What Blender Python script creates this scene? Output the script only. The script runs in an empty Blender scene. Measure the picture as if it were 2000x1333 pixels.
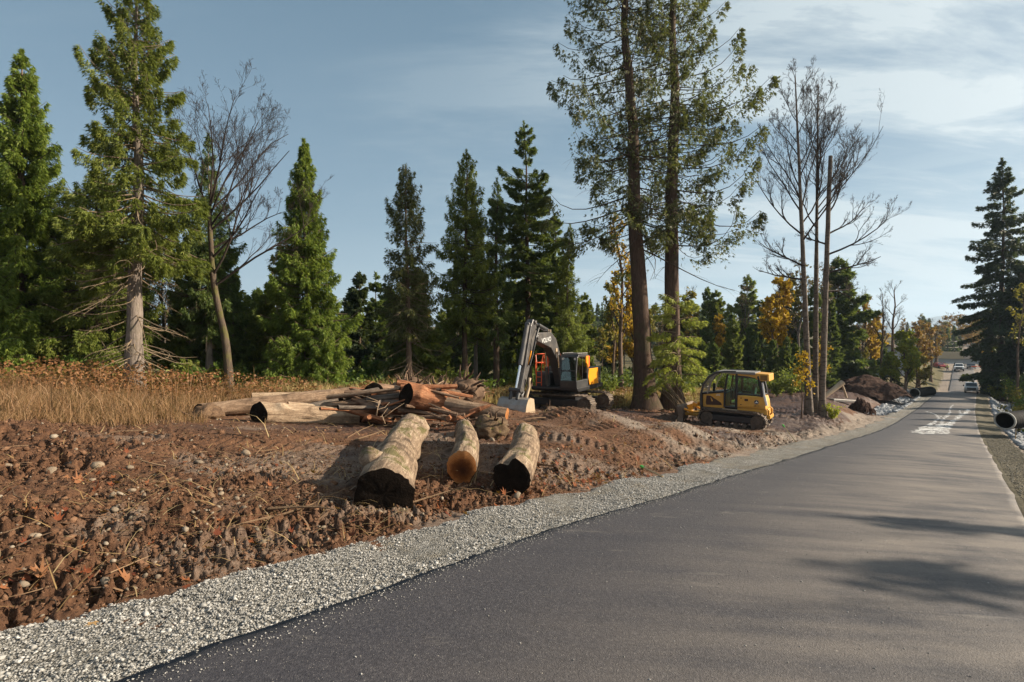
import bpy, math, random
import numpy as np
from mathutils import Vector, Matrix, Quaternion
R_ = math.radians
C = bpy.context.scene.collection
sc = bpy.context.scene
FPX, CX, CY, CAMZ = 1000.0, 1000.0, 666.5, 1.7      # the photograph is 2000 x 1333

# ------------------------------------------------------------------ helpers
def tag(o, label=None, cat=None, group=None, kind=None):
    if label: o['label'] = label
    if cat: o['category'] = cat
    if group: o['group'] = group
    if kind: o['kind'] = kind
    return o

def empty(name, loc, rz=0.0, label=None, cat=None, group=None):
    o = bpy.data.objects.new(name, None); C.objects.link(o)
    o.location = loc; o.rotation_euler = (0, 0, rz); o.empty_display_size = .3
    return tag(o, label, cat, group)

def mesh_data(name, V, F, mat, smooth=False):
    """F: list of integer arrays, each (n,3) or (n,4)."""
    me = bpy.data.meshes.new(name)
    V = np.asarray(V, np.float32)
    F = [np.asarray(f, np.int32) for f in F if len(f)]
    me.vertices.add(len(V)); me.vertices.foreach_set('co', V.ravel())
    nl = sum(f.size for f in F); npoly = sum(len(f) for f in F)
    me.loops.add(nl); me.loops.foreach_set('vertex_index', np.concatenate([f.ravel() for f in F]))
    me.polygons.add(npoly)
    tot = np.concatenate([np.full(len(f), f.shape[1], np.int32) for f in F])
    st = np.concatenate([[0], np.cumsum(tot)[:-1]]).astype(np.int32)
    me.polygons.foreach_set('loop_start', st); me.polygons.foreach_set('loop_total', tot)
    if smooth: me.polygons.foreach_set('use_smooth', np.ones(npoly, bool))
    me.update(calc_edges=True); me.validate()
    for m in (mat if isinstance(mat, (list, tuple)) else [mat]): me.materials.append(m)
    return me

def obj(name, me, parent=None):
    o = bpy.data.objects.new(name, me); C.objects.link(o)
    if parent is not None: o.parent = parent
    return o

def nobj(name, V, F, mat, parent=None, smooth=False):
    return obj(name, mesh_data(name, V, F, mat, smooth), parent)

class MB:
    """collects primitives into one mesh"""
    def __init__(s): s.v, s.f, s.n = [], [], 0
    def add(s, V, F):
        V = np.asarray(V, float).reshape(-1, 3)
        for f in F: s.f.append([int(i) + s.n for i in f])
        s.v.append(V); s.n += len(V)
    def box(s, c, d, rot=None):
        c = np.array(c, float); d = np.array(d, float) / 2
        V = np.array([[x, y, z] for x in (-1, 1) for y in (-1, 1) for z in (-1, 1)], float) * d
        if rot is not None: V = V @ np.array(rot.to_3x3() if hasattr(rot, 'to_3x3') else rot).T
        s.add(V + c, [(0, 1, 3, 2), (4, 6, 7, 5), (0, 4, 5, 1), (2, 3, 7, 6), (0, 2, 6, 4), (1, 5, 7, 3)])
    def prism(s, poly, y0, y1, axis='y'):
        n = len(poly); V = []
        for yy in (y0, y1):
            for a, b in poly:
                V.append((a, yy, b) if axis == 'y' else ((yy, a, b) if axis == 'x' else (a, b, yy)))
        area = sum(poly[i][0]*poly[(i+1) % n][1] - poly[(i+1) % n][0]*poly[i][1] for i in range(n))
        fl = (area > 0) == (y1 > y0)
        if axis != 'y': fl = not fl
        F = [tuple(range(n)), tuple(range(2*n-1, n-1, -1))]
        for i in range(n):
            j = (i+1) % n; F.append((i, n+i, n+j, j))
        if not fl: F = [tuple(reversed(f)) for f in F]
        s.add(V, F)
    def tube(s, pts, rad, n=10, cap=True):
        pts = np.array(pts, float); m = len(pts)
        rad = np.broadcast_to(np.array(rad, float), (m,))
        T = np.gradient(pts, axis=0); T /= np.linalg.norm(T, axis=1)[:, None] + 1e-9
        ref = np.array([0, 0, 1.]) if abs(T[0][2]) < .9 else np.array([1., 0, 0])
        V = []
        A = np.cross(T[0], ref); A /= np.linalg.norm(A)
        for i in range(m):
            A = A - T[i]*A.dot(T[i]); A /= np.linalg.norm(A) + 1e-9
            B = np.cross(T[i], A)
            for k in range(n):
                a = 2*math.pi*k/n
                V.append(pts[i] + rad[i]*(math.cos(a)*A + math.sin(a)*B))
        F = []
        for i in range(m-1):
            for k in range(n):
                k2 = (k+1) % n
                F.append((i*n+k, i*n+k2, (i+1)*n+k2, (i+1)*n+k))
        if cap: F += [tuple(range(n-1, -1, -1)), tuple(range((m-1)*n, m*n))]
        s.add(V, F)
    def cyl(s, p0, p1, r, n=12): s.tube([p0, p1], r, n)
    def build(s, name, mat, parent=None, bevel=0.0, smooth=False):
        me = bpy.data.meshes.new(name)
        me.from_pydata([tuple(p) for p in np.concatenate(s.v)], [], s.f)
        me.update()
        if smooth:
            me.polygons.foreach_set('use_smooth', np.ones(len(me.polygons), bool))
        me.materials.append(mat)
        o = obj(name, me, parent)
        if bevel:
            b = o.modifiers.new('bevel', 'BEVEL'); b.width = bevel; b.segments = 2; b.limit_method = 'ANGLE'; b.angle_limit = R_(40)
        return o

# ------------------------------------------------------------------ noise
def _h(i, j, k, seed):
    n = (i*374761393 + j*668265263 + k*2147483647 + seed*1274126177) & 0xffffffff
    n = ((n ^ (n >> 13)) * 1274126177) & 0xffffffff
    n = ((n ^ (n >> 16)) * 2246822519) & 0xffffffff
    return ((n ^ (n >> 15)) & 0xffffff) / float(0xffffff)
def vnoise(x, y, z=None, seed=0):
    x = np.asarray(x, float); y = np.asarray(y, float)
    z = np.zeros_like(x) if z is None else np.asarray(z, float)
    i = np.floor(x).astype(np.int64); j = np.floor(y).astype(np.int64); k = np.floor(z).astype(np.int64)
    fx, fy, fz = x-i, y-j, z-k
    fx, fy, fz = fx*fx*(3-2*fx), fy*fy*(3-2*fy), fz*fz*(3-2*fz)
    def L(a, b, t): return a + (b-a)*t
    r = []
    for dk in (0, 1):
        a = L(_h(i, j, k+dk, seed), _h(i+1, j, k+dk, seed), fx)
        b = L(_h(i, j+1, k+dk, seed), _h(i+1, j+1, k+dk, seed), fx)
        r.append(L(a, b, fy))
    return L(r[0], r[1], fz)*2-1
def fbm(x, y, z=None, oct=4, seed=0, gain=.5):
    a, s, t = 1.0, 0, 0; x = np.asarray(x, float); y = np.asarray(y, float)
    for o in range(oct):
        f = 2.0**o
        s = s + a*vnoise(x*f+o*17.3, y*f-o*9.1, None if z is None else np.asarray(z)*f, seed+o); t += a; a *= gain
    return s/t
def sstep(a, b, x):
    t = np.clip((np.asarray(x, float)-a)/(b-a), 0, 1); return t*t*(3-2*t)

# ------------------------------------------------------------------ the lie of the land
US, NS = np.array([.661, .750]), np.array([.750, -.661])    # along the road, and to its right
HW = 2.13                                                   # half width of the asphalt
def smooth_profile(kx, kz, w):
    x = np.arange(-120, 900, .5); z = np.interp(x, kx, kz)
    k = np.exp(-.5*(np.arange(-60, 61)*.5/w)**2); k /= k.sum()
    zz = np.convolve(np.pad(z, 60, 'edge'), k, 'valid')
    return x, zz
_rx, _rz = smooth_profile([-120, -30, 0, 30, 36, 47, 65.5, 85, 96, 104, 112, 128, 150, 179, 200, 260, 600, 900],
                          [11.34, 2.835, 0, -2.83, -3.38, -4.1, -5.0, -5.45, -5.62, -6.3, -7.3, -8.0, -7.4, -6.1, -5.6, -5.2, -5, -5], 2.2)
_sx, _sz = smooth_profile([-120, -60, -30, 0, 26, 36, 50, 70, 110, 200, 600, 900],
                          [4.5, 3.4, 2.2, .05, -2.33, -2.8, -3.4, -3.9, -4.4, -5, -5, -5], 3)
def zroad(s): return np.interp(s, _rx, _rz)
def zsite(s): return np.interp(s, _sx, _sz)
def pcen(s): return np.interp(s, [-200, -2, 1.2, 3.0, 4.6, 9, 50, 65.5, 96.7, 129, 180, 400], [-1.10, -1.12, -1.18, -1.32, -1.42, -1.36, -1.36, -1.25, -.7, 0, 0, 0])
MOUNDS = []                                                 # (X, Y, height, radius)
def sp(X, Y): return X*US[0]+Y*US[1], X*NS[0]+Y*NS[1]
def xy(s, p): return s*US[0]+p*NS[0], s*US[1]+p*NS[1]
def terrain(X, Y, mounds=True):
    X = np.asarray(X, float); Y = np.asarray(Y, float)
    s, p = sp(X, Y); q = p - pcen(s)
    zr = zroad(s)-.09; zl = zsite(s)
    zl = np.where(s > 85, np.minimum(zl, zr+2.0+np.clip((-q-6)*.15, 0, 3)), zl)
    left = sstep(-HW-1.15, -HW-3.6-4.5*sstep(40, 58, s), q)
    z = zr + (zl-zr)*left
    # a drainage ditch and then a bank on the right
    d = q-HW
    ditch = -.75*sstep(1.1, 2.4, d)*(1-sstep(3.0, 4.4, d))
    bank = 1.1*sstep(3.2, 6.5, d)
    z = z + np.where(d > 0, (ditch+bank)*sstep(6, 14, s) + 1.0*sstep(3, 9, d)*(1-sstep(6, 14, s)), 0)
    dd = -q-HW
    z = z + .30*np.exp(-((s-14.5)/6.0)**2)*sstep(1.5, 3.6, dd)*(1-sstep(6, 10, dd)) - .30*np.exp(-((s-27)/5)**2)*sstep(2.0, 3.4, dd)*(1-sstep(7, 10, dd))
    # left ditch lined with stone
    e = -q-HW
    z = z - .55*sstep(1.0, 2.0, e)*(1-sstep(3.0, 4.6, e))*sstep(50, 56, s)*(1-sstep(82, 90, s))
    # far rise of the land
    rr = np.hypot(X, Y)
    z = z + sstep(150, 420, rr)*(18*sstep(-.5, .15, (np.arctan2(X, Y)-.55)*-1)*sstep(100, 400, Y))
    if mounds:
        for mx, my, mh, mr in MOUNDS:
            z = z + mh*np.exp(-((X-mx)**2+(Y-my)**2)/(mr*mr))
    return z
def hit(px, py, tmax=300.0):
    """the point of the bare ground seen at pixel (px, py)"""
    t = np.geomspace(1.5, tmax, 6000)
    X = (px-CX)/FPX*t; Z = CAMZ-(py-CY)/FPX*t
    below = np.nonzero(Z < terrain(X, t))[0]
    i = below[0] if len(below) else len(t)-1
    return float(X[i]), float(t[i]), float(terrain(X[i], t[i]))
def at(px, Y):
    X = (px-CX)/FPX*Y; return X, Y, float(terrain(X, Y))
def pt(px, py, Y): return np.array([(px-CX)/FPX*Y, Y, CAMZ-(py-CY)/FPX*Y])

# ------------------------------------------------------------------ materials
class NT:
    def __init__(s, m): s.t = m.node_tree; s.n = s.t.nodes; s.l = s.t.links
    def new(s, k, **kw):
        n = s.n.new(k)
        for a, b in kw.items():
            if a == 'inp':
                for kk, vv in b.items():
                    if isinstance(vv, bpy.types.NodeSocket): s.l.new(vv, n.inputs[kk])
                    else: n.inputs[kk].default_value = vv
            else: setattr(n, a, b)
        return n
    def ramp(s, fac, stops, interp='LINEAR'):
        r = s.new('ShaderNodeValToRGB'); r.color_ramp.interpolation = interp
        e = r.color_ramp.elements
        while len(e) < len(stops): e.new(.5)
        for q, (p, c) in zip(e, stops): q.position = p; q.color = (*c, 1) if len(c) == 3 else c
        s.l.new(fac, r.inputs[0]); return r.outputs[0]
    def noise(s, scale, vec=None, detail=6, rough=.6, dist=0.0):
        n = s.new('ShaderNodeTexNoise', inp={'Scale': scale, 'Detail': detail, 'Roughness': rough, 'Distortion': dist})
        if vec is not None: s.l.new(vec, n.inputs['Vector'])
        return n.outputs['Fac']
    def mix(s, fac, a, b, mode='MIX'):
        m = s.new('ShaderNodeMix', data_type='RGBA', blend_type=mode)
        for k, v in ((0, fac), (6, a), (7, b)):
            if isinstance(v, bpy.types.NodeSocket): s.l.new(v, m.inputs[k])
            else: m.inputs[k].default_value = (*v, 1) if isinstance(v, tuple) and len(v) == 3 else v
        return m.outputs[2]
    def math(s, op, a, b=0.0, clamp=False):
        m = s.new('ShaderNodeMath', operation=op, use_clamp=clamp)
        for k, v in ((0, a), (1, b)):
            if isinstance(v, bpy.types.NodeSocket): s.l.new(v, m.inputs[k])
            else: m.inputs[k].default_value = v
        return m.outputs[0]
    def bump(s, h, strength=.5, dist=.02):
        return s.new('ShaderNodeBump', inp={'Height': h, 'Strength': strength, 'Distance': dist}).outputs[0]
    def coord(s, which='Object', scale=None):
        c = s.new('ShaderNodeTexCoord').outputs[which]
        if scale is None: return c
        m = s.new('ShaderNodeMapping', inp={'Scale': scale}); s.l.new(c, m.inputs['Vector']); return m.outputs[0]

def newmat(name):
    m = bpy.data.materials.new(name); m.use_nodes = True
    t = NT(m); return m, t, t.n['Principled BSDF']
def setp(t, b, col=None, rough=None, normal=None, metal=None, spec=None):
    for k, v in (('Base Color', col), ('Roughness', rough), ('Normal', normal), ('Metallic', metal), ('Specular IOR Level', spec)):
        if v is None: continue
        if isinstance(v, bpy.types.NodeSocket): t.l.new(v, b.inputs[k])
        else: b.inputs[k].default_value = (*v, 1) if isinstance(v, tuple) else v

def paint(name, c, rough=.45, metal=0.0, dirt=(.16, .11, .075), amount=.45, scale=3.0):
    """painted or bare metal with mud and wear"""
    m, t, b = newmat(name)
    o = t.coord('Object')
    n = t.noise(scale, o, 8, .65); n2 = t.noise(scale*9, o, 4, .6)
    f = t.math('MULTIPLY', t.ramp(n, [(.42, (0, 0, 0)), (.72, (1, 1, 1))]), amount)
    f2 = t.math('ADD', f, t.math('MULTIPLY', t.ramp(n2, [(.55, (0, 0, 0)), (.8, (1, 1, 1))]), amount*.5), True)
    setp(t, b, t.mix(f2, c, dirt), t.math('ADD', t.math('MULTIPLY', f2, .4), rough, True), t.bump(n2, .15, .01), metal)
    return m

def foliage(name, cols, trans=.3, gloss=.25):
    """leaf material: every leaf or spray its own tint"""
    m, t, b = newmat(name)
    g = t.new('ShaderNodeNewGeometry')
    o = t.coord('Object')
    n = t.noise(.9, o, 3, .6)
    f = t.math('ADD', t.math('MULTIPLY', g.outputs['Random Per Island'], .65), t.math('MULTIPLY', n, .45), True)
    k = len(cols)
    col = t.ramp(f, [(.12+.86*i/(k-1), c) for i, c in enumerate(cols)])
    setp(t, b, col, .55, spec=gloss)
    tr = t.new('ShaderNodeBsdfTranslucent'); t.l.new(t.mix(.35, col, (.26, .32, .035)), tr.inputs['Color'])
    mx = t.new('ShaderNodeMixShader', inp={0: trans}); t.l.new(b.outputs[0], mx.inputs[1]); t.l.new(tr.outputs[0], mx.inputs[2])
    t.l.new(mx.outputs[0], t.n['Material Output'].inputs['Surface'])
    return m

def bark(name, c1, c2, moss=None, scale=(9, 9, 1.4), horizontal=None, mossamt=.6):
    m, t, b = newmat(name)
    v = t.coord('Object', scale); o = t.coord('Object')
    n = t.noise(1.6, v, 8, .7, .6); n2 = t.noise(1.3, o, 4, .6)
    col = t.ramp(n, [(.3, c1), (.68, c2)])
    if horizontal:
        w = t.noise(1.0, t.coord('Object', (3, 3, 16)), 3, .6)
        col = t.mix(t.ramp(w, [(.56, (0, 0, 0)), (.64, (1, 1, 1))]), col, horizontal)
    if moss: col = t.mix(t.math('MULTIPLY', t.ramp(n2, [(.5, (0, 0, 0)), (.62, (1, 1, 1))]), mossamt), col, moss)
    setp(t, b, col, .9, t.bump(n, .8, .04), spec=.2)
    return m
EXPOSURE = 1.15
CLOUD_A = (2.0, 2.5, 2.8); CLOUD_B = (4.6, 4.9, 4.9)
VEIL = .86; VEILC = (.50, .95, 1.34); VEIL1 = (1.05, 1.65, 2.1); VEIL0 = (1.9, 2.6, 3.05)
SHADE = [(22, 5.3, 9.0, 'o1', 1.1, .4), (23.5, 7.4, 8.8, 'o1', .9, 1.0), (20, 2.2, 11.2, 'c1', .8, 2.2), (21, 3.4, 8.0, 'o1', 1.0, 2.0), (17, .8, 9, 'c5', 1.0, 3.0),
         (52, 34, 12, 'c5', 1.1, 0), (58, 39, 13, 'c2', 1.0, 1), (63, 45, 13, 'c5', 1.0, 2), (66, 51, 13, 'c2', 1.2, 3), (78, 60, 15, 'c3', 1.1, 4), (88, 68, 15, 'c1', 1.0, 5)]
HAZE = 0.00016
BACK_FILL = (2.7, 3.0, 3.3)  # added sky brightness behind the camera, fill for camera-facing sides
# ------------------------------------------------------------------ camera, light, sky
cam = bpy.data.cameras.new('camera'); camo = bpy.data.objects.new('camera', cam); C.objects.link(camo)
camo.location = (0, 0, CAMZ); camo.rotation_euler = (R_(90), 0, 0)
cam.sensor_width = 36; cam.lens = 18.0; cam.clip_start = .05; cam.clip_end = 20000
sc.camera = camo
AZ, EL = 88.0, 25.0
sd = Vector((math.sin(R_(AZ))*math.cos(R_(EL)), math.cos(R_(AZ))*math.cos(R_(EL)), math.sin(R_(EL))))
sl = bpy.data.lights.new('sun', 'SUN'); sl.energy = 5.0; sl.angle = R_(.53); sl.color = (1.0, .87, .69)
so = bpy.data.objects.new('sun', sl); C.objects.link(so); so.rotation_euler = (-sd).to_track_quat('-Z', 'Y').to_euler()
sc.view_settings.view_transform = 'Standard'; sc.view_settings.look = 'None'; sc.view_settings.gamma = 1
sc.view_settings.exposure = EXPOSURE
sc.cycles.max_bounces = 6; sc.cycles.transparent_max_bounces = 12; sc.cycles.diffuse_bounces = 3; sc.cycles.glossy_bounces = 3
sc.cycles.use_denoising = True

w = bpy.data.worlds.new('World'); sc.world = w; w.use_nodes = True
wt = NT(w); bg = wt.n['Background']; bg.inputs['Strength'].default_value = .094
sky = wt.new('ShaderNodeTexSky', sky_type='NISHITA', sun_disc=False, sun_elevation=R_(EL), sun_rotation=R_(AZ),
             altitude=100, air_density=1.0, dust_density=.8, ozone_density=1.3)
dirv = wt.new('ShaderNodeTexCoord').outputs['Generated']
sepd = wt.new('ShaderNodeSeparateXYZ', inp={0: dirv})
zz = wt.math('MAXIMUM', sepd.outputs[2], 0.0)
inv = wt.math('DIVIDE', 1.0, wt.math('ADD', zz, .16))
cx = wt.math('MULTIPLY', sepd.outputs[0], inv); cy = wt.math('MULTIPLY', sepd.outputs[1], inv)
cxy = wt.new('ShaderNodeCombineXYZ', inp={0: cx, 1: cy, 2: 0.0}).outputs[0]
mp = wt.new('ShaderNodeMapping', inp={'Vector': cxy, 'Rotation': (0, 0, R_(-24)), 'Scale': (.55, 1.9, 1)}).outputs[0]
c1 = wt.noise(1.25, mp, 9, .62, .55)
c2 = wt.noise(.55, cxy, 5, .55, .3)
c3 = wt.noise(5.0, mp, 6, .6, .8)
# sunward (right-hand) part of the sky carries more thin cloud
dot = wt.new('ShaderNodeVectorMath', operation='DOT_PRODUCT', inp={0: dirv, 1: (sd.x, sd.y, 0)}).outputs['Value']
sunw = wt.math('MULTIPLY', wt.math('ADD', dot, .34, ), .58, True)
cov = wt.math('ADD', wt.math('ADD', wt.math('MULTIPLY', wt.math('ADD', wt.math('MULTIPLY', wt.math('SUBTRACT', c1, .5), 2.6), .5), .75), wt.math('MULTIPLY', c2, .35)), wt.math('ADD', wt.math('MULTIPLY', c3, .22), wt.math('MULTIPLY', sunw, .50)))
mask = wt.ramp(cov, [(.66, (0, 0, 0)), (.80, (.20, .20, .20)), (.95, (.62, .62, .62)), (1.0, (.85, .85, .85))])
# a long flat bank of cloud low over the horizon
lowv = wt.new('ShaderNodeCombineXYZ', inp={0: wt.math('ARCTAN2', sepd.outputs[0], sepd.outputs[1]), 1: wt.math('MULTIPLY', sepd.outputs[2], 14.0), 2: 3.7}).outputs[0]
low = wt.noise(2.1, lowv, 6, .55, .25)
lowm = wt.math('MULTIPLY', wt.ramp(low, [(.46, (0, 0, 0)), (.60, (1, 1, 1))]),
               wt.math('MULTIPLY', wt.ramp(sepd.outputs[2], [(.0, (0, 0, 0)), (.035, (1, 1, 1)), (.15, (.7, .7, .7)), (.30, (0, 0, 0))]), wt.math('MULTIPLY', sunw, 1.5, True)))
cloudc = wt.mix(sunw, CLOUD_A, CLOUD_B)
veil = wt.mix(VEIL, sky.outputs[0], wt.ramp(sepd.outputs[2], [(0.0, VEIL0), (.22, VEIL1), (.62, VEILC)]))
mask = wt.math('MULTIPLY', mask, wt.ramp(sunw, [(0.0, (.14, .14, .14)), (.17, (.34, .34, .34)), (.42, (1, 1, 1))]))
full = wt.mix(wt.math('MAXIMUM', mask, lowm), veil, cloudc)
# an unseen bright sheet is added behind the camera to fill camera-facing sides; a soft glow surrounds the sun
bk = wt.math('MULTIPLY', wt.math('SUBTRACT', -.02, sepd.outputs[1]), 1.8, True)
full = wt.mix(wt.math('MULTIPLY', bk, wt.math('ADD', .55, wt.math('MULTIPLY', c2, .6)), True), full, BACK_FILL)
d3 = wt.new('ShaderNodeVectorMath', operation='DOT_PRODUCT', inp={0: dirv, 1: tuple(sd)}).outputs['Value']
glow = wt.math('POWER', wt.math('MAXIMUM', d3, 0.0), 7.0)
full = wt.mix(1.0, full, wt.mix(glow, (0.0, 0.0, 0.0), (4.0, 3.6, 3.0)), 'ADD')
wt.l.new(full, bg.inputs['Color'])

# ------------------------------------------------------------------ ground sheet
def spot(px, py): x, y, _ = hit(px, py); return x, y
for px, py, h, r in ((40, 842, .10, .8), (-60, 850, .12, 1.0), (120, 856, .06, .7), (290, 890, .14, .5), (230, 905, .10, .5), (560, 862, .14, .7),
                     (455, 862, .12, .6), (700, 812, .1, .8), (1105, 826, .38, 1.2), (1180, 826, .30, 1.3), (1230, 818, .2, 1.4), (960, 838, .30, 1.1),
                     (1150, 872, .16, .9), (1260, 860, .16, 1.0), (1370, 856, .14, 1.2), (1060, 848, .2, .9), (890, 800, .5, 2.4), (820, 796, .5, 2.2),
                     (1330, 835, .1, 1.0), (70, 1010, .07, .4), (420, 1010, .08, .4), (250, 1000, .06, .4)):
    x, y = spot(px, py); MOUNDS.append((x, y, h, r))
for px, Y, h, r in ((1600, 40, .25, 3), (1560, 35, .2, 1.5), (1640, 34, .2, 1.2), (1545, 41, .3, 1.6), (1600, 47, .3, 2)):
    MOUNDS.append(((px-CX)/FPX*Y, Y, h, r))

def _unused(X, Y, sc_, seed): return fbm(X/sc_, Y/sc_, oct=3, seed=seed)
def rough_amp(X, Y, s, q):
    """how coarsely the earth is churned"""
    d = -q-HW
    a = .062*(1-.72*sstep(1.6, 3.4, d)*(1-sstep(17, 26, np.abs(s)+0*X)))       # torn edge strip; smoothed pad inside
    pad = np.exp(-((X+1.0)**2/18+(Y-10.5)**2/9))
    a = a*(1-.55*pad)
    a = np.where(X < -3.4, np.maximum(a, .060*np.exp(-((Y-6.5)/4)**2)+.024), a)
    near = np.exp(-((d-2.3)/1.5)**2)
    a = a*(.30+.35*near+(1.0-.25*near)*sstep(-.22, .22, fbm(X*.42+3, Y*.42, oct=3, seed=205)))*1.12
    return a
def ground_detail(X, Y, dist):
    s, p = sp(X, Y); q = p-pcen(s)
    d = -q-HW
    off = sstep(1.12, 1.55, d)
    a = rough_amp(X, Y, s, q)*off
    n = fbm(X*1.3, Y*1.3, oct=3, seed=3)*.75
    cl = np.abs(fbm(X*4.2, Y*4.2, oct=3, seed=8)); cl = (.35-cl)*1.25
    cl2 = fbm(X*10, Y*10, oct=3, seed=12)
    cl3 = fbm(X*25, Y*25, oct=2, seed=22)*np.clip(1.8-dist/9, 0, 1)
    cl4 = np.abs(fbm(X*7.5+4, Y*7.5, oct=3, seed=15)); pit = -sstep(.22, .02, cl4)
    z = a*(1.0*n+1.35*cl+1.15*cl2+.95*cl3+1.1*pit)
    # crawler track prints pressed across the pad
    for (ax, ay, bx, by_) in ((-9.5, 9.6, 1.5, 8.2), (-9.0, 12.4, 3.0, 10.6), (-1.0, 13.5, 9.0, 19.0)):
        L = math.hypot(bx-ax, by_-ay); ux, uy = (bx-ax)/L, (by_-ay)/L
        al = (X-ax)*ux+(Y-ay)*uy; ac = -(X-ax)*uy+(Y-ay)*ux+.25*np.sin(al*.5)
        for c_ in (-.9, .9):
            m_ = np.exp(-((ac-c_)/.27)**6)*sstep(0, 1.2, al)*(1-sstep(L-1.2, L, al))*sstep(-.35, .05, fbm(al*.5, ac*.3, oct=2, seed=210))*off
            z = z*(1-.75*m_)+m_*(-.035+.026*np.sign(np.sin(al*2*np.pi/.21))*np.clip(1.5-dist/22, 0, 1))
    # wheel and blade ruts running obliquely off the bank
    ru = np.sin((X*.86-Y*.5)*3.3+2.2*fbm(X*.6, Y*.6, oct=2, seed=31)*2)
    z = z + .05*ru*off*sstep(7, 11, s)*(1-sstep(30, 38, s))*(1-sstep(3.5, 6.5, d))
    far = np.clip((dist-20)/25, 0, 1)
    z = z + far*off*.10*fbm(X*.35, Y*.35, oct=3, seed=40)
    r = sstep(1.3, 2.5, q-HW)
    z = z + r*.09*fbm(X*1.6, Y*1.6, oct=4, seed=44)
    return z
def ground_z(X, Y):
    X = np.asarray(X, float); Y = np.asarray(Y, float)
    return terrain(X, Y) + ground_detail(X, Y, np.hypot(X, Y))

angs = np.concatenate([np.linspace(-180, -54, 50)[:-1], np.linspace(-54, 54, 860)[:-1], np.linspace(54, 180, 50)[:-1]])
rads = np.concatenate([[.25, .6, 1.0, 1.5, 2.0], np.geomspace(2.4, 70, 640), np.geomspace(70, 9000, 70)[1:]])
AA, RR = np.meshgrid(R_(1)*angs, rads)
GX, GY = np.sin(AA)*RR, np.cos(AA)*RR
GZ = terrain(GX, GY) + ground_detail(GX, GY, RR)
na, nr = len(angs), len(rads)
V = np.stack([GX, GY, GZ], -1).reshape(-1, 3)
V = np.concatenate([V, [[0, 0, float(terrain(0, 0))]]])
ii, jj = np.meshgrid(np.arange(nr-1), np.arange(na), indexing='ij'); j2 = (jj+1) % na
Q = np.stack([ii*na+jj, ii*na+j2, (ii+1)*na+j2, (ii+1)*na+jj], -1).reshape(-1, 4)[:, ::-1]
T = np.stack([np.full(na, nr*na), (np.arange(na)+1) % na, np.arange(na)], -1)[:, ::-1]
# what the ground is made of: R grey silt, G grass and moss, B dark damp mud, and the darkened far lot
s_, p_ = sp(GX, GY); q_ = p_-pcen(s_); d_ = -q_-HW
nz = fbm(GX*.8, GY*.8, oct=4, seed=60); nz2 = fbm(GX*.22, GY*.22, oct=3, seed=66)
grey = .65*sstep(.10, .36, nz+.6*np.exp(-((GX+1.2)**2/9+(GY-9.5)**2/5))-.18)*.75
grey = np.maximum(grey, sstep(9, 14, s_)*(1-sstep(30, 40, s_))*(1-sstep(2.8, 7.5, d_))*sstep(-.35, .25, nz))
grey = np.maximum(grey, sstep(14, 18, s_)*(1-sstep(1.2, 2.6, d_+.8*nz)))
grey = np.where(q_ > HW, .75*sstep(-.3, .2, nz), grey)
treeline = GY-(16.5+np.interp(GX, [-40, -16, -12, -7, -3, 2, 8, 13, 17, 60], [-7, -1.5, -2.5, 5, 11, 13.5, 15.5, 12, 35, 60]))
grass = sstep(-1.5, 1.5, treeline+2.5*nz)
grass = np.maximum(grass, np.where(q_ > HW+4, 1, 0))
grass = np.where((d_ < 1.6) & (q_ < HW+2), 0, grass)
grass = np.maximum(grass, sstep(130, 200, RR)*np.where((d_ > 3) | (q_ > HW+3), 1, 0))
wet = np.maximum(sstep(.12, .34, nz2+.25*sstep(18, 30, s_)), .95*sstep(27, 34, s_)*sstep(2.2, 4.5, d_+nz))*sstep(1.5, 2.5, d_)*(1-grass)  # random patches, plus a darker tone over the far lot
grey = np.where((q_ > HW) | ((s_ > 92) & (d_ < 4)) | ((s_ > 29) & (d_ < 2.4+nz)), 1.0, grey*(1-.95*sstep(31, 38, s_)))
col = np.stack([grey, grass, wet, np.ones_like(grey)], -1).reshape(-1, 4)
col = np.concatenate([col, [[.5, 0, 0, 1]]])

mg, t, b = newmat('churned_earth')
o = t.coord('Object')
att = t.new('ShaderNodeAttribute', attribute_name='cover'); sepc = t.new('ShaderNodeSeparateColor', inp={0: att.outputs['Color']})
n1 = t.noise(1.1, o, 8, .7); n2 = t.noise(14, o, 8, .72); n3 = t.noise(70, o, 5, .65)
vor = t.new('ShaderNodeTexVoronoi', inp={'Scale': 26.0, 'Randomness': 1.0}); t.l.new(o, vor.inputs['Vector'])
earth = t.ramp(t.math('ADD', t.math('MULTIPLY', n2, .65), t.math('MULTIPLY', n1, .35)), [(.32, (.026, .0125, .0075)), (.46, (.094, .045, .0235)), (.60, (.172, .086, .045)), (.76, (.28, .155, .085))])
silt = t.ramp(n2, [(.3, (.145, .115, .090)), (.55, (.25, .205, .165)), (.75, (.36, .31, .26))])
grassc = t.ramp(n2, [(.3, (.035, .030, .012)), (.5, (.085, .070, .025)), (.7, (.17, .125, .05))])
cc = t.mix(t.math('MULTIPLY', sepc.outputs[0], t.ramp(n2, [(.25, (.55, .55, .55)), (.6, (1, 1, 1))])), earth, silt)
peb = t.ramp(vor.outputs['Distance'], [(.05, (1, 1, 1)), (.13, (0, 0, 0))])
cc = t.mix(t.math('MULTIPLY', peb, t.math('MULTIPLY', t.ramp(vor.outputs['Color'], [(.72, (0, 0, 0)), (.78, (1, 1, 1))]), .75)), cc, (.36, .29, .21))
cc = t.mix(sepc.outputs[1], cc, grassc)
wet_dark_f = t.math('MULTIPLY', sepc.outputs[2], t.ramp(n1, [(.3, (0, 0, 0)), (.5, (1, 1, 1))]))
cc = t.mix(t.math('MULTIPLY', wet_dark_f, .88), cc, t.mix(n2, (.032, .019, .017), (.085, .052, .043)))
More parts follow.
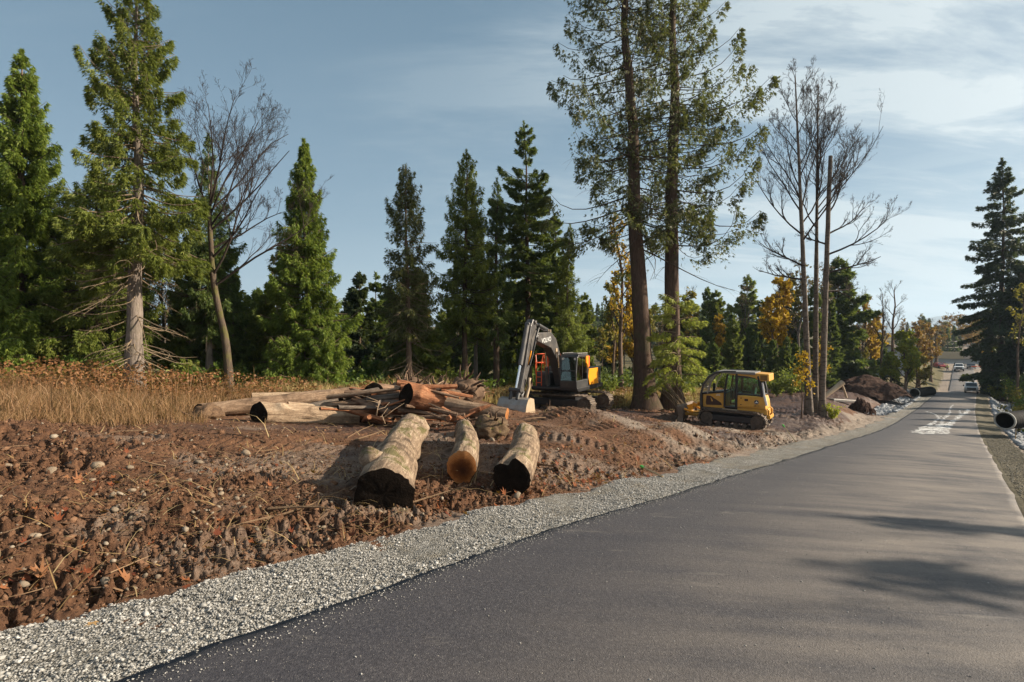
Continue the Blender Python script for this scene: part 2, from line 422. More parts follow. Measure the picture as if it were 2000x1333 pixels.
bh = t.math('ADD', t.math('MULTIPLY', n2, 1.0), t.math('MULTIPLY', n3, .35))
setp(t, b, cc, t.math('SUBTRACT', .93, t.math('MULTIPLY', wet_dark_f, .45)), t.bump(bh, .9, .05), spec=.25)
me = mesh_data('ground', V, [Q, T], mg, smooth=False)
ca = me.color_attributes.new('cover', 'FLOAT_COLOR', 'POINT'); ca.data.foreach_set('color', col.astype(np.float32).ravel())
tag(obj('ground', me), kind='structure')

# ------------------------------------------------------------------ the road and its gravel shoulders
def ribbon(s0, s1, ds_near, q0, q1, nq, zf, skirt=0.0, edge=0.0, seed=1):
    ss = [s0]
    while ss[-1] < s1: ss.append(ss[-1]+ds_near*(1+max(0, abs(ss[-1])-12)*.05))
    ss = np.array(ss); qq = np.linspace(q0, q1, nq)
    S, Qq = np.meshgrid(ss, qq, indexing='ij')
    e0 = edge*fbm(ss*1.7, ss*0+seed, oct=4, seed=seed); e1 = edge*fbm(ss*1.7, ss*0+seed+5, oct=4, seed=seed+3)
    tt = (Qq-q0)/(q1-q0)
    Qq = Qq + e0[:, None]*(1-tt) + e1[:, None]*tt
    P = Qq + pcen(S); X, Y = xy(S, P)
    Z = zf(S, Qq, X, Y)
    V = np.stack([X, Y, Z], -1)
    if skirt:
        a = V[:, :1].copy(); a[..., 2] -= skirt; bq = V[:, -1:].copy(); bq[..., 2] -= skirt
        V = np.concatenate([a, V, bq], 1); nq += 2
    n = len(ss); V = V.reshape(-1, 3)
    i, j = np.meshgrid(np.arange(n-1), np.arange(nq-1), indexing='ij')
    F = np.stack([i*nq+j, i*nq+j+1, (i+1)*nq+j+1, (i+1)*nq+j], -1).reshape(-1, 4)[:, ::-1]
    return V, F
mr, t, b = newmat('asphalt')
o = t.coord('Object')
rs = t.new('ShaderNodeMapping', inp={'Vector': o, 'Rotation': (0, 0, R_(-48.6)), 'Scale': (.10, 1.0, 1)}).outputs[0]   # along the road
fine = t.noise(230, o, 3, .6); mid = t.noise(38, o, 6, .7); big = t.noise(.45, o, 6, .65, .4); streak = t.noise(2.6, rs, 5, .6)
vv = t.new('ShaderNodeTexVoronoi', inp={'Scale': 95.0}); t.l.new(o, vv.inputs['Vector'])
vs = t.new('ShaderNodeTexVoronoi', inp={'Scale': 17.0}); t.l.new(o, vs.inputs['Vector'])
base = t.ramp(mid, [(.28, (.014, .0135, .018)), (.52, (.036, .034, .041)), (.75, (.084, .078, .082))])
seam = t.new('ShaderNodeSeparateXYZ', inp={0: t.new('ShaderNodeMapping', inp={'Vector': o, 'Rotation': (0, 0, R_(-48.6))}).outputs[0]})
lane = t.ramp(t.math('ADD', t.math('MULTIPLY', seam.outputs[1], .2), t.math('ADD', t.math('MULTIPLY', big, .30), .05)), [(.36, (1, 1, 1)), (.74, (.12, .12, .12))])   # paler across to the right, the left edge stays dark
along = t.ramp(t.math('MULTIPLY', seam.outputs[0], .04), [(.02, (.30, .30, .30)), (.32, (1, 1, 1))])  # paler with distance along the road
pale_f = t.math('MULTIPLY', t.math('MULTIPLY', lane, along), t.ramp(t.math('ADD', t.math('MULTIPLY', big, .5), t.math('MULTIPLY', streak, .5)), [(.40, (.12, .12, .12)), (.58, (1, 1, 1))]))
cr = t.mix(t.math('MULTIPLY', pale_f, .85), base, t.mix(mid, (.13, .108, .089), (.26, .22, .185)))
joint = t.math('MULTIPLY', t.ramp(t.math('MULTIPLY', seam.outputs[0], .01), [(.45, (0, 0, 0)), (.75, (1, 1, 1))]), t.ramp(t.math('ABSOLUTE', t.math('SUBTRACT', t.math('ADD', seam.outputs[1], t.math('MULTIPLY', t.math('SUBTRACT', big, .5), .12)), 1.25)), [(.012, (.55, .55, .55)), (.03, (0, 0, 0))]))
smear = t.math('MULTIPLY', t.ramp(t.noise(1.6, t.new('ShaderNodeMapping', inp={'Vector': o, 'Rotation': (0, 0, R_(-30)), 'Scale': (.45, 1.6, 1)}).outputs[0], 7, .7, .6), [(.60, (0, 0, 0)), (.70, (1, 1, 1))]), .30)
cr = t.mix(smear, cr, (.26, .23, .195))
cr = t.mix(joint, cr, (.022, .02, .02))
agg = t.math('MULTIPLY', t.ramp(vv.outputs['Distance'], [(.16, (1, 1, 1)), (.30, (0, 0, 0))]), t.ramp(vv.outputs['Color'], [(.70, (0, 0, 0)), (.78, (1, 1, 1))]))
cr = t.mix(t.math('MULTIPLY', agg, .8), cr, (.30, .27, .235))
chip = t.math('MULTIPLY', t.ramp(vs.outputs['Distance'], [(.05, (1, 1, 1)), (.09, (0, 0, 0))]), t.ramp(vs.outputs['Color'], [(.80, (0, 0, 0)), (.83, (1, 1, 1))]))
cr = t.mix(t.math('MULTIPLY', chip, .9), cr, (.42, .37, .31))
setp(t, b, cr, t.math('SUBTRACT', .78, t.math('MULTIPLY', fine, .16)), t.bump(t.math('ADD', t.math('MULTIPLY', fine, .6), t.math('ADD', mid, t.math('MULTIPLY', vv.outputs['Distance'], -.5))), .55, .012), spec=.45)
def zr_(S, Q, X, Y): return zroad(S)+.025*(1-(Q/HW)**2)+.012*fbm(X*.5, Y*.5, oct=2, seed=90)
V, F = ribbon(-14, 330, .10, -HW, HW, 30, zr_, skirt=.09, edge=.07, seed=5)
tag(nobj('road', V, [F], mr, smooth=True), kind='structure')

ms, t, b = newmat('crushed_gravel')
o = t.coord('Object')
v1 = t.new('ShaderNodeTexVoronoi', inp={'Scale': 62.0}); t.l.new(o, v1.inputs['Vector'])
v2 = t.new('ShaderNodeTexVoronoi', inp={'Scale': 105.0}); t.l.new(o, v2.inputs['Vector'])
nb = t.noise(1.3, o, 6, .65); nf = t.noise(60, o, 4, .6)
g1 = t.ramp(t.new('ShaderNodeSeparateColor', inp={0: v1.outputs['Color']}).outputs[0], [(.0, (.115, .11, .095)), (.35, (.21, .20, .18)), (.7, (.32, .305, .28)), (1, (.50, .485, .455))])
g2 = t.ramp(t.new('ShaderNodeSeparateColor', inp={0: v2.outputs['Color']}).outputs[1], [(.0, (.09, .082, .066)), (.6, (.20, .185, .155)), (1, (.38, .36, .32))])
cg = t.mix(t.ramp(nb, [(.42, (0, 0, 0)), (.6, (1, 1, 1))]), g1, g2)
cg = t.mix(t.ramp(v1.outputs['Distance'], [(.45, (0, 0, 0)), (.75, (.8, .8, .8))]), cg, (.07, .062, .052))
cg = t.mix(t.math('MULTIPLY', t.ramp(nb, [(.52, (0, 0, 0)), (.68, (1, 1, 1))]), .55), cg, (.27, .225, .165))
hb_ = t.math('SUBTRACT', t.math('MULTIPLY', nf, .3), t.math('ADD', v1.outputs['Distance'], t.math('MULTIPLY', v2.outputs['Distance'], .5)))
setp(t, b, cg, .88, t.bump(hb_, 1.0, .022), spec=.25)
def zs_(S, Q, X, Y):
    d = -Q-HW; dist = np.hypot(X, Y)
    e = sstep(.85, 1.35, d)
    return zroad(S)-.012-.046*sstep(0, .5, d)-.05*sstep(-.02, -.12, d)+.015*fbm(X*5, Y*5, oct=3, seed=70)+.018*fbm(X*24, Y*24, oct=2, seed=72)*np.clip(1.3-dist/14, .1, 1)+.05*fbm(X*.9, Y*.9, oct=2, seed=75)*sstep(.15, .6, d)-.10*sstep(1.05, 1.42, d+.25*fbm(X*1.5, Y*1.5, oct=3, seed=77))
V, F = ribbon(-9, 120, .045, -HW-1.42, -HW+.16, 46, zs_)
tag(nobj('gravel_shoulder', V, [F], ms, smooth=True), kind='structure')
def zs2(S, Q, X, Y):
    d = Q-HW
    return zroad(S)+.008-.06*sstep(.06, .6, d)-.05*sstep(-.02, -.12, d)+.02*fbm(X*5, Y*5, oct=3, seed=80)*sstep(0, .2, d)+.05*fbm(X*.9, Y*.9, oct=2, seed=85)*sstep(.15, .6, d)-.12*sstep(.95, 1.25, d)
V, F = ribbon(-9, 120, .08, HW-.16, HW+1.25, 24, zs2)
m2, t, b = newmat('dirty_gravel'); o = t.coord('Object'); n = t.noise(2.0, o, 8, .7); nf = t.noise(45, o, 6, .7); setp(t, b, t.ramp(t.math('ADD', t.math('MULTIPLY', n, .5), t.math('MULTIPLY', nf, .5)), [(.36, (.045, .038, .024)), (.5, (.105, .09, .06)), (.64, (.20, .18, .135))]), .95, t.bump(nf, 1.0, .03), spec=.15)
tag(nobj('gravel_shoulder', V, [F], m2, smooth=True), kind='structure')

# ------------------------------------------------------------------ loose stones, clods, litter (uncountable)
rng = np.random.default_rng(11)
OCT_V = np.array([[1, 0, 0], [-1, 0, 0], [0, 1, 0], [0, -1, 0], [0, 0, 1], [0, 0, -1]], float)
OCT_F = np.array([[0, 2, 4], [2, 1, 4], [1, 3, 4], [3, 0, 4], [2, 0, 5], [1, 2, 5], [3, 1, 5], [0, 3, 5]])
_ph = (1+5**.5)/2
ICO_V = np.array([[-1, _ph, 0], [1, _ph, 0], [-1, -_ph, 0], [1, -_ph, 0], [0, -1, _ph], [0, 1, _ph], [0, -1, -_ph], [0, 1, -_ph], [_ph, 0, -1], [_ph, 0, 1], [-_ph, 0, -1], [-_ph, 0, 1]])/1.9
ICO_F = np.array([[0, 11, 5], [0, 5, 1], [0, 1, 7], [0, 7, 10], [0, 10, 11], [1, 5, 9], [5, 11, 4], [11, 10, 2], [10, 7, 6], [7, 1, 8], [3, 9, 4], [3, 4, 2], [3, 2, 6], [3, 6, 8], [3, 8, 9], [4, 9, 5], [2, 4, 11], [6, 2, 10], [8, 6, 7], [9, 8, 1]])
def lumps(P, size, rng, base='oct', flat=.65, jit=.3):
    BV, BF = (OCT_V, OCT_F) if base == 'oct' else (ICO_V, ICO_F)
    n = len(P); k = len(BV)
    V = BV[None]*(1+jit*rng.uniform(-1, 1, (n, k, 1)))*rng.uniform(.65, 1.3, (n, 1, 3))
    V[..., 2] *= flat
    a = rng.uniform(0, 2*np.pi, n); c, s = np.cos(a), np.sin(a)
    x = V[..., 0]*c[:, None]-V[..., 1]*s[:, None]; y = V[..., 0]*s[:, None]+V[..., 1]*c[:, None]
    ti = rng.uniform(-.5, .5, n); z = V[..., 2]+x*ti[:, None]
    V = np.stack([x, y, z], -1)*np.asarray(size)[:, None, None]*.5 + P[:, None]
    F = BF[None]+np.arange(n)[:, None, None]*k
    return V.reshape(-1, 3), F.reshape(-1, 3)
def stone_mat(name, stops, bumpy=.4):
    m, t, b = newmat(name); g = t.new('ShaderNodeNewGeometry'); o = t.coord('Object'); n = t.noise(30, o, 5, .6)
    c = t.ramp(g.outputs['Random Per Island'], stops)
    setp(t, b, t.mix(.35, c, t.ramp(n, [(.3, stops[0][1]), (.7, stops[-1][1])])), .9, t.bump(n, bumpy, .02), spec=.25); return m
m_gravel = stone_mat('gravel_stone', [(0, (.095, .09, .078)), (.45, (.225, .215, .195)), (.8, (.35, .335, .31)), (1, (.56, .54, .51))])
def scatter_sq(n, s0, s1, q0, q1, pw=1.0):
    s = s0+(s1-s0)*rng.random(n)**pw; q = rng.uniform(q0, q1, n); X, Y = xy(s, q+pcen(s)); return s, q, X, Y
s, q, X, Y = scatter_sq(125000, -5.5, 12, -HW-1.30, -HW+.02, 1.15)
keep = (fbm(X*1.3, Y*1.3, oct=3, seed=101)+.45*rng.random(len(X)) > .06) | ((q > -HW-.22) & (rng.random(len(X)) < .8))
s, q, X, Y = s[keep], q[keep], X[keep], Y[keep]
Z = zs_(s, q, X, Y)
V, F = lumps(np.stack([X, Y, Z+.004], -1), rng.gamma(2.0, .0044, len(X))+.006, rng)
tag(nobj('loose_gravel', V, [F], m_gravel), 'grey crushed stone chips lying along the shoulder beside the asphalt', 'gravel', kind='stuff')
s, q, X, Y = scatter_sq(3600, -3, 16, 0, 1, 1.2)
q = -HW+.05+np.abs(rng.normal(0, .11, len(q))); X, Y = xy(s, q+pcen(s))
V, F = lumps(np.stack([X, Y, zr_(s, q, X, Y)+.003], -1), rng.uniform(.005, .016, len(X)), rng)
tag(nobj('spilled_gravel', V, [F], m_gravel), 'stone chips spilled over the left edge of the asphalt', 'gravel', kind='stuff')
s, q, X, Y = scatter_sq(22000, 3, 42, HW+.05, HW+1.3, 1.3)
V, F = lumps(np.stack([X, Y, zs2(s, q, X, Y)+.006], -1), rng.gamma(2.0, .008, len(X))+.008, rng)
tag(nobj('loose_gravel', V, [F], stone_mat('dirty_stone', [(0, (.06, .052, .036)), (.5, (.13, .115, .085)), (1, (.30, .275, .23))])), 'grey stone chips along the shoulder on the right of the asphalt', 'gravel', kind='stuff')
# stray chips kicked onto the asphalt
s, q, X, Y = scatter_sq(700, -3, 12, -HW, HW, 1.2)
V, F = lumps(np.stack([X, Y, zr_(s, q, X, Y)+.003], -1), rng.uniform(.006, .018, len(X)), rng)
tag(nobj('stray_chips', V, [F], m_gravel), 'pale stone chips strewn over the fresh asphalt', 'gravel', kind='stuff')

m_clod = stone_mat('earth_clod', [(0, (.028, .0135, .008)), (.4, (.088, .043, .0225)), (.75, (.158, .079, .042)), (1, (.25, .14, .08))], 1.2)
n = 60000
ang = rng.uniform(R_(-52), R_(34), n); r = 4.0*(24/4.0)**(rng.random(n)**.9)
X, Y = np.sin(ang)*r, np.cos(ang)*r; s, p = sp(X, Y); q = p-pcen(s); d = -q-HW
amp = rough_amp(X, Y, s, q)
keep = (d > 1.3) & (rng.random(n) < np.clip(amp/.07, .05, 1)*(.10+.90*sstep(-.2, .2, fbm(X*.9, Y*.9, oct=3, seed=120)))) & (treeline is not None)
X, Y, r = X[keep], Y[keep], r[keep]
sz = (rng.gamma(1.2, .011, len(X))+.009)*np.clip(.7+r/14, .8, 1.6)
V, F = lumps(np.stack([X, Y, ground_z(X, Y)+sz*.12], -1), sz, rng, 'ico', .8, .62)
tag(nobj('earth_clods', V, [F], m_clod), 'brown clods of torn earth over the cleared lot', 'clods', kind='stuff')
n = 95000
ang = rng.uniform(R_(-52), R_(30), n); r = 4.0*(14/4.0)**(rng.random(n)**1.1)
X, Y = np.sin(ang)*r, np.cos(ang)*r; s, p = sp(X, Y); q = p-pcen(s); d = -q-HW
keep = (d > 1.22) & (rng.random(n) < np.clip(.15+.85*sstep(-.25, .15, fbm(X*1.1, Y*1.1, oct=3, seed=125)), 0, 1))
X, Y = X[keep], Y[keep]; sz = rng.gamma(2.0, .0055, len(X))+.006
V, F = lumps(np.stack([X, Y, ground_z(X, Y)+sz*.2], -1), sz, rng, 'oct', .8, .5)
tag(nobj('earth_crumbs', V, [F], m_clod), 'fine brown crumbs of soil over the near dirt', 'soil', kind='stuff')
m_peb = stone_mat('pebble', [(0, (.11, .08, .055)), (.5, (.20, .155, .11)), (1, (.33, .275, .21))])
n = 2400
ang = rng.uniform(R_(-52), R_(30), n); r = 4.0*(20/4.0)**(rng.random(n))
X, Y = np.sin(ang)*r, np.cos(ang)*r; s, p = sp(X, Y); d = -(p-pcen(s))-HW
keep = (d > 1.3) & (fbm(X*.5, Y*.5, oct=3, seed=131)+.4*rng.random(n) > .05)
X, Y = X[keep], Y[keep]; sz = rng.gamma(2.2, .013, len(X))+.012
V, F = lumps(np.stack([X, Y, ground_z(X, Y)+sz*.2], -1), sz, rng, 'ico', .75, .25)
tag(nobj('pebbles', V, [F], m_peb, smooth=True), 'small tan pebbles scattered through the brown dirt', 'pebbles', kind='stuff')

def strips(P, D, L, Wd, rng, up=.2, seg=3, curl=.3):
    """thin bent straws lying about: P start, D heading (n,3)"""
    n = len(P); t = np.linspace(0, 1, seg+1)
    side = np.cross(D, [0, 0, 1.]); side /= np.linalg.norm(side, axis=1)[:, None]+1e-9
    bend = rng.uniform(-curl, curl, n)
    c = P[:, None]+D[:, None]*(L[:, None]*t)[..., None]+side[:, None]*((bend*L)[:, None]*t**2)[..., None]
    c[..., 2] += up*(L[:, None]*t*(1-t))*2
    wv = side[:, None]*(Wd[:, None]*(1-.6*t))[..., None]
    V = np.stack([c-wv, c+wv], 2).reshape(-1, 3)
    i = np.arange(n)[:, None]*2*(seg+1)+np.arange(seg)[None]*2
    F = np.stack([i, i+1, i+3, i+2], -1).reshape(-1, 4)
    return V, F
m_straw = foliage('dead_straw', [(.20, .115, .045), (.36, .24, .105), (.50, .38, .20)], .15)
n = 2600
ang = rng.uniform(R_(-52), R_(24), n); r = 4.2*(17/4.2)**(rng.random(n))
X, Y = np.sin(ang)*r, np.cos(ang)*r; s, p = sp(X, Y); d = -(p-pcen(s))-HW
keep = (d > 1.25) & (fbm(X*.7, Y*.7, oct=3, seed=141)+.5*rng.random(n) > .12)
X, Y = X[keep], Y[keep]; n = len(X); a = rng.uniform(0, 2*np.pi, n)
D = np.stack([np.cos(a), np.sin(a), rng.uniform(-.05, .4, n)], -1)
V, F = strips(np.stack([X, Y, ground_z(X, Y)+.015], -1), D, rng.gamma(2.2, .10, n)+.06, rng.uniform(.002, .006, n)*np.clip(r[keep]/7, 1, 2), rng)
tag(nobj('straw_debris', V, [F], m_straw), 'dry straw and thin twigs strewn over the churned dirt', 'debris', kind='stuff')

n = 1500
ang = rng.uniform(R_(-52), R_(26), n); r = 4.2*(19/4.2)**(rng.random(n))
X, Y = np.sin(ang)*r, np.cos(ang)*r; s, p = sp(X, Y); d = -(p-pcen(s))-HW
keep = (d > 1.3) & (fbm(X*.8, Y*.8, oct=3, seed=145)+.5*rng.random(n) > .15)
X, Y, r = X[keep], Y[keep], r[keep]; n = len(X); a = rng.uniform(0, 2*np.pi, n)
D = np.stack([np.cos(a), np.sin(a), rng.uniform(-.05, .35, n)], -1)
V, F = strips(np.stack([X, Y, ground_z(X, Y)+.012], -1), D, rng.gamma(2.0, .075, n)+.04, rng.uniform(.006, .022, n), rng, .1)
tag(nobj('bark_scraps', V, [F], foliage('bark_scrap', [(.055, .030, .018), (.13, .075, .042), (.26, .16, .09)], 0)), 'scraps of bark, roots and broken wood in the dirt', 'debris', kind='stuff')

# sticks and torn roots lying about
V_, F_, k_ = [], [], 0
m_ = MB(); rg_ = np.random.default_rng(208)
for i in range(230):
    ang = rg_.uniform(R_(-46), R_(28)); r = 4.3*(19/4.3)**rg_.random(); x, y = math.sin(ang)*r, math.cos(ang)*r; s1, p1 = sp(x, y)
    if -(p1-pcen(s1))-HW < 1.5: continue
    a = rg_.uniform(0, 6.28); L = rg_.gamma(2.2, .16)+.12; q = np.array([x, y, float(ground_z(x, y))+.02]); d0 = np.array([math.cos(a), math.sin(a), rg_.uniform(-.03, .22)]); b0 = rg_.normal(0, .18, 3); b0[2] *= .4; r0 = L*rg_.uniform(.010, .028)
    m_.tube([q, q+d0*L*.35+b0*L*.3, q+d0*L*.7+b0*L*.35, q+d0*L], [r0, r0*.9, r0*.7, r0*.3], 5)
m_stick = stone_mat('stick_wood', [(0, (.05, .028, .017)), (.5, (.13, .080, .046)), (1, (.29, .19, .11))], .5)
tag(m_.build('scattered_sticks', m_stick), 'broken sticks and torn roots scattered over the dirt', 'sticks', kind='stuff')

# fallen maple leaves, lobed and curled
def leaf_shape():
    pts = []
    for k in range(5):
        a = R_(90+(k-2)*52); L_ = (.62, .85, 1, .85, .62)[k]
        pts.append((a, L_)); 
        if k < 4: pts.append((R_(90+(k-1.5)*52), .40))
    pts = [(R_(-92+360-88), .32)]*0+pts
    P = [(0, 0, 0), (-.22, -.18, 0)]+[(L_*math.cos(a), L_*math.sin(a)+.1, 0) for a, L_ in reversed(pts)]+[(.22, -.18, 0)]
    n = len(P)-1
    return np.array(P, float), np.array([[0, 1+i, 1+(i+1) % n] for i in range(n)])
LV, LF = leaf_shape()
def leaves(P, size, rng, curl=.5, tilt=.5):
    n = len(P); V = np.repeat(LV[None], n, 0)
    rr = (V[..., 0]**2+V[..., 1]**2)
    V[..., 2] = rr*rng.uniform(-.25, 1, (n, 1))*curl+.12*rng.uniform(-1, 1, V.shape[:2])
    a = rng.uniform(0, 2*np.pi, n); tx = rng.uniform(-tilt, tilt, n); ty = rng.uniform(-tilt, tilt, n)
    x = V[..., 0]*np.cos(a)[:, None]-V[..., 1]*np.sin(a)[:, None]; y = V[..., 0]*np.sin(a)[:, None]+V[..., 1]*np.cos(a)[:, None]
    z = V[..., 2]+x*tx[:, None]+y*ty[:, None]
    V = np.stack([x, y, z], -1)*np.asarray(size)[:, None, None]*.5+P[:, None]
    return V.reshape(-1, 3), (LF[None]+np.arange(n)[:, None, None]*len(LV)).reshape(-1, 3)
m_leaf = foliage('fallen_leaf', [(.07, .020, .012), (.17, .046, .020), (.28, .095, .035), (.24, .14, .07)], .2)
PX = []
for px, py, sx, sy, k in ((150, 1140, 110, 12, 30), (215, 1122, 40, 8, 12), (420, 1080, 40, 8, 14), (500, 1068, 60, 10, 10), (660, 1022, 60, 12, 14), (860, 990, 30, 14, 16), (960, 960, 90, 12, 22),
                          (1130, 945, 60, 9, 90), (1190, 932, 40, 8, 70), (1090, 915, 120, 25, 70), (1320, 898, 60, 7, 40), (1220, 900, 90, 22, 50), (1345, 850, 120, 20, 60), (250, 940, 60, 12, 22), (190, 935, 30, 6, 9), (280, 985, 320, 60, 70),
                          (880, 825, 80, 12, 50), (1080, 870, 90, 22, 60), (20, 1020, 60, 10, 10), (560, 905, 150, 30, 30), (350, 905, 60, 12, 20)):
    PX += [(rng.normal(px, sx), rng.normal(py, sy)) for _ in range(k)]
PL = []
for px, py in PX:
    x, y, z = hit(px, py)
    ss_, pp_ = sp(x, y)
    if -(pp_-pcen(ss_))-HW > 1.05: PL.append((x, y))
PL = np.array(PL); n = len(PL)
V, F = leaves(np.stack([PL[:, 0], PL[:, 1], ground_z(PL[:, 0], PL[:, 1])+.035], -1), rng.uniform(.06, .145, n), rng, .9, .8)
tag(nobj('fallen_leaves', V, [F], m_leaf), 'orange red fallen maple leaves along the edge of the dirt', 'leaves', kind='stuff')
x, y, z = hit(182, 1244)
V, F = leaves(np.array([[x, y, z+.09]]), np.array([.11]), rng, .2, .1)
tag(nobj('fallen_leaf', V, [F], foliage('tan_leaf', [(.42, .25, .10), (.50, .30, .13)], .2)), 'single tan leaf lying alone on the grey gravel shoulder', 'leaf')
# ------------------------------------------------------------------ trees
def tubes(paths, radii, sides=5):
    """paths (B,M,3), radii (B,M) -> V, quads"""
    paths = np.asarray(paths, float); radii = np.asarray(radii, float)
    B, M, _ = paths.shape
    T = np.gradient(paths, axis=1); T /= np.linalg.norm(T, axis=2, keepdims=True)+1e-9
    ref = np.where(np.abs(T[:, :1, 2:3]) < .9, np.array([0, 0, 1.]), np.array([1., 0, 0]))
    A = np.cross(T, np.broadcast_to(ref, T.shape)); A /= np.linalg.norm(A, axis=2, keepdims=True)+1e-9
    Bn = np.cross(T, A)
    a = 2*np.pi*np.arange(sides)/sides
    V = paths[:, :, None]+radii[:, :, None, None]*(np.cos(a)[:, None]*A[:, :, None]+np.sin(a)[:, None]*Bn[:, :, None])
    idx = np.arange(B*M*sides).reshape(B, M, sides); nx = np.roll(idx, -1, 2)
    F = np.stack([idx[:, :-1], nx[:, :-1], nx[:, 1:], idx[:, 1:]], -1).reshape(-1, 4)
    return V.reshape(-1, 3), F
def merge(parts):
    Vs, Qs, Ts, n = [], [], [], 0
    for V, F in parts:
        if len(V) == 0: continue
        (Qs if F.shape[1] == 4 else Ts).append(F+n); Vs.append(V); n += len(V)
    return np.concatenate(Vs), [np.concatenate(x) for x in (Qs, Ts) if x]

def sprays(P, D, L, W, rng, fan=1, spread=.55, flat=0.0):
    """little leaf sprays: lozenges from P along D"""
    P, D, L, W = (np.asarray(x, float) for x in (P, D, L, W))
    n = len(P)
    r = rng.normal(size=(n, 3)); r[:, 2] += flat*3
    N = r-D*(r*D).sum(1, keepdims=True); N /= np.linalg.norm(N, axis=1, keepdims=True)+1e-9
    S = np.cross(D, N)
    out = []
    for k in range(fan):
        a = (k-(fan-1)/2)*spread+rng.normal(0, .12, n)
        d = D*np.cos(a)[:, None]+S*np.sin(a)[:, None]; sd_ = S*np.cos(a)[:, None]-D*np.sin(a)[:, None]
        l = L*rng.uniform(.7, 1.15, n)*(1 if k == (fan-1)//2 else .8); lw = W
        m = P+d*(l*.42)[:, None]+N*(l*.08)[:, None]
        e = P+d*l[:, None]-N*(l*.05)[:, None]
        out.append(np.stack([P, m+sd_*(lw*.5)[:, None], e, m-sd_*(lw*.5)[:, None]], 1))
    V = np.stack(out, 1).reshape(-1, 3)
    F = np.arange(len(V)).reshape(-1, 4)
    return V, F

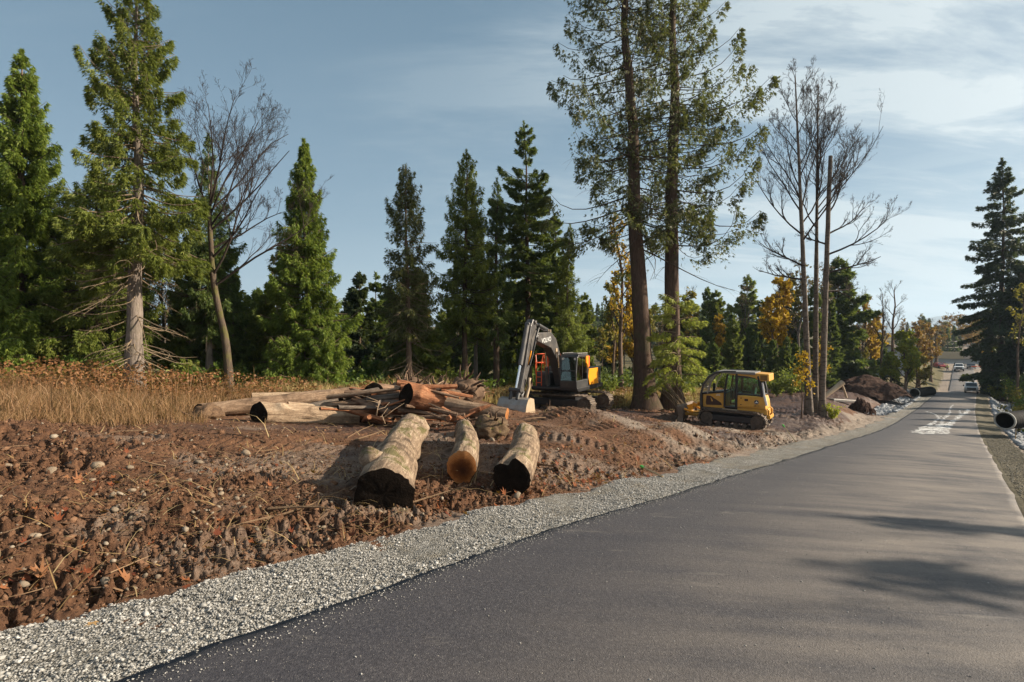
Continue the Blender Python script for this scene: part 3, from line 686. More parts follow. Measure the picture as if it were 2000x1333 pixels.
def conifer(seed, H, R, r0, hb=.1, nb=120, n=9000, e=.85, tilt=(-.05, .5), droop=.35, tipup=.1, s0=.15, size=(.26, .11), fan=2,
            lat=.38, hang=.5, hdrop=.25, clump=0.0, lean=(0, 0), bow=0.0, bare=0, bare_h=(.12, .45), round_=.55, limb=.016, patch=0.0, swap=1.0, dens_p=1.3, side_az=None, spread=.55, top=1.0):
    rng = np.random.default_rng(seed)
    # trunk
    M = 22; hh = np.linspace(0, 1, M)**1.15*H
    wx = lean[0]*hh/H+bow*np.sin(np.pi*hh/H)+.012*H*fbm(hh*.25, hh*0+seed, oct=2, seed=seed)*hh/H
    wy = lean[1]*hh/H+.012*H*fbm(hh*.25, hh*0+seed+9, oct=2, seed=seed)*hh/H
    rad = r0*((1-hh/H*top)**.85)+.004; rad = rad*(1+.75*np.exp(-hh/(.022*H+.25)))
    tp = np.stack([wx, wy, hh], -1); tp[0, 2] = -.35
    TV, TF = tubes(tp[None], rad[None], 14)
    tv = TV.reshape(M, 14, 3); az_ = np.arange(14)*2*np.pi/14
    fl = 1+.22*np.exp(-hh/(.9))[:, None]*np.sin(az_*3+seed)[None]+.05*rng.normal(size=(M, 14))
    tv = tp[:, None]+(tv-tp[:, None])*fl[..., None]; TV = tv.reshape(-1, 3)
    fx = lambda h: np.interp(h, hh, wx); fy = lambda h: np.interp(h, hh, wy); fr = lambda h: np.interp(h, hh, rad)
    # limbs
    u = rng.random(nb); u = u**1.0
    t = np.sort(u); h = H*(hb+(1-hb)*t*.985)
    L = R*np.clip((1-t), 0, 1)**e*np.minimum(1, round_+t*2.6)*rng.uniform(.5, 1.2, nb)+.10+.01*R
    if patch:
        L = L*(1-patch*sstep(.0, .3, fbm(t*7, t*0+seed, oct=2, seed=seed+2)))
    az = np.arange(nb)*2.39996+rng.normal(0, .35, nb)
    L = L*np.where(rng.random(nb) < .13, rng.uniform(1.15, 1.4, nb), 1)*(1-.30*sstep(.02, .4, fbm(t*11, np.cos(az)*1.3+seed, np.sin(az)*1.3, oct=2, seed=seed+21)))
    if side_az is not None:
        L = L*(1+side_az[1]*np.cos(az-side_az[0]))
    tl = tilt[0]+(tilt[1]-tilt[0])*t**1.3+rng.normal(0, .10, nb); dr = droop*(1-.75*t)*rng.uniform(.6, 1.3, nb); tu = tipup*rng.uniform(.5, 1.5, nb)
    bend = rng.normal(0, .22, nb)
    def curve(i, s):
        a = az[i]+bend[i]*s*s; rr_ = L[i]*s*(1-.10*s)
        z = h[i]+L[i]*(tl[i]*s-dr[i]*s*s+tu[i]*s**3)
        return np.stack([fx(h[i])+np.cos(a)*rr_, fy(h[i])+np.sin(a)*rr_, z], -1), a
    S = np.linspace(0, 1, 7)
    ii = np.repeat(np.arange(nb), 7); ss = np.tile(S, nb)
    P, _ = curve(ii, ss); P = P.reshape(nb, 7, 3)
    lr = np.clip(limb*L**.75, .006, .6*fr(h)+.004)
    parts = [tubes(P, lr[:, None]*(1-.82*S)[None]+.0035, 4)]
    if bare:
        hb2 = rng.uniform(bare_h[0], bare_h[1], bare)*H; a2 = rng.uniform(0, 2*np.pi, bare); L2 = R*rng.uniform(.35, 1.05, bare)
        t0 = rng.uniform(-.55, -.05, bare); u0 = rng.uniform(-.05, .3, bare); b0 = rng.normal(0, .35, bare)
        aa = a2[:, None]+b0[:, None]*S**2
        P2 = np.stack([fx(hb2)[:, None]+np.cos(aa)*L2[:, None]*S, fy(hb2)[:, None]+np.sin(aa)*L2[:, None]*S, hb2[:, None]+L2[:, None]*(t0[:, None]*S-.35*S**2+u0[:, None]*2*S**3)], -1)
        parts.append(tubes(P2, (.009+.007*L2)[:, None]*(1-.85*S)[None]+.003, 4))
        # twigs of the bare limbs
        k = rng.integers(0, bare, bare*5); sst = rng.uniform(.3, .98, bare*5)
        q0 = np.stack([np.array([np.interp(sst[j], S, P2[k[j], :, c]) for j in range(len(k))]) for c in range(3)], -1)
        da = a2[k]+rng.choice([-1, 1], len(k))*rng.uniform(.4, 1.0, len(k)); ll = L2[k]*rng.uniform(.12, .35, len(k))
        S3 = np.linspace(0, 1, 4)
        P3 = q0[:, None]+np.stack([np.cos(da)[:, None]*ll[:, None]*S3, np.sin(da)[:, None]*ll[:, None]*S3, ll[:, None]*(-.15*S3-.35*S3**2)], -1)
        parts.append(tubes(P3, np.full((len(k), 1), .006)*(1-.8*S3)[None]+.002, 3))
    LV_, LF_ = merge(parts)
    # foliage
    wgt = L**dens_p+.03*R; wgt /= wgt.sum()
    i = rng.choice(nb, n, p=wgt)
    s = s0+(1-s0)*rng.random(n)**.8
    if clump:
        f = fbm(s*5+i*7.7, i*3.1, oct=2, seed=seed+5)
        s = np.where(f < -.05*clump, s0+(1-s0)*(1-rng.random(n)**2*.35), s)
    base, a = curve(i, s)
    sg = rng.choice([-1., 1.], n)
    q = rng.random(n)**.8*lat*L[i]*np.clip(1.08-s, .08, 1)**.7*np.clip(s*2.2, .35, 1)
    sa = a+sg*rng.uniform(.6, 1.1, n)
    sec = np.stack([np.cos(sa), np.sin(sa), np.zeros(n)], -1)
    pos = base+sec*q[:, None]
    pos[:, 2] += -q*.28*(1+hang)-hdrop*rng.random(n)**1.6*np.minimum(1, L[i]/1.2+.2)
    D = sec*.75+np.stack([np.cos(a), np.sin(a), np.zeros(n)], -1)*.45+rng.normal(0, .28, (n, 3)); D[:, 2] -= hang*rng.uniform(.5, 1.5, n)
    D /= np.linalg.norm(D, axis=1, keepdims=True)
    sz = rng.uniform(.65, 1.3, n)
    CV, CF = sprays(pos, D, size[0]*sz, size[1]*sz, rng, fan, spread)
    # leader tip
    m = max(30, n//120); ht = H*(1-.06*rng.random(m)**1.3); ta = rng.uniform(0, 2*np.pi, m)
    Dt = np.stack([np.cos(ta)*.7, np.sin(ta)*.7, rng.uniform(.2, 1.2, m)], -1); Dt /= np.linalg.norm(Dt, axis=1, keepdims=True)
    V2, F2 = sprays(np.stack([fx(ht), fy(ht), ht], -1), Dt, size[0]*rng.uniform(.5, 1, m), np.full(m, size[1]*.8), rng, 1)
    CV, CF = merge([(CV, CF), (V2, F2)])
    return dict(trunk=(TV, [TF]), limbs=(LV_, LF_), crown=(CV, CF))

def decid(seed, H, r0, levels=4, trunk_path=None, fork=.45, nlimb=12, up=.9, spread_=.75, ratio=.55, twig=.012, kids=(5, 5, 4), leaf_n=0, leaf=(.12, .09), limbs=None, lim_len=.42, r_top=.2, sinu=.10, drop=0.0, leaf_z=(0, 1)):
    """bare or thinly leaved broadleaf tree.  limbs: explicit list of (height fraction, azimuth, length, up)"""
    rng = np.random.default_rng(seed)
    M = 16
    if trunk_path is None:
        hh = np.linspace(0, 1, M)
        tp = np.stack([.02*H*fbm(hh*3, hh*0+seed, oct=2, seed=seed)*hh*3, .02*H*fbm(hh*3, hh*0+seed+4, oct=2, seed=seed)*hh*3, hh*H], -1)
    else:
        k = np.array(trunk_path, float); d = np.r_[0, np.cumsum(np.linalg.norm(np.diff(k, axis=0), axis=1))]; d /= d[-1]
        hh = np.linspace(0, 1, M); tp = np.stack([np.interp(hh, d, k[:, c]) for c in range(3)], -1)
        for _ in range(2): tp[1:-1] = .25*tp[:-2]+.5*tp[1:-1]+.25*tp[2:]
    tp[0, 2] -= .3
    rad = r0*(1-(1-r_top)*hh)*(1+.6*np.exp(-hh*H/.5))
    groups = {}
    TV, TF = tubes(tp[None], rad[None], 12)
    tv = TV.reshape(M, 12, 3); tv = tp[:, None]+(tv-tp[:, None])*(1+.06*rng.normal(size=(M, 12)))[..., None]; TV = tv.reshape(-1, 3)
    tips = []
    segs = []
    def grow(p, d, L, r, lev):
        m = 6 if lev < 2 else 4
        P = [np.array(p)]; d = np.array(d, float); d /= np.linalg.norm(d)
        for _ in range(m-1):
            d = d+rng.normal(0, sinu*(1.0+.5*lev), 3)+np.array([0, 0, .07*up-drop*(.15 if lev > 0 else 0)])
            d /= np.linalg.norm(d); P.append(P[-1]+d*L/(m-1))
        P = np.array(P); rr_ = r*(1-.72*np.linspace(0, 1, m))
        segs.append((P, np.maximum(rr_, twig*.35), lev))
        if lev >= levels-1:
            tips.append(P); return
        for _ in range(int(kids[min(lev, len(kids)-1)])):
            s = rng.uniform(.22, .98); j = s*(m-1); a = min(int(j), m-2); q = P[a]+(P[a+1]-P[a])*(j-a)
            t = P[a+1]-P[a]; t /= np.linalg.norm(t)
            o = rng.normal(size=3); o -= t*o.dot(t); o /= np.linalg.norm(o)
            nd = t+o*spread_*rng.uniform(.6, 1.3)+np.array([0, 0, .25*up])
            grow(q, nd, L*ratio*rng.uniform(.65, 1.15)*(1.15-.5*s), max(r*(1-.7*s)*.62, twig*.5), lev+1)
    if limbs is None:
        limbs = []
        for k in range(nlimb):
            f = fork+(1-fork)*(k+rng.random())/nlimb
            limbs.append((f, k*2.4+rng.normal(0, .4), H*lim_len*(1.12-f*.75)*rng.uniform(.7, 1.1), up*rng.uniform(.6, 1.2)))
    for f, a, L, u in limbs:
        j = f*(M-1); k = min(int(j), M-2); q = tp[k]+(tp[k+1]-tp[k])*(j-k); r = np.interp(f, hh, rad)
        grow(q, (math.cos(a), math.sin(a), u), L, r*.5, 0)
    byM = {}
    for P, r, lev in segs: byM.setdefault((len(P), 5 if lev < 2 else 3), []).append((P, r))
    parts = [tubes(np.array([x[0] for x in v]), np.array([x[1] for x in v]), k[1]) for k, v in byM.items()]
    d = dict(trunk=(TV, [TF]), limbs=merge(parts))
    if leaf_n:
        zz_ = np.array([P[:, 2].mean() for P in tips])/H; ok = np.nonzero((zz_ >= leaf_z[0]) & (zz_ <= leaf_z[1]))[0]
        i = rng.choice(ok, leaf_n); A = np.array([tips[k][rng.integers(0, len(tips[k]))] for k in i])
        A = A+rng.normal(0, .10, A.shape)
        D = rng.normal(size=(leaf_n, 3)); D[:, 2] -= .5; D /= np.linalg.norm(D, axis=1, keepdims=True)
        sz = rng.uniform(.6, 1.3, leaf_n)
        V, F = sprays(A, D, leaf[0]*sz, leaf[1]*sz, rng, 1)
        d['leaves'] = (V, [F])
    return d

m_bark_grey = bark('grey_bark', (.085, .066, .054), (.27, .22, .185), moss=(.08, .085, .03), mossamt=.25)
m_bark_brown = bark('brown_bark', (.060, .038, .027), (.21, .145, .105))
m_bark_dark = bark('furrowed_bark', (.034, .022, .017), (.130, .082, .058), moss=(.055, .062, .022), mossamt=.35)
m_bark_birch = bark('birch_bark', (.075, .058, .046), (.20, .16, .128), horizontal=(.045, .034, .028), scale=(4, 4, 2))
m_bark_moss = bark('mossy_bark', (.040, .030, .022), (.13, .095, .068), moss=(.105, .105, .020), mossamt=.6)
m_limb = bark('limb_bark', (.040, .030, .022), (.12, .088, .062))
m_limb_pale = bark('dead_limb_bark', (.12, .088, .055), (.27, .20, .13))
m_twig = bark('twig_bark', (.022, .016, .013), (.062, .046, .037))
m_cedar = foliage('cedar_foliage', [(.038, .054, .013), (.098, .126, .022), (.165, .195, .032), (.235, .235, .052)], .42)
m_cedar_bright = foliage('bright_cedar_foliage', [(.038, .062, .013), (.108, .168, .024), (.185, .245, .036), (.26, .285, .055)], .44)
m_sparse = foliage('thin_cedar_foliage', [(.028, .036, .015), (.066, .074, .025), (.105, .110, .035), (.155, .130, .048)], .32)
m_fir = foliage('fir_foliage', [(.028, .050, .019), (.068, .108, .029), (.115, .155, .038), (.17, .185, .050)], .38)
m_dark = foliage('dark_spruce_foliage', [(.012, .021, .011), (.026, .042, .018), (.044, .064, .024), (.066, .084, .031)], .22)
m_hem = foliage('hemlock_foliage', [(.065, .095, .019), (.135, .175, .031), (.20, .23, .046), (.27, .265, .065)], .45)
m_younghem = foliage('young_hemlock_foliage', [(.15, .19, .030), (.25, .285, .048), (.34, .355, .07), (.41, .39, .10)], .5)
m_yellow = foliage('yellow_leaves', [(.20, .105, .010), (.42, .235, .015), (.58, .34, .022), (.45, .22, .02)], .4)
m_orange = foliage('rust_leaves', [(.16, .062, .014), (.27, .115, .025), (.36, .17, .035), (.24, .14, .03)], .35)
m_olive = foliage('olive_leaves', [(.10, .085, .018), (.19, .155, .028), (.28, .215, .035), (.30, .19, .03)], .35)
m_lime = foliage('lime_leaves', [(.13, .17, .018), (.23, .27, .028), (.34, .34, .038), (.42, .35, .04)], .5)
m_shrub = foliage('shrub_leaves', [(.035, .070, .014), (.075, .130, .022), (.125, .185, .032), (.18, .22, .045)], .4)
m_browntwig = foliage('brown_twig_haze', [(.10, .068, .042), (.17, .115, .065), (.24, .16, .08)], .2)

def meshes(kind, d, mt, ml, mc, mlv=None):
    out = {'trunk': mesh_data('trunk', *d['trunk'], mt, smooth=True), 'limbs': mesh_data('limbs', *d['limbs'], ml, smooth=True)}
    if 'crown' in d: out['crown'] = mesh_data('crown', *d['crown'], mc)
    if 'leaves' in d: out['leaves'] = mesh_data('leaves', *d['leaves'], mlv or mc)
    return out
def plant(name, me, loc, label, cat='tree', group=None, rz=0.0, scale=1.0):
    root = empty(name, loc, rz, label, cat, group)
    root.scale = scale if isinstance(scale, tuple) else (scale, scale, scale)
    for k in ('trunk', 'limbs', 'crown', 'leaves'):
        if k in me: obj(k, me[k], root)
    return root
def ztop(py, Y): return CAMZ-(py-CY)/FPX*Y
def solo(name, px, Y, ytop, label, mt, ml, mc, hw, seed, group=None, trunk_px=None, dz=0.0, cat='tree', **kw):
    """a conifer standing at pixel column px, its tip at pixel row ytop, crown half width hw pixels"""
    x, y, z = at(px, Y); z += dz
    H = ztop(ytop, Y)-z
    if kw.get('hang', 0) > .9 and kw.get('s0', 0) < .27:          # full crowned cedars: many thin curtains of foliage
        kw['nb'] = int(kw['nb']*2.1); kw['lat'] = kw['lat']*.68; kw['n'] = int(kw['n']*2.2); hw *= 1.10; kw['hdrop'] = kw['hdrop']*1.5; kw['hang'] *= 1.25
        kw['size'] = (kw['size'][0]*.92, kw['size'][1]*.50); kw['e'] = kw['e']*1.12; kw['fan'] = 2
    d = conifer(seed, H, hw*Y/FPX, (trunk_px or 16)*Y/FPX/2, **kw)
    return plant(name, meshes(name, d, mt, ml, mc), (x, y, z), label, cat, group)
CED = dict(tilt=(-.30, .55), droop=.28, tipup=.32, hang=.95, hdrop=.24, lat=.40, size=(.21, .060), fan=3, spread=.5)
FIR = dict(tilt=(-.12, .60), droop=.22, tipup=.12, hang=.30, hdrop=.10, lat=.40, size=(.20, .055), fan=3, spread=.6)
def mixd(a, **k): d = dict(a); d.update(k); return d

# --- the trees along the left side
solo('cedar_tree', 42, 22.5, 98, 'dense green cedar at the far left with foliage down to the grass', m_bark_brown, m_limb, m_cedar_bright, 118, 101, trunk_px=24,
     **mixd(CED, hb=.05, nb=220, n=46000, e=.78, s0=.15, size=(.22, .07)))
solo('hemlock_tree', -6, 19.5, 520, 'young bright green hemlock at the left edge in front of the cedar', m_bark_brown, m_limb, m_cedar_bright, 82, 102, trunk_px=10,
     **mixd(CED, hb=.02, nb=110, n=13000, e=.7, s0=.1))
solo('tall_cedar', 262, 20.1, -55, 'tallest tree on the left, pale bare lower trunk and long drooping dead limbs', m_bark_grey, m_limb_pale, m_cedar, 112, 103, trunk_px=30,
     **mixd(CED, hb=.34, nb=160, n=26000, e=.60, s0=.2, bare=80, bare_h=(.05, .42), tilt=(-.40, .5), droop=.30, clump=.6, round_=.8, lean=(.1, 0)))
solo('cedar_tree', 190, 24, 330, 'olive green cedar close behind the tall pale trunk on its left', m_bark_brown, m_limb, m_hem, 120, 104, trunk_px=18,
     **mixd(CED, hb=.06, nb=190, n=32000, e=.6, s0=.15, bare=20, bare_h=(.05, .3)))
solo('fir_tree', 408, 25.5, 262, 'dark fir standing behind the bare crooked maple', m_bark_grey, m_limb, m_fir, 62, 105, trunk_px=13,
     **mixd(CED, hb=.22, nb=130, n=11000, e=.75, s0=.12, bare=30, bare_h=(.1, .4)))
solo('cedar_tree', 598, 26.5, 274, 'bright green cone shaped cedar between the bare maple and the log pile', m_bark_grey, m_limb_pale, m_cedar_bright, 86, 106, trunk_px=11,
     **mixd(CED, hb=.10, nb=220, n=34000, e=.80, s0=.12, bare=40, bare_h=(.03, .3), size=(.22, .07)))
solo('cedar_tree', 800, 30, 322, 'slim see through cedar with long bare trunk behind the middle of the log pile', m_bark_brown, m_limb_pale, m_sparse, 62, 107, trunk_px=12,
     **mixd(CED, hb=.30, nb=105, n=7000, e=.60, s0=.25, bare=40, bare_h=(.03, .42), tilt=(-.25, .7), size=(.25, .07), lean=(-.25, 0)))
solo('cedar_tree', 908, 34, 293, 'dark cedar with bare trunk rising behind the uprooted stump', m_bark_dark, m_limb, m_cedar, 70, 108, trunk_px=13,
     **mixd(CED, hb=.30, nb=130, n=12500, e=.66, s0=.2, bare=18, bare_h=(.08, .35), size=(.25, .075)))
solo('cedar_tree', 929, 37, 392, 'thin pale trunked cedar just right of the dark cedar behind the stump', m_bark_grey, m_limb, m_cedar, 48, 109, trunk_px=9,
     **mixd(CED, hb=.30, nb=100, n=8000, e=.75, s0=.12, bare=12))
solo('narrow_conifer', 970, 35, 348, 'narrow conifer with dark trunk left of the excavator boom', m_bark_dark, m_limb, m_fir, 38, 110, trunk_px=13,
     **mixd(CED, hb=.28, nb=100, n=7000, e=.60, s0=.15, bare=16, size=(.25, .075)))
solo('fir_tree', 1034, 37, 240, 'tall ragged fir standing directly behind the excavator', m_bark_dark, m_limb, m_fir, 92, 111, trunk_px=13,
     **mixd(FIR, hb=.30, nb=140, n=27000, e=.62, s0=.12, tilt=(-.18, .65), patch=.30, size=(.24, .055), hdrop=.22, lat=.42, lean=(-.35, 0)))
solo('fir_tree', 1086, 42, 418, 'broad dark green fir behind the excavator cab', m_bark_dark, m_limb, m_fir, 58, 112, trunk_px=9,
     **mixd(FIR, hb=.2, nb=130, n=18000, e=.66, s0=.1, hdrop=.25, size=(.26, .07)))
solo('cedar_tree', 1110, 36, 440, 'slender cedar with thin bare trunk right of the excavator cab', m_bark_brown, m_limb, m_hem, 42, 113, trunk_px=8,
     **mixd(CED, hb=.22, nb=110, n=9500, e=.7, s0=.1, bare=10))
# --- the two giants by the bulldozer
solo('tall_cedar', 1260, 32, -240, 'left of the two tall dark trunked cedars behind the bulldozer, leaning left', m_bark_dark, m_limb, m_sparse, 176, 114, trunk_px=37,
     **mixd(CED, hb=.33, nb=230, n=19000, e=.45, s0=.28, tilt=(-.36, .45), droop=.20, tipup=.46, hang=1.3, hdrop=.45, size=(.25, .045), clump=.5, lean=(-1.75, 0), round_=.85, lat=.36, limb=.012, side_az=(3.1, .12), bare=14, bare_h=(.3, .6)))
solo('tall_cedar', 1312, 32.5, -300, 'right of the two tall dark trunked cedars behind the bulldozer, upright', m_bark_dark, m_limb, m_sparse, 146, 115, trunk_px=33,
     **mixd(CED, hb=.29, nb=250, n=23000, e=.45, s0=.28, tilt=(-.34, .5), droop=.20, tipup=.46, hang=1.3, hdrop=.45, size=(.25, .045), clump=.5, lean=(.1, 0), round_=.85, lat=.36, limb=.012, bare=12, bare_h=(.25, .6), side_az=(-.3, .12)))
solo('hemlock_tree', 1322, 29.5, 572, 'young light green hemlock with drooping sprays against the right tall cedar', m_bark_brown, m_limb_pale, m_younghem, 90, 116, trunk_px=5,
     **mixd(CED, hb=.24, nb=40, n=5200, e=.40, s0=.12, tilt=(.15, .5), droop=.55, tipup=.0, hang=.7, hdrop=.22, lat=.42, size=(.24, .036), fan=3, spread=.4, patch=.3))
# --- right hand side
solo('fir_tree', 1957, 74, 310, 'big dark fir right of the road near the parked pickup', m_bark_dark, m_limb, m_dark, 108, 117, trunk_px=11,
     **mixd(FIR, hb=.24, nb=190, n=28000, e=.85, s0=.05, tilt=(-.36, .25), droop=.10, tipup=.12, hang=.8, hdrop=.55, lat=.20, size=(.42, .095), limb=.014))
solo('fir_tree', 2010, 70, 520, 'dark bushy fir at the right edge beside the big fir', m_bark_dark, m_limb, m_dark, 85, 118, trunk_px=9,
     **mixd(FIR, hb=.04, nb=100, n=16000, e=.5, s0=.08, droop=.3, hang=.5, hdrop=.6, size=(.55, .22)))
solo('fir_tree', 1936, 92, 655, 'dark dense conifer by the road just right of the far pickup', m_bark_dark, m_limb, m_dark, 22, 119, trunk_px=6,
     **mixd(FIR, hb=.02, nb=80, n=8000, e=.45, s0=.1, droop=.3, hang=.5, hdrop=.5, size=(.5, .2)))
# dark silhouettes behind the log pile
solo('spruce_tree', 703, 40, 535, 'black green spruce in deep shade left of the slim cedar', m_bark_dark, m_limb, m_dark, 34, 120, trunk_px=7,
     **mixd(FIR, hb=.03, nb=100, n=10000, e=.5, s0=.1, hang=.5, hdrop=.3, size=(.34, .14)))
solo('spruce_tree', 735, 44, 535, 'short dark spruce beside the black green spruce behind the logs', m_bark_dark, m_limb, m_fir, 34, 121, trunk_px=6,
     **mixd(FIR, hb=.05, nb=80, n=8000, e=.7, s0=.1, size=(.34, .14)))
solo('hemlock_tree', 806, 33, 512, 'wide yellow green hemlock with low boughs behind the slim cedar', m_bark_brown, m_limb_pale, m_hem, 82, 122, trunk_px=8,
     **mixd(CED, hb=.02, nb=110, n=17000, e=.55, s0=.12, droop=.42, hang=.8, size=(.30, .10)))
solo('hemlock_tree', 556, 24.5, 660, 'low bright green hemlock under the cone shaped cedar, left side', m_bark_brown, m_limb_pale, m_cedar_bright, 44, 123, trunk_px=4,
     **mixd(CED, hb=.02, nb=60, n=5200, e=.5, s0=.1))
solo('hemlock_tree', 636, 25, 640, 'low bright green hemlock under the cone shaped cedar, right side', m_bark_brown, m_limb_pale, m_cedar_bright, 46, 124, trunk_px=4,
     **mixd(CED, hb=.02, nb=60, n=5800, e=.5, s0=.1))

# --- bare broadleaf trees
x, y, z = at(448, 22.5); k = 22.5/FPX
tp = [(px_*k-448*k, 0, (780-py_)*k) for px_, py_ in ((448, 780), (446, 720), (440, 660), (424, 600), (414, 540), (412, 470), (408, 420))]
d = decid(201, 8.1, .175, levels=5, trunk_path=tp, limbs=[(.60, .10, 5.4, .95), (.66, -.35, 4.6, 1.3), (.92, .3, 4.8, 1.3), (.97, .0, 4.8, 2.0), (1.0, 2.2, 4.8, 3.2), (1.0, -.6, 5.0, 1.9), (.95, 2.9, 4.4, 2.8), (.80, .4, 3.4, .6), (1.0, .5, 5.2, 1.3), (.9, -.1, 5.0, 1.0), (.98, 1.5, 4.8, 3.6), (.75, -.2, 4.2, .7)],
          kids=(6, 6, 5, 3), ratio=.52, spread_=.6, twig=.010, r_top=.5, sinu=.10)
plant('bare_maple', meshes('maple', d, m_bark_moss, m_twig, None), (x, y, z), 'leafless maple with mossy crooked trunk left of the log pile')
def birch(px, Y, ytop, seed, label, dia, limbs, xtop, rtop=.16):
    x, y, z = at(px, Y); H = ztop(ytop, Y)-z; k = Y/FPX
    tp = [(0, 0, 0), ((xtop-px)*k*.25, 0, H*.3), ((xtop-px)*k*.62, 0, H*.65), ((xtop-px)*k, 0, H)]
    d = decid(seed, H, dia*k/2, levels=5, trunk_path=tp, limbs=limbs, kids=(8, 6, 4, 3), ratio=.48, spread_=.55, twig=.011, r_top=rtop, sinu=.09)
    plant('birch_tree', meshes('birch', d, m_bark_birch, m_twig, None), (x, y, z), label)
rb = np.random.default_rng(5)
def limbset(f0, f1, n, Lm, side=None, u=(1.2, 2.4)):
    o = []
    for i in range(n):
        f = f0+(f1-f0)*(i+.5*rb.random())/n
        a = rb.uniform(0, 2*np.pi) if side is None else side+rb.normal(0, .6)
        o.append((f, a, Lm*(1.15-.75*(f-f0)/(f1-f0+1e-6))*rb.uniform(.7, 1.1), rb.uniform(*u)))
    return o
birch(1580, 31, 150, 211, 'left of the three birch trunks, leaning slightly left with a spreading bare crown', 13, limbset(.50, .98, 15, 5.0)+[(.44, 3.1, 3.2, .35), (.40, 2.8, 2.6, .2), (.6, 3.0, 4.6, 1.4)], 1553)
birch(1592, 32.2, 165, 212, 'middle birch trunk of the three, straight with a tall bare crown', 11.5, limbset(.55, .98, 13, 4.6)+[(.62, .1, 5.4, .9), (.66, .0, 4.6, 1.0), (.6, -.2, 6.0, 1.15)], 1598)
birch(1605, 31.3, 305, 213, 'right birch trunk of the three, broken off at the top', 12, [(.55, .1, 3.4, .2), (.62, -.2, 3.8, .25), (.70, .2, 3.2, .6), (.78, 0, 2.8, .9), (.48, .3, 2.4, .1), (.66, 2.9, 1.6, .3), (.85, .4, 2.0, 1.2), (.9, -.5, 1.6, 1.2)], 1622, rtop=.55)
# thin-leaved autumn trees in the middle distance
def autumn(name, px, Y, ytop, seed, label, ml, leaf_n, dia=9, mt=None, fork=.3, nl=16, up=1.5, ll=.30, leaf=(.26, .2), leaf_z=(0, 1), **kw):
    x, y, z = at(px, Y); H = ztop(ytop, Y)-z
    d = decid(seed, H, dia*Y/FPX/2, levels=4, fork=fork, nlimb=nl, up=up, lim_len=ll, kids=(6, 5, 4), ratio=.5, twig=.014, leaf_n=leaf_n, leaf=leaf, leaf_z=leaf_z, **kw)
    return plant(name, meshes(name, d, mt or m_bark_brown, m_twig, None, ml), (x, y, z), label)
autumn('cottonwood_tree', 1214, 44, 425, 221, 'tall thin cottonwood with few yellow leaves left of the two tall cedars', m_yellow, 900, 10, up=1.8, ll=.22)
autumn('cottonwood_tree', 1236, 47, 520, 222, 'golden leaved cottonwood hard against the left tall cedar trunk', m_yellow, 3600, 7, up=2.0, ll=.2, fork=.15, nl=18)
autumn('cottonwood_tree', 1196, 52, 545, 223, 'faded yellow cottonwood with pale haze of twigs right of the excavator', m_olive, 1800, 6, up=1.8, ll=.24)
autumn('maple_sapling', 1566, 29.5, 690, 224, 'small sapling with golden leaves at the foot of the left birch', m_yellow, 420, 2.5, fork=.25, nl=9, ll=.3, leaf=(.13, .11))
autumn('maple_sapling', 1600, 33.5, 660, 225, 'small sapling with orange leaves behind the middle birch', m_yellow, 380, 2.5, fork=.3, nl=9, ll=.3, leaf=(.14, .12))
autumn('maple_tree', 1512, 58, 575, 226, 'maple with a patch of golden leaves above the dark conifers', m_yellow, 2600, 6, fork=.45, nl=12, ll=.3, leaf=(.3, .24), leaf_z=(.5, .95))
autumn('maple_tree', 1688, 82, 575, 227, 'thin orange leaved tree right of the birches', m_orange, 1500, 6, leaf=(.34, .26), ll=.24)
autumn('maple_tree', 1700, 86, 630, 228, 'golden leaved tree below the thin orange one', m_yellow, 3200, 5, leaf=(.36, .3), ll=.3, fork=.2)
autumn('bare_tree', 1745, 84, 560, 229, 'dark leafless tree left of the road with an open fan of branches', m_orange, 1, 7, fork=.4, nl=9, up=1.3, ll=.36)
autumn('bare_tree', 1722, 78, 575, 230, 'pale leafless tree with upright twigs beside the open fan tree', m_orange, 1, 5, fork=.35, nl=12, up=2.0, ll=.26)
autumn('alder_tree', 1768, 68, 648, 231, 'lime green alder above the stone lined ditch', m_lime, 5200, 5, fork=.08, nl=20, up=1.3, ll=.34, leaf=(.30, .22))
autumn('alder_tree', 1740, 72, 690, 232, 'small lime green alder left of the other alder', m_lime, 3000, 4, fork=.08, nl=16, up=1.2, ll=.4, leaf=(.30, .22))
autumn('alder_tree', 1790, 78, 690, 233, 'yellow green alder bush nearest to the far road bend', m_olive, 3000, 4, fork=.06, nl=16, up=1.1, ll=.4, leaf=(.32, .24))
autumn('rust_tree', 1795, 98, 640, 234, 'rust brown tree with thick twigs near the far end of the road', m_orange, 2600, 5, fork=.2, nl=14, up=1.2, ll=.36, leaf=(.34, .24))
autumn('rust_tree', 1829, 150, 636, 235, 'rust brown tree just left of the tan roofed house', m_browntwig, 3200, 5, fork=.2, nl=14, up=1.2, ll=.36, leaf=(.4, .24))
autumn('rust_tree', 1818, 112, 632, 236, 'bare brown tree between the two rust brown trees', m_orange, 1500, 5, fork=.25, nl=14, up=1.4, ll=.34, leaf=(.34, .24))
autumn('leaning_alder', 1990, 58, 555, 237, 'bare thin tree leaning left over the ditch at the right edge', m_olive, 500, 5, fork=.4, nl=10, up=1.6, ll=.25)

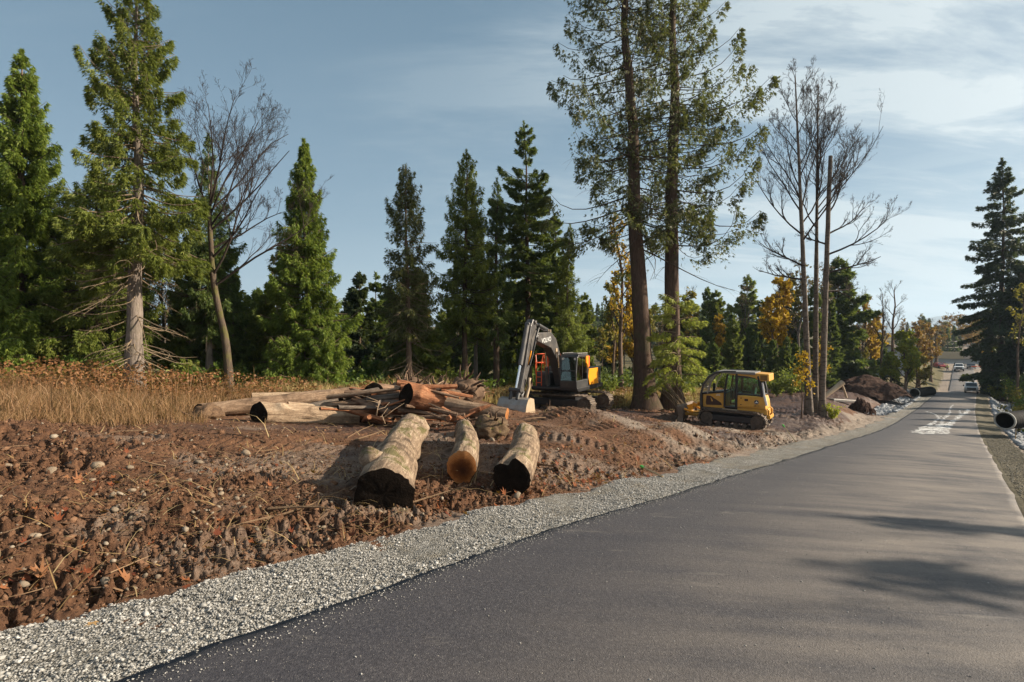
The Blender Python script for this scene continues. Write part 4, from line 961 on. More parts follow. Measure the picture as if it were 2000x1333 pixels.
# --- the forest behind: templates copied tree by tree
TPL = {
 'c1': meshes('c1', conifer(301, 10, 2.1, .14, **mixd(CED, hb=.12, nb=120, n=11000, e=.72, s0=.1, size=(.32, .085))), m_bark_brown, m_limb, m_cedar),
 'c2': meshes('c2', conifer(302, 10, 1.8, .13, **mixd(CED, hb=.16, nb=110, n=10000, e=.68, s0=.1, size=(.32, .085))), m_bark_brown, m_limb, m_fir),
 'c3': meshes('c3', conifer(303, 10, 2.5, .14, **mixd(FIR, hb=.06, nb=110, n=11000, e=.62, s0=.08, hdrop=.3, size=(.34, .10))), m_bark_dark, m_limb, m_fir),
 'c4': meshes('c4', conifer(304, 10, 2.2, .14, **mixd(FIR, hb=.05, nb=100, n=9500, e=.60, s0=.08, hdrop=.3, size=(.34, .10))), m_bark_dark, m_limb, m_dark),
 'c5': meshes('c5', conifer(305, 10, 2.0, .13, **mixd(CED, hb=.20, nb=90, n=8500, e=.66, s0=.12, bare=14, bare_h=(.05, .3), size=(.32, .08))), m_bark_grey, m_limb_pale, m_hem),
 'c6': meshes('c6', conifer(306, 10, 1.3, .11, **mixd(FIR, hb=.10, nb=100, n=7000, e=.7, s0=.1, hdrop=.2, size=(.30, .08))), m_bark_dark, m_limb, m_fir),
 'y1': meshes('y1', decid(311, 10, .10, levels=4, fork=.25, nlimb=14, up=1.6, lim_len=.26, kids=(5, 4, 3), leaf_n=1700, leaf=(.36, .28)), m_bark_brown, m_twig, None, m_yellow),
 'o1': meshes('o1', decid(312, 10, .10, levels=4, fork=.25, nlimb=14, up=1.5, lim_len=.28, kids=(5, 4, 3), leaf_n=1300, leaf=(.36, .26)), m_bark_brown, m_twig, None, m_olive),
 'b1': meshes('b1', decid(313, 10, .10, levels=4, fork=.35, nlimb=14, up=1.7, lim_len=.26, kids=(6, 5, 4), leaf_n=260, leaf=(.24, .15)), m_bark_grey, m_twig, None, m_browntwig),
 'r1': meshes('r1', decid(314, 10, .10, levels=4, fork=.2, nlimb=14, up=1.4, lim_len=.3, kids=(6, 5, 3), leaf_n=1100, leaf=(.36, .24)), m_bark_brown, m_twig, None, m_orange),
}
LBL = {'c': ('evergreen_tree', 'evergreen'), 'y': ('golden_tree', 'golden leaved tree'), 'o': ('olive_tree', 'olive leaved tree'), 'b': ('bare_tree', 'leafless tree'), 'r': ('rust_tree', 'rust leaved tree')}
TONE = {'c1': 'olive green evergreen', 'c2': 'blue green evergreen', 'c3': 'broad dark green evergreen', 'c4': 'near black evergreen', 'c5': 'pale green evergreen with bare lower limbs', 'c6': 'narrow dark green evergreen',
        'y1': 'golden leaved tree', 'o1': 'thin olive leaved tree', 'b1': 'leafless grey brown tree', 'r1': 'rust leaved tree'}
def forest(pxs, ytops, Ys, kinds, where, seed, wsc=(.85, 1.25)):
    r = np.random.default_rng(seed)
    for px in pxs:
        px = px+r.uniform(-11, 11); Y = r.uniform(*Ys); yt = r.uniform(*ytops); k = kinds[r.integers(0, len(kinds))]
        x, y, z = at(px, Y); H = ztop(yt, Y)-z
        s = H/10; ws = s*r.uniform(*wsc)
        plant(LBL[k[0]][0], TPL[k], (x, y, z-.1), f'{TONE[k]} in the forest {where}', 'tree', f'{TONE[k]}s {where}', r.uniform(0, 6.28), (ws, ws, s))
forest(np.arange(-90, 560, 24), (455, 600), (25.5, 33), ('c1', 'c5', 'c5', 'c1', 'b1', 'c2'), 'behind the left trees', 41)
forest(np.arange(-120, 620, 30), (540, 640), (39, 52), ('c1', 'c3', 'c5', 'b1', 'c4'), 'far behind the left trees', 42)
forest(np.arange(500, 700, 30), (560, 660), (38, 48), ('c4', 'c3', 'c4', 'c1'), 'behind the cone shaped cedar', 43)
forest(np.arange(690, 1010, 20), (540, 650), (46, 62), ('c1', 'c3', 'c2', 'c5', 'c5', 'b1', 'o1'), 'behind the log pile', 44)
forest(np.arange(830, 1150, 24), (600, 680), (42, 47), ('c5', 'c1', 'c5', 'c2'), 'low behind the excavator', 45)
forest(np.arange(1000, 1150, 22), (500, 600), (46, 60), ('c1', 'c3', 'c5', 'c2'), 'behind the excavator', 46)
forest(np.arange(1140, 1300, 15), (590, 650), (56, 80), ('o1', 'b1', 'o1', 'c2', 'b1', 'y1'), 'between excavator and tall cedars', 47)
forest(np.arange(1320, 1560, 19), (535, 620), (60, 85), ('c3', 'c2', 'c1', 'c6', 'c5', 'o1', 'y1', 'b1', 'o1'), 'behind the bulldozer', 48)
forest(np.arange(1330, 1600, 19), (620, 680), (52, 62), ('c4', 'c3', 'c1', 'c3', 'c2'), 'low behind the bulldozer', 49)
forest(np.arange(1530, 1660, 17), (500, 590), (58, 76), ('c6', 'c2', 'c3', 'b1'), 'behind the birches', 50)
forest(np.arange(1630, 1740, 14), (610, 670), (76, 110), ('c3', 'c6', 'r1', 'b1', 'c2', 'y1'), 'right of the birches', 51)
forest(np.arange(1640, 1760, 17), (675, 720), (70, 82), ('c3', 'c1', 'c3', 'o1'), 'low behind the earth mound', 52)
forest(np.arange(1735, 1826, 10), (622, 668), (130, 210), ('c6', 'c3', 'c6', 'r1', 'b1', 'r1', 'o1'), 'left of the far road end', 53)
forest(np.arange(1830, 1925, 9), (615, 650), (190, 240), ('c6', 'c3', 'r1', 'b1', 'r1', 'c6'), 'behind the low house', 56)
forest(np.arange(1950, 2080, 15), (600, 690), (85, 130), ('c4', 'c3', 'o1', 'c4', 'y1'), 'behind the big fir right of the road', 54)
forest(np.arange(1150, 1560, 13), (592, 632), (120, 240), ('c3', 'c6', 'c2', 'c6', 'o1'), 'far back beyond the clearing', 55)

forest(np.arange(1760, 1990, 6), (612, 648), (200, 330), ('c6', 'c3', 'r1', 'c6', 'o1', 'b1'), 'far beyond the road end', 57)

# --- trees out of the frame, whose shade falls on the road
def off(X, Y, H, tpl, ws=1.0, rz=0.0):
    z = float(terrain(X, Y)); s = H/10
    plant('evergreen_tree', TPL[tpl], (X, Y, z), 'evergreen right of the road, out of the frame', 'tree', 'evergreens out of the frame', rz, (s*ws, s*ws, s))
for a in SHADE: off(*a)

# --- undergrowth along the tree line
def shrub(px, Y, hpx, wpx, seed, label, m, n=900, group=None, leaf=(.15, .10)):
    r = np.random.default_rng(seed); x, y, z = at(px, Y); H = hpx*Y/FPX; W = wpx*Y/FPX
    k = 16; a = r.uniform(0, 2*np.pi, k); S = np.linspace(0, 1, 5); L = H*r.uniform(.6, 1.05, k); o = r.uniform(.15, .9, k)*W
    P = np.stack([np.cos(a)[:, None]*o[:, None]*S**1.3, np.sin(a)[:, None]*o[:, None]*S**1.3, L[:, None]*(S-.12*S**2)], -1)
    V1, F1 = tubes(P, np.full((k, 1), .012)*(1-.7*S)[None], 4)
    i = r.integers(0, k, n); s = r.uniform(.2, 1, n)**.8
    pos = np.stack([np.cos(a[i])*o[i]*s**1.3, np.sin(a[i])*o[i]*s**1.3, L[i]*(s-.12*s*s)], -1)+r.normal(0, .10*max(W, .4), (n, 3))
    pos[:, 2] = np.abs(pos[:, 2])
    D = r.normal(size=(n, 3)); D[:, 2] -= .2; D /= np.linalg.norm(D, axis=1, keepdims=True)
    V2, F2 = sprays(pos, D, leaf[0]*r.uniform(.6, 1.4, n), leaf[1]*r.uniform(.6, 1.4, n), r, 1)
    root = empty('shrub', (x, y, z), 0, label, 'shrub', group)
    nobj('stems', V1, [F1], m_twig, root); nobj('leaves', V2, [F2], m, root)
r = np.random.default_rng(77)
SH = [(p, 'left tree line') for p in range(-20, 380, 42)]+[(p, 'trees behind the log pile') for p in range(460, 960, 34)]+[(p, 'trees around the excavator') for p in range(985, 1200, 40)]+[(p, 'conifers behind the bulldozer') for p in range(1340, 1560, 36)]
for px, wh in SH:
    Y = {'l': 22, 't': 32, 'c': 48}[wh[0]]; Y = (37 if 'excav' in wh else Y)*r.uniform(.92, 1.1)
    if 440 < px < 700: Y = 26*r.uniform(.95, 1.1)
    br = r.random()
    shrub(px+r.uniform(-12, 12), Y, r.uniform(32, 78), r.uniform(20, 38), int(r.integers(1e6)), f'green leafy shrub at the foot of the {wh}', m_shrub if br < .65 else m_hem, 800, f'shrubs at the foot of the {wh}', (.20, .13))
shrub(1625, 31, 34, 22, 5001, 'low yellow leaved shrub at the foot of the right birch', m_lime, 420, leaf=(.13, .09))
shrub(1950, 72, 38, 24, 5002, 'bright lime green bush at the foot of the big fir by the ditch', m_lime, 900, leaf=(.25, .18))
for i, (px, Y) in enumerate(((1975, 60), (1992, 50), (2010, 44), (1990, 38), (2015, 33))):
    shrub(px, Y, r.uniform(60, 80), r.uniform(24, 36), 5010+i, 'olive brown bush on the bank right of the road', m_olive if i % 2 else m_shrub, 900, 'bushes on the right bank', (.2, .13))

# --- dry grass and bracken
def inpoly(X, Y, poly):
    c = np.zeros(len(X), bool); n = len(poly)
    for i in range(n):
        x0, y0 = poly[i]; x1, y1 = poly[(i+1) % n]
        m = ((y0 > Y) != (y1 > Y)) & (X < (x1-x0)*(Y-y0)/(y1-y0+1e-12)+x0); c ^= m
    return c
def inside(n, poly, rng):
    P = np.array(poly); a, b_ = P.min(0), P.max(0); X = np.empty(0); Y = np.empty(0)
    while len(X) < n:
        x = rng.uniform(a[0], b_[0], n*2); y = rng.uniform(a[1], b_[1], n*2); k = inpoly(x, y, poly); X = np.r_[X, x[k]]; Y = np.r_[Y, y[k]]
    return X[:n], Y[:n]
def blades(X, Y, h, w_, rng, lean=.35):
    n = len(X); Z = ground_z(X, Y)-.03
    a = rng.uniform(0, 2*np.pi, n); b_ = rng.uniform(0, 2*np.pi, n); l = np.abs(rng.normal(0, lean, n))*h
    P0 = np.stack([X, Y, Z], -1); tx, ty = np.cos(a)*l, np.sin(a)*l
    W = np.stack([np.cos(b_)*w_*.5, np.sin(b_)*w_*.5, 0*w_], -1)
    M_ = P0+np.stack([tx*.35, ty*.35, h*.6], -1); T_ = P0+np.stack([tx, ty, h*rng.uniform(.85, 1, n)], -1)
    V = np.stack([P0-W, P0+W, M_-W*.75, M_+W*.75, T_], 1).reshape(-1, 3); o = np.arange(n)*5
    return V, [np.stack([o, o+1, o+3, o+2], -1), np.stack([o+2, o+3, o+4], -1)]
m_grass = foliage('dry_grass', [(.12, .058, .028), (.22, .118, .056), (.34, .21, .110), (.23, .125, .055)], .3)
m_bracken = foliage('dead_bracken', [(.10, .042, .018), (.19, .082, .033), (.27, .135, .058), (.24, .11, .045)], .25)
left_poly = [(-13, 10.6), (-10.8, 11.1), (-9.6, 12.2), (-8.7, 13.6), (-9.4, 15.6), (-9.8, 17.6), (-7.4, 18.8), (-6.5, 20), (-8, 22), (-14, 22.5), (-27, 24), (-26, 17)]
mid_poly = [(-7, 18.5), (-3, 22), (0, 26.5), (1.5, 29.5), (5, 30), (7.5, 32.6), (11, 32.5), (13.5, 34), (18, 41), (19, 48), (8, 46), (-8, 30), (-12, 23)]
rng = np.random.default_rng(21)
X, Y = inside(80000, left_poly, rng); f = fbm(X*.5, Y*.5, oct=3, seed=151)
f2 = fbm(X*1.6, Y*1.6, oct=3, seed=153); k = f2+.7*rng.random(len(X)) > .12; X, Y, f, f2 = X[k], Y[k], f[k], f2[k]
h = (.18+.60*rng.random(len(X))**1.7)*(1+.7*f+.5*f2); V, F = blades(X, Y, h, rng.uniform(.008, .020, len(X)), rng, .75)
X2, Y2 = inside(420, left_poly, rng); V2, F2 = blades(X2, Y2, rng.uniform(.7, 1.7, 420), np.full(420, .016), rng, .25)
cx_, cy_ = inside(150, [(-13, 9.6), (-10.4, 10.2), (-8.6, 11.6), (-7.8, 13.2), (-8.7, 13.9), (-9.8, 12.6), (-11, 11.4), (-13, 11)], rng)
X3 = np.repeat(cx_, 26)+rng.normal(0, .10, 150*26); Y3 = np.repeat(cy_, 26)+rng.normal(0, .10, 150*26); V3, F3 = blades(X3, Y3, rng.uniform(.10, .42, len(X3)), np.full(len(X3), .010), rng, .9)
F2 = [np.concatenate([a_, b_+len(V2)]) for a_, b_ in zip(F2, F3)]; V2 = np.concatenate([V2, V3])
V, F = np.concatenate([V, V2]), [np.concatenate([a_, b_+len(V)]) for a_, b_ in zip(F, F2)]
tag(nobj('dry_grass', V, F, m_grass), 'tall straw coloured grass in front of the left trees', 'grass', kind='stuff')
def bracken(n, poly, hs, rng, seed, sz):
    X, Y = inside(n, poly, rng); f = fbm(X*.8, Y*.8, oct=3, seed=seed); k = f > -.12; X, Y, f = X[k], Y[k], f[k]; n = len(X)
    kx = rng.normal(0, .2, (n, 6)); ky = rng.normal(0, .2, (n, 6)); hz = hs*(1+.6*f)[:, None]*rng.uniform(.35, 1.15, (n, 6))
    P = np.stack([X[:, None]+kx, Y[:, None]+ky, ground_z(X, Y)[:, None]+hz], -1).reshape(-1, 3); m = len(P)
    D = rng.normal(size=(m, 3)); D[:, 2] = -np.abs(D[:, 2])*.5; D /= np.linalg.norm(D, axis=1, keepdims=True)
    V1, F1 = sprays(P, D, sz*rng.uniform(.6, 1.4, m), .38*sz*rng.uniform(.6, 1.3, m), rng, 2)
    V2, F2 = blades(X, Y, hs*(1+.5*f), np.full(n, .014), rng, .2)
    return merge([(V1, F1)]+[(V2, F2[0])])
V, F = bracken(2100, [(-27, 17.5), (-13, 14.8), (-10.4, 15.2), (-10.4, 17.6), (-7.4, 19), (-7, 20), (-14, 21.5), (-27, 23)], .9, rng, 161, .12)
tag(nobj('dead_bracken', V, F, m_bracken), 'rust brown dead bracken under the left trees', 'bracken', kind='stuff')
X, Y = inside(34000, mid_poly, rng); f = fbm(X*.4, Y*.4, oct=3, seed=171)
V, F = blades(X, Y, (.4+.6*rng.random(len(X)))*(1+.5*f), rng.uniform(.018, .04, len(X)), rng, .5)
tag(nobj('dry_grass', V, F, foliage('pale_dry_grass', [(.22, .15, .06), (.36, .26, .11), (.48, .37, .17), (.34, .28, .09)], .35)), 'dry yellow grass behind the log pile and the machines', 'grass', kind='stuff')
V, F = bracken(2600, mid_poly, .6, rng, 181, .24)
tag(nobj('dead_bracken', V, F, m_bracken), 'rust brown dead bracken behind the log pile and the excavator', 'bracken', kind='stuff')
# ferns and brush on the forest floor
def brush(n, poly, hs, m, sz, seed, label):
    rg = np.random.default_rng(seed); X, Y = inside(n, poly, rg); f = fbm(X*.3, Y*.3, oct=3, seed=seed)
    hz = hs*(1+.8*f)*rg.random(n)**.7; P = np.stack([X, Y, ground_z(X, Y)+hz], -1)
    D = rg.normal(size=(n, 3)); D /= np.linalg.norm(D, axis=1, keepdims=True)
    V, F = sprays(P, D, sz*rg.uniform(.6, 1.4, n), .5*sz*rg.uniform(.6, 1.3, n), rg, 2)
    tag(nobj('forest_undergrowth', V, [F], m), label, 'undergrowth', kind='stuff')
brush(16000, [(-30, 22), (-14, 22.5), (-8, 24), (2, 37), (2, 48), (-20, 45), (-45, 40)], 1.1, m_shrub, .26, 191, 'leafy undergrowth beneath the left and middle trees')
brush(14000, [(2, 40), (14, 42), (20, 52), (34, 58), (44, 68), (52, 90), (30, 90), (0, 60)], 1.5, m_fir, .4, 192, 'dark undergrowth beneath the trees behind the machines')
# ------------------------------------------------------------------ logs, stumps, debris
def logwood(name, c1, c2, c3, moss=None, mossamt=.8, crack=True):
    m, t, b = newmat(name)
    o = t.coord('Object'); v = t.coord('Object', (14, 1.6, 14))
    n = t.noise(1.2, v, 8, .7, .8); n2 = t.noise(1.7, o, 7, .65, .5); n3 = t.noise(9, o, 6, .7)
    col = t.ramp(t.math('ADD', t.math('MULTIPLY', n, .55), t.math('MULTIPLY', n2, .45)), [(.32, c1), (.50, c2), (.66, c3)])
    blot = t.ramp(n2, [(.36, (1, 1, 1)), (.46, (0, 0, 0))])
    col = t.mix(t.math('MULTIPLY', blot, .65), col, c1)
    col = t.mix(t.math('MULTIPLY', t.ramp(n3, [(.58, (0, 0, 0)), (.74, (1, 1, 1))]), .5), col, (.10, .065, .04))
    if moss:
        g = t.new('ShaderNodeNewGeometry'); up = t.new('ShaderNodeSeparateXYZ', inp={0: g.outputs['Normal']}).outputs[2]
        mn = t.noise(1.6, o, 8, .75, .7)
        f = t.math('MULTIPLY', t.ramp(mn, [(.53, (0, 0, 0)), (.58, (1, 1, 1))]), t.ramp(up, [(.15, (0, 0, 0)), (.6, (1, 1, 1))]))
        col = t.mix(t.math('MULTIPLY', f, mossamt), col, t.mix(n3, (.06, .055, .018), moss))
    cr_ = t.noise(3.0, t.coord('Object', (26, 1.1, 26)), 4, .6); crk = t.ramp(cr_, [(.30, (1, 1, 1)), (.37, (0, 0, 0))])
    col = t.mix(t.math('MULTIPLY', crk, .8), col, (.028, .018, .012))
    setp(t, b, col, .88, t.bump(t.math('SUBTRACT', t.math('ADD', n, t.math('MULTIPLY', n3, .7)), crk), 1.0, .035), spec=.2)
    return m
m_log = logwood('weathered_log', (.045, .030, .021), (.235, .165, .110), (.46, .36, .26), (.115, .105, .022))
m_log_pale = logwood('peeled_log', (.13, .083, .052), (.36, .25, .16), (.56, .43, .30))
m_log_tan = logwood('tan_log', (.07, .043, .028), (.215, .14, .09), (.38, .27, .18))
m_log_grey = logwood('grey_barked_log', (.055, .042, .034), (.13, .10, .078), (.25, .20, .155))
m_log_red = logwood('split_red_log', (.14, .052, .026), (.30, .125, .060), (.44, .22, .115))
m_log_brown = logwood('brown_log', (.075, .045, .03), (.17, .105, .068), (.29, .19, .125))
def endwood(name, c1, c2, scale=1.0):
    m, t, b = newmat(name); o = t.coord('Object')
    n = t.noise(3.5, o, 6, .65, .6); n2 = t.noise(40, o, 4, .6)
    setp(t, b, t.ramp(t.math('ADD', t.math('MULTIPLY', n, .7), t.math('MULTIPLY', n2, .3)), [(.36, c1), (.64, c2)]), .95, t.bump(n2, .6, .02), spec=.1); return m
m_end_black = endwood('shaded_rot_end', (.005, .004, .0035), (.022, .016, .012)); m_end_black.node_tree.nodes['Principled BSDF'].inputs['Specular IOR Level'].default_value = .02  # dark rot, with the shade of the unlit face put into the colour
m_end_heart, t, b = newmat('heartwood_end'); o = t.coord('Object'); sx = t.new('ShaderNodeSeparateXYZ', inp={0: o}); nn = t.noise(6, o, 6, .7)
rad_ = t.math('SQRT', t.math('ADD', t.math('MULTIPLY', sx.outputs[0], sx.outputs[0]), t.math('POWER', t.math('ADD', sx.outputs[2], .05), 2.0)))
hc = t.ramp(t.math('ADD', rad_, t.math('MULTIPLY', t.math('SUBTRACT', nn, .5), .22)), [(.05, (.05, .018, .008)), (.15, (.16, .055, .016)), (.22, (.40, .16, .050)), (.30, (.46, .22, .085))])
hr = t.math('SINE', t.math('MULTIPLY', t.math('ADD', rad_, t.math('MULTIPLY', nn, .03)), 260.0)); setp(t, b, t.mix(t.math('MULTIPLY', t.math('ADD', hr, 1.0), .16), hc, (.07, .025, .01)), .9, t.bump(nn, .5, .02), spec=.15)
m_end_rust = endwood('fresh_cut_end', (.13, .045, .014), (.46, .20, .075))
m_end_tan = endwood('tan_cut_end', (.20, .12, .065), (.42, .29, .17))
m_end_dark = endwood('dark_cut_end', (.018, .011, .008), (.055, .032, .022))
def log(name, label, p0, p1, r0, r1, seed, mat, end, cat='log', group=None, lobes=.10, oval=(1, 1), knots=2, bow=.02, parent=None, skew=0.0, oblique=0.0, heart=False, n=44, M=40):
    """p0 is the end nearest the camera"""
    rg = np.random.default_rng(seed); p0, p1 = np.array(p0, float), np.array(p1, float)
    ax = p1-p0; L = np.linalg.norm(ax); ax /= L
    side = np.cross(ax, [0, 0, 1.]); side /= np.linalg.norm(side); up = np.cross(side, ax)
    t = np.linspace(0, 1, M); a = 2*np.pi*np.arange(n)/n
    T, A = np.meshgrid(t, a, indexing='ij')
    r = (r0+(r1-r0)*T)*(1+lobes*fbm(np.cos(A)*1.1+seed, np.sin(A)*1.1, T*L*.35, oct=3, seed=seed)+.075*fbm(np.cos(A)*4, np.sin(A)*4+seed, T*L*1.4, oct=3, seed=seed+3)+.15*np.exp(-T*L/(r0*1.6))*lobes*4*fbm(np.cos(A)*1.3+5, np.sin(A)*1.3+seed, oct=2, seed=seed+1))
    r = r*(1+.035*fbm(np.cos(A)*7+seed, np.sin(A)*7, T*L*.7, oct=3, seed=seed+7)+.03*np.sign(fbm(np.cos(A)*2.2, np.sin(A)*2.2+seed, T*L*.9, oct=3, seed=seed+9))*sstep(.05, .2, T))
    if heart: r = r*(1-.34*np.exp(-((A-1.95)/.30)**2)*np.exp(-T*L/1.1))
    for _ in range(knots):
        ta, tt = rg.uniform(0, 2*np.pi), rg.uniform(.1, .9)
        da = np.angle(np.exp(1j*(A-ta))); r = r+r0*.28*np.exp(-(da/.35)**2-((T-tt)*L/(r0*.5))**2)
    c = p0+ax*(T*L)[..., None]+(side*(bow*L*np.sin(np.pi*T))[..., None])
    P = c+r[..., None]*(np.cos(A)[..., None]*side*oval[0]+np.sin(A)[..., None]*up*oval[1])
    P = P+ax*(skew*np.sin(A)*r0*(1-T))[..., None]
    P = P+ax*(oblique*np.cos(A)*r0*(1-T)**2)[..., None]
    root = empty(name, p0, 0, label, cat, group)
    V = (P-p0).reshape(-1, 3)
    rot = Matrix((side, ax, up)).transposed()
    i, j = np.meshgrid(np.arange(M-1), np.arange(n), indexing='ij'); j2 = (j+1) % n
    F = np.stack([i*n+j, i*n+j2, (i+1)*n+j2, (i+1)*n+j], -1).reshape(-1, 4)
    Vl = V @ np.array(rot)                                        # local frame: Y runs along the log
    root.rotation_euler = rot.to_euler()
    nobj('log_surface', Vl, [F], mat, root, smooth=True)
    for which, k in (('front', 0), ('back', M-1)):
        ring = Vl.reshape(M, n, 3)[k]; cen = ring.mean(0); Vc = [ring]
        for f in (.75, .5, .25): Vc.append(cen+(ring-cen)*f+np.array([0, (-.012 if k == 0 else .012), 0])+rg.normal(0, .004, (n, 3))*np.array([0, 1, 0]))
        Vc = np.concatenate(Vc+[cen[None]+[[0, -.012 if k == 0 else .012, 0]]])
        ff = []
        for lv in range(3):
            ff.append(np.stack([lv*n+np.arange(n), (lv+1)*n+np.arange(n), (lv+1)*n+(np.arange(n)+1) % n, lv*n+(np.arange(n)+1) % n], -1))
        tr = np.stack([3*n+np.arange(n), np.full(n, 4*n), 3*n+(np.arange(n)+1) % n], -1)
        if k: ff = [f[:, ::-1] for f in ff]; tr = tr[:, ::-1]
        nobj('cut_end', Vc, ff+[tr], end, root)
    return root
def floorz(P, r, sink=.08): 
    P = np.array(P, float); P[2] = float(terrain(P[0], P[1]))+r*(1-sink); return P
# the three logs in front
k0 = pt(750, 948, 6.35); k1 = pt(806, 834, 11.2)
L1 = log('fallen_log', 'largest of the three front logs, pale wood with black end facing the road', floorz(k0, .29, .28), floorz(k1, .33, .1), .36, .34, 401, m_log, m_end_black, lobes=.26, knots=4, bow=-.02, oval=(1.0, .88))
# its sawn branch stub
b_ = MB(); b_.tube([(-.12, 1.0, .12), (-.24, .86, .24), (-.33, .74, .33)], [.18, .14, .135], 14)
b_.build('branch_stub', m_log, L1, smooth=True)
k0 = pt(902, 905, 8.0); k1 = pt(906, 850, 11.6)
log('fallen_log', 'middle front log with rust orange cut end and a moss collar', floorz(k0, .275, .08), floorz(k1, .27, .08), .25, .245, 402, m_log, m_end_heart, lobes=.06, oval=(.92, 1.12), skew=-.25)
k0 = pt(1001, 920, 7.75); k1 = pt(1026, 846, 11.4)
log('fallen_log', 'right front log with black heart shaped end and mossy far tip', floorz(k0, .285, .08), floorz(k1, .27, .08), .285, .26, 403, m_log, m_end_black, lobes=.12, heart=True)
# the pile
def onground(P, r):
    P = np.array(P, float); P[2] = max(P[2], float(terrain(P[0], P[1]))+.72*r); return P
def plog(label, a, b_, r0, r1, seed, mat, end=m_end_dark, **kw): return log('piled_log', label, onground(pt(*a), r0), onground(pt(*b_), r1), r0*1.12, r1*1.15, seed, mat, end, group='logs in the pile', **kw)
plog('long tan log topmost at the left of the pile, dark end by the dry grass', (390, 805, 14.5), (692, 770, 17.4), .18, .22, 411, m_log_tan, m_end_black, bow=.01, oblique=.7)
plog('pale peeled log lying lowest and nearest at the left of the pile', (505, 822, 13.9), (700, 822, 15.0), .27, .22, 412, m_log_pale, m_end_black, lobes=.3, bow=0, oblique=.75)
plog('pale log continuing right of the lowest peeled log', (660, 828, 15.5), (788, 829, 16.4), .18, .13, 413, m_log_pale, m_end_tan)
plog('thick pale slab overlapping the lowest peeled log behind its step', (560, 818, 14.5), (700, 822, 15.6), .27, .2, 414, m_log_pale, m_end_rust, lobes=.2)
plog('pale log half buried behind the lowest peeled log at the far left', (430, 822, 15.2), (560, 806, 16.0), .17, .17, 415, m_log_pale, m_end_black)
plog('grey barked log slanting up to the right across the pile', (590, 806, 15.2), (752, 764, 17.2), .19, .15, 416, m_log_grey, m_end_tan)
plog('pale log at the back of the pile against the trees', (492, 779, 17.0), (700, 773, 18.6), .17, .17, 417, m_log_pale, m_end_black)
plog('tan crooked log between the grey log and the ground', (640, 808, 15.4), (728, 786, 16.6), .14, .16, 418, m_log_tan, m_end_tan, lobes=.25)
plog('short brown log with a round black end at the top of the pile', (730, 764, 16.0), (800, 772, 17.6), .22, .19, 419, m_log_brown, m_end_black, oblique=.6)
plog('dark short log poking out below the red split log', (764, 778, 16.0), (792, 786, 17.0), .17, .17, 420, m_log_brown, m_end_black)
plog('big red split log leaning on the pile with an orange side', (793, 772, 14.3), (884, 797, 14.6), .26, .24, 421, m_log_red, m_end_black, lobes=.22, oval=(.8, 1.05), bow=0, knots=3, oblique=.6)
plog('pinkish tan log lower right, ending by the excavator bucket', (872, 794, 14.3), (990, 819, 13.9), .22, .16, 422, m_log_tan, m_end_rust, lobes=.12)
plog('tan log hidden under the back of the pile', (600, 792, 17.5), (720, 782, 18.2), .15, .15, 423, m_log_tan, m_end_tan)
plog('reddish slab wedged under the pinkish tan log', (864, 806, 13.6), (908, 826, 13.1), .13, .08, 424, m_log_red, m_end_rust, lobes=.3)
rg = np.random.default_rng(46)
for i in range(44):
    px, py, Y = rg.uniform(680, 868), rg.uniform(757, 818), rg.uniform(14.2, 17.0); a = rg.uniform(-.9, .9); L = rg.uniform(1.0, 2.3); d_ = np.array([math.cos(a), math.sin(a)*.7, rg.uniform(-.25, .3)])*L
    p = pt(px, py, Y); p[2] = max(p[2], float(terrain(p[0], p[1]))+.12); r_ = rg.uniform(.07, .17)
    log('split_timber', 'rough split timber jammed in the middle of the log pile', p-d_/2, p+d_/2, r_, r_*.7, 600+i, [m_log_red, m_log_brown, m_log_tan, m_log_red, m_log_brown, m_log_grey][i % 6], [m_end_dark, m_end_rust, m_end_black][i % 3], cat='timber', group='split timbers in the log pile', lobes=.5, oval=(1, .6), n=18, M=12)
# broken wood
rg = np.random.default_rng(44)
for i in range(46):
    px, py, Y = rg.uniform(690, 930), rg.uniform(788, 826), rg.uniform(13.6, 17.2)
    if px > 860: py = rg.uniform(806, 832); Y = rg.uniform(12.6, 14)
    a = rg.uniform(0, np.pi); L = rg.uniform(.4, 1.5); d = np.array([math.cos(a), math.sin(a)*.6, rg.uniform(-.2, .45)]); p = pt(px, py, Y); p[2] = max(p[2], float(terrain(p[0], p[1]))+.05)
    ms_ = MB(); q = p*0; pts = [q, d*L*.5+rg.normal(0, .03, 3), d*L]; r0 = rg.uniform(.025, .085)
    ms_.tube(pts, [r0, r0*.9, r0*.35], 7)
    o = ms_.build('broken_branch', [m_log_tan, m_log_red, m_log_brown, m_log_red, m_log_grey][rg.integers(0, 5)])
    o.location = p; tag(o, 'splintered piece of wood in the heart of the log pile', 'branch', 'splintered wood in the log pile')
def branch(name, label, pts, r, mat, Y=None, kids=0, seed=0):
    P = np.array([pt(*q) for q in pts]); m = MB(); m.tube(P-P[0], np.linspace(r, r*.35, len(P)), 8)
    rg = np.random.default_rng(seed)
    for _ in range(kids):
        s = rg.uniform(.3, .95)*(len(P)-1); a = int(min(s, len(P)-2)); q = P[a]+(P[a+1]-P[a])*(s-a)-P[0]
        d = rg.normal(0, .35, 3); d[2] = abs(d[2])*.6; m.tube([q, q+d*.5, q+d+rg.normal(0, .05, 3)], [r*.4, r*.3, r*.12], 5)
    o = m.build(name, mat, smooth=True); o.location = P[0]; return tag(o, label, 'branch')
branch('broken_branch', 'white splintered branch sticking up behind the red split log', [(853, 783, 15.4), (846, 765, 15.4), (838, 748, 15.5)], .075, m_log_pale, kids=2, seed=1)
branch('broken_branch', 'long thin limb rising left of the uprooted stump', [(822, 775, 18), (800, 757, 18), (783, 742, 18)], .09, m_log_tan, kids=4, seed=2)
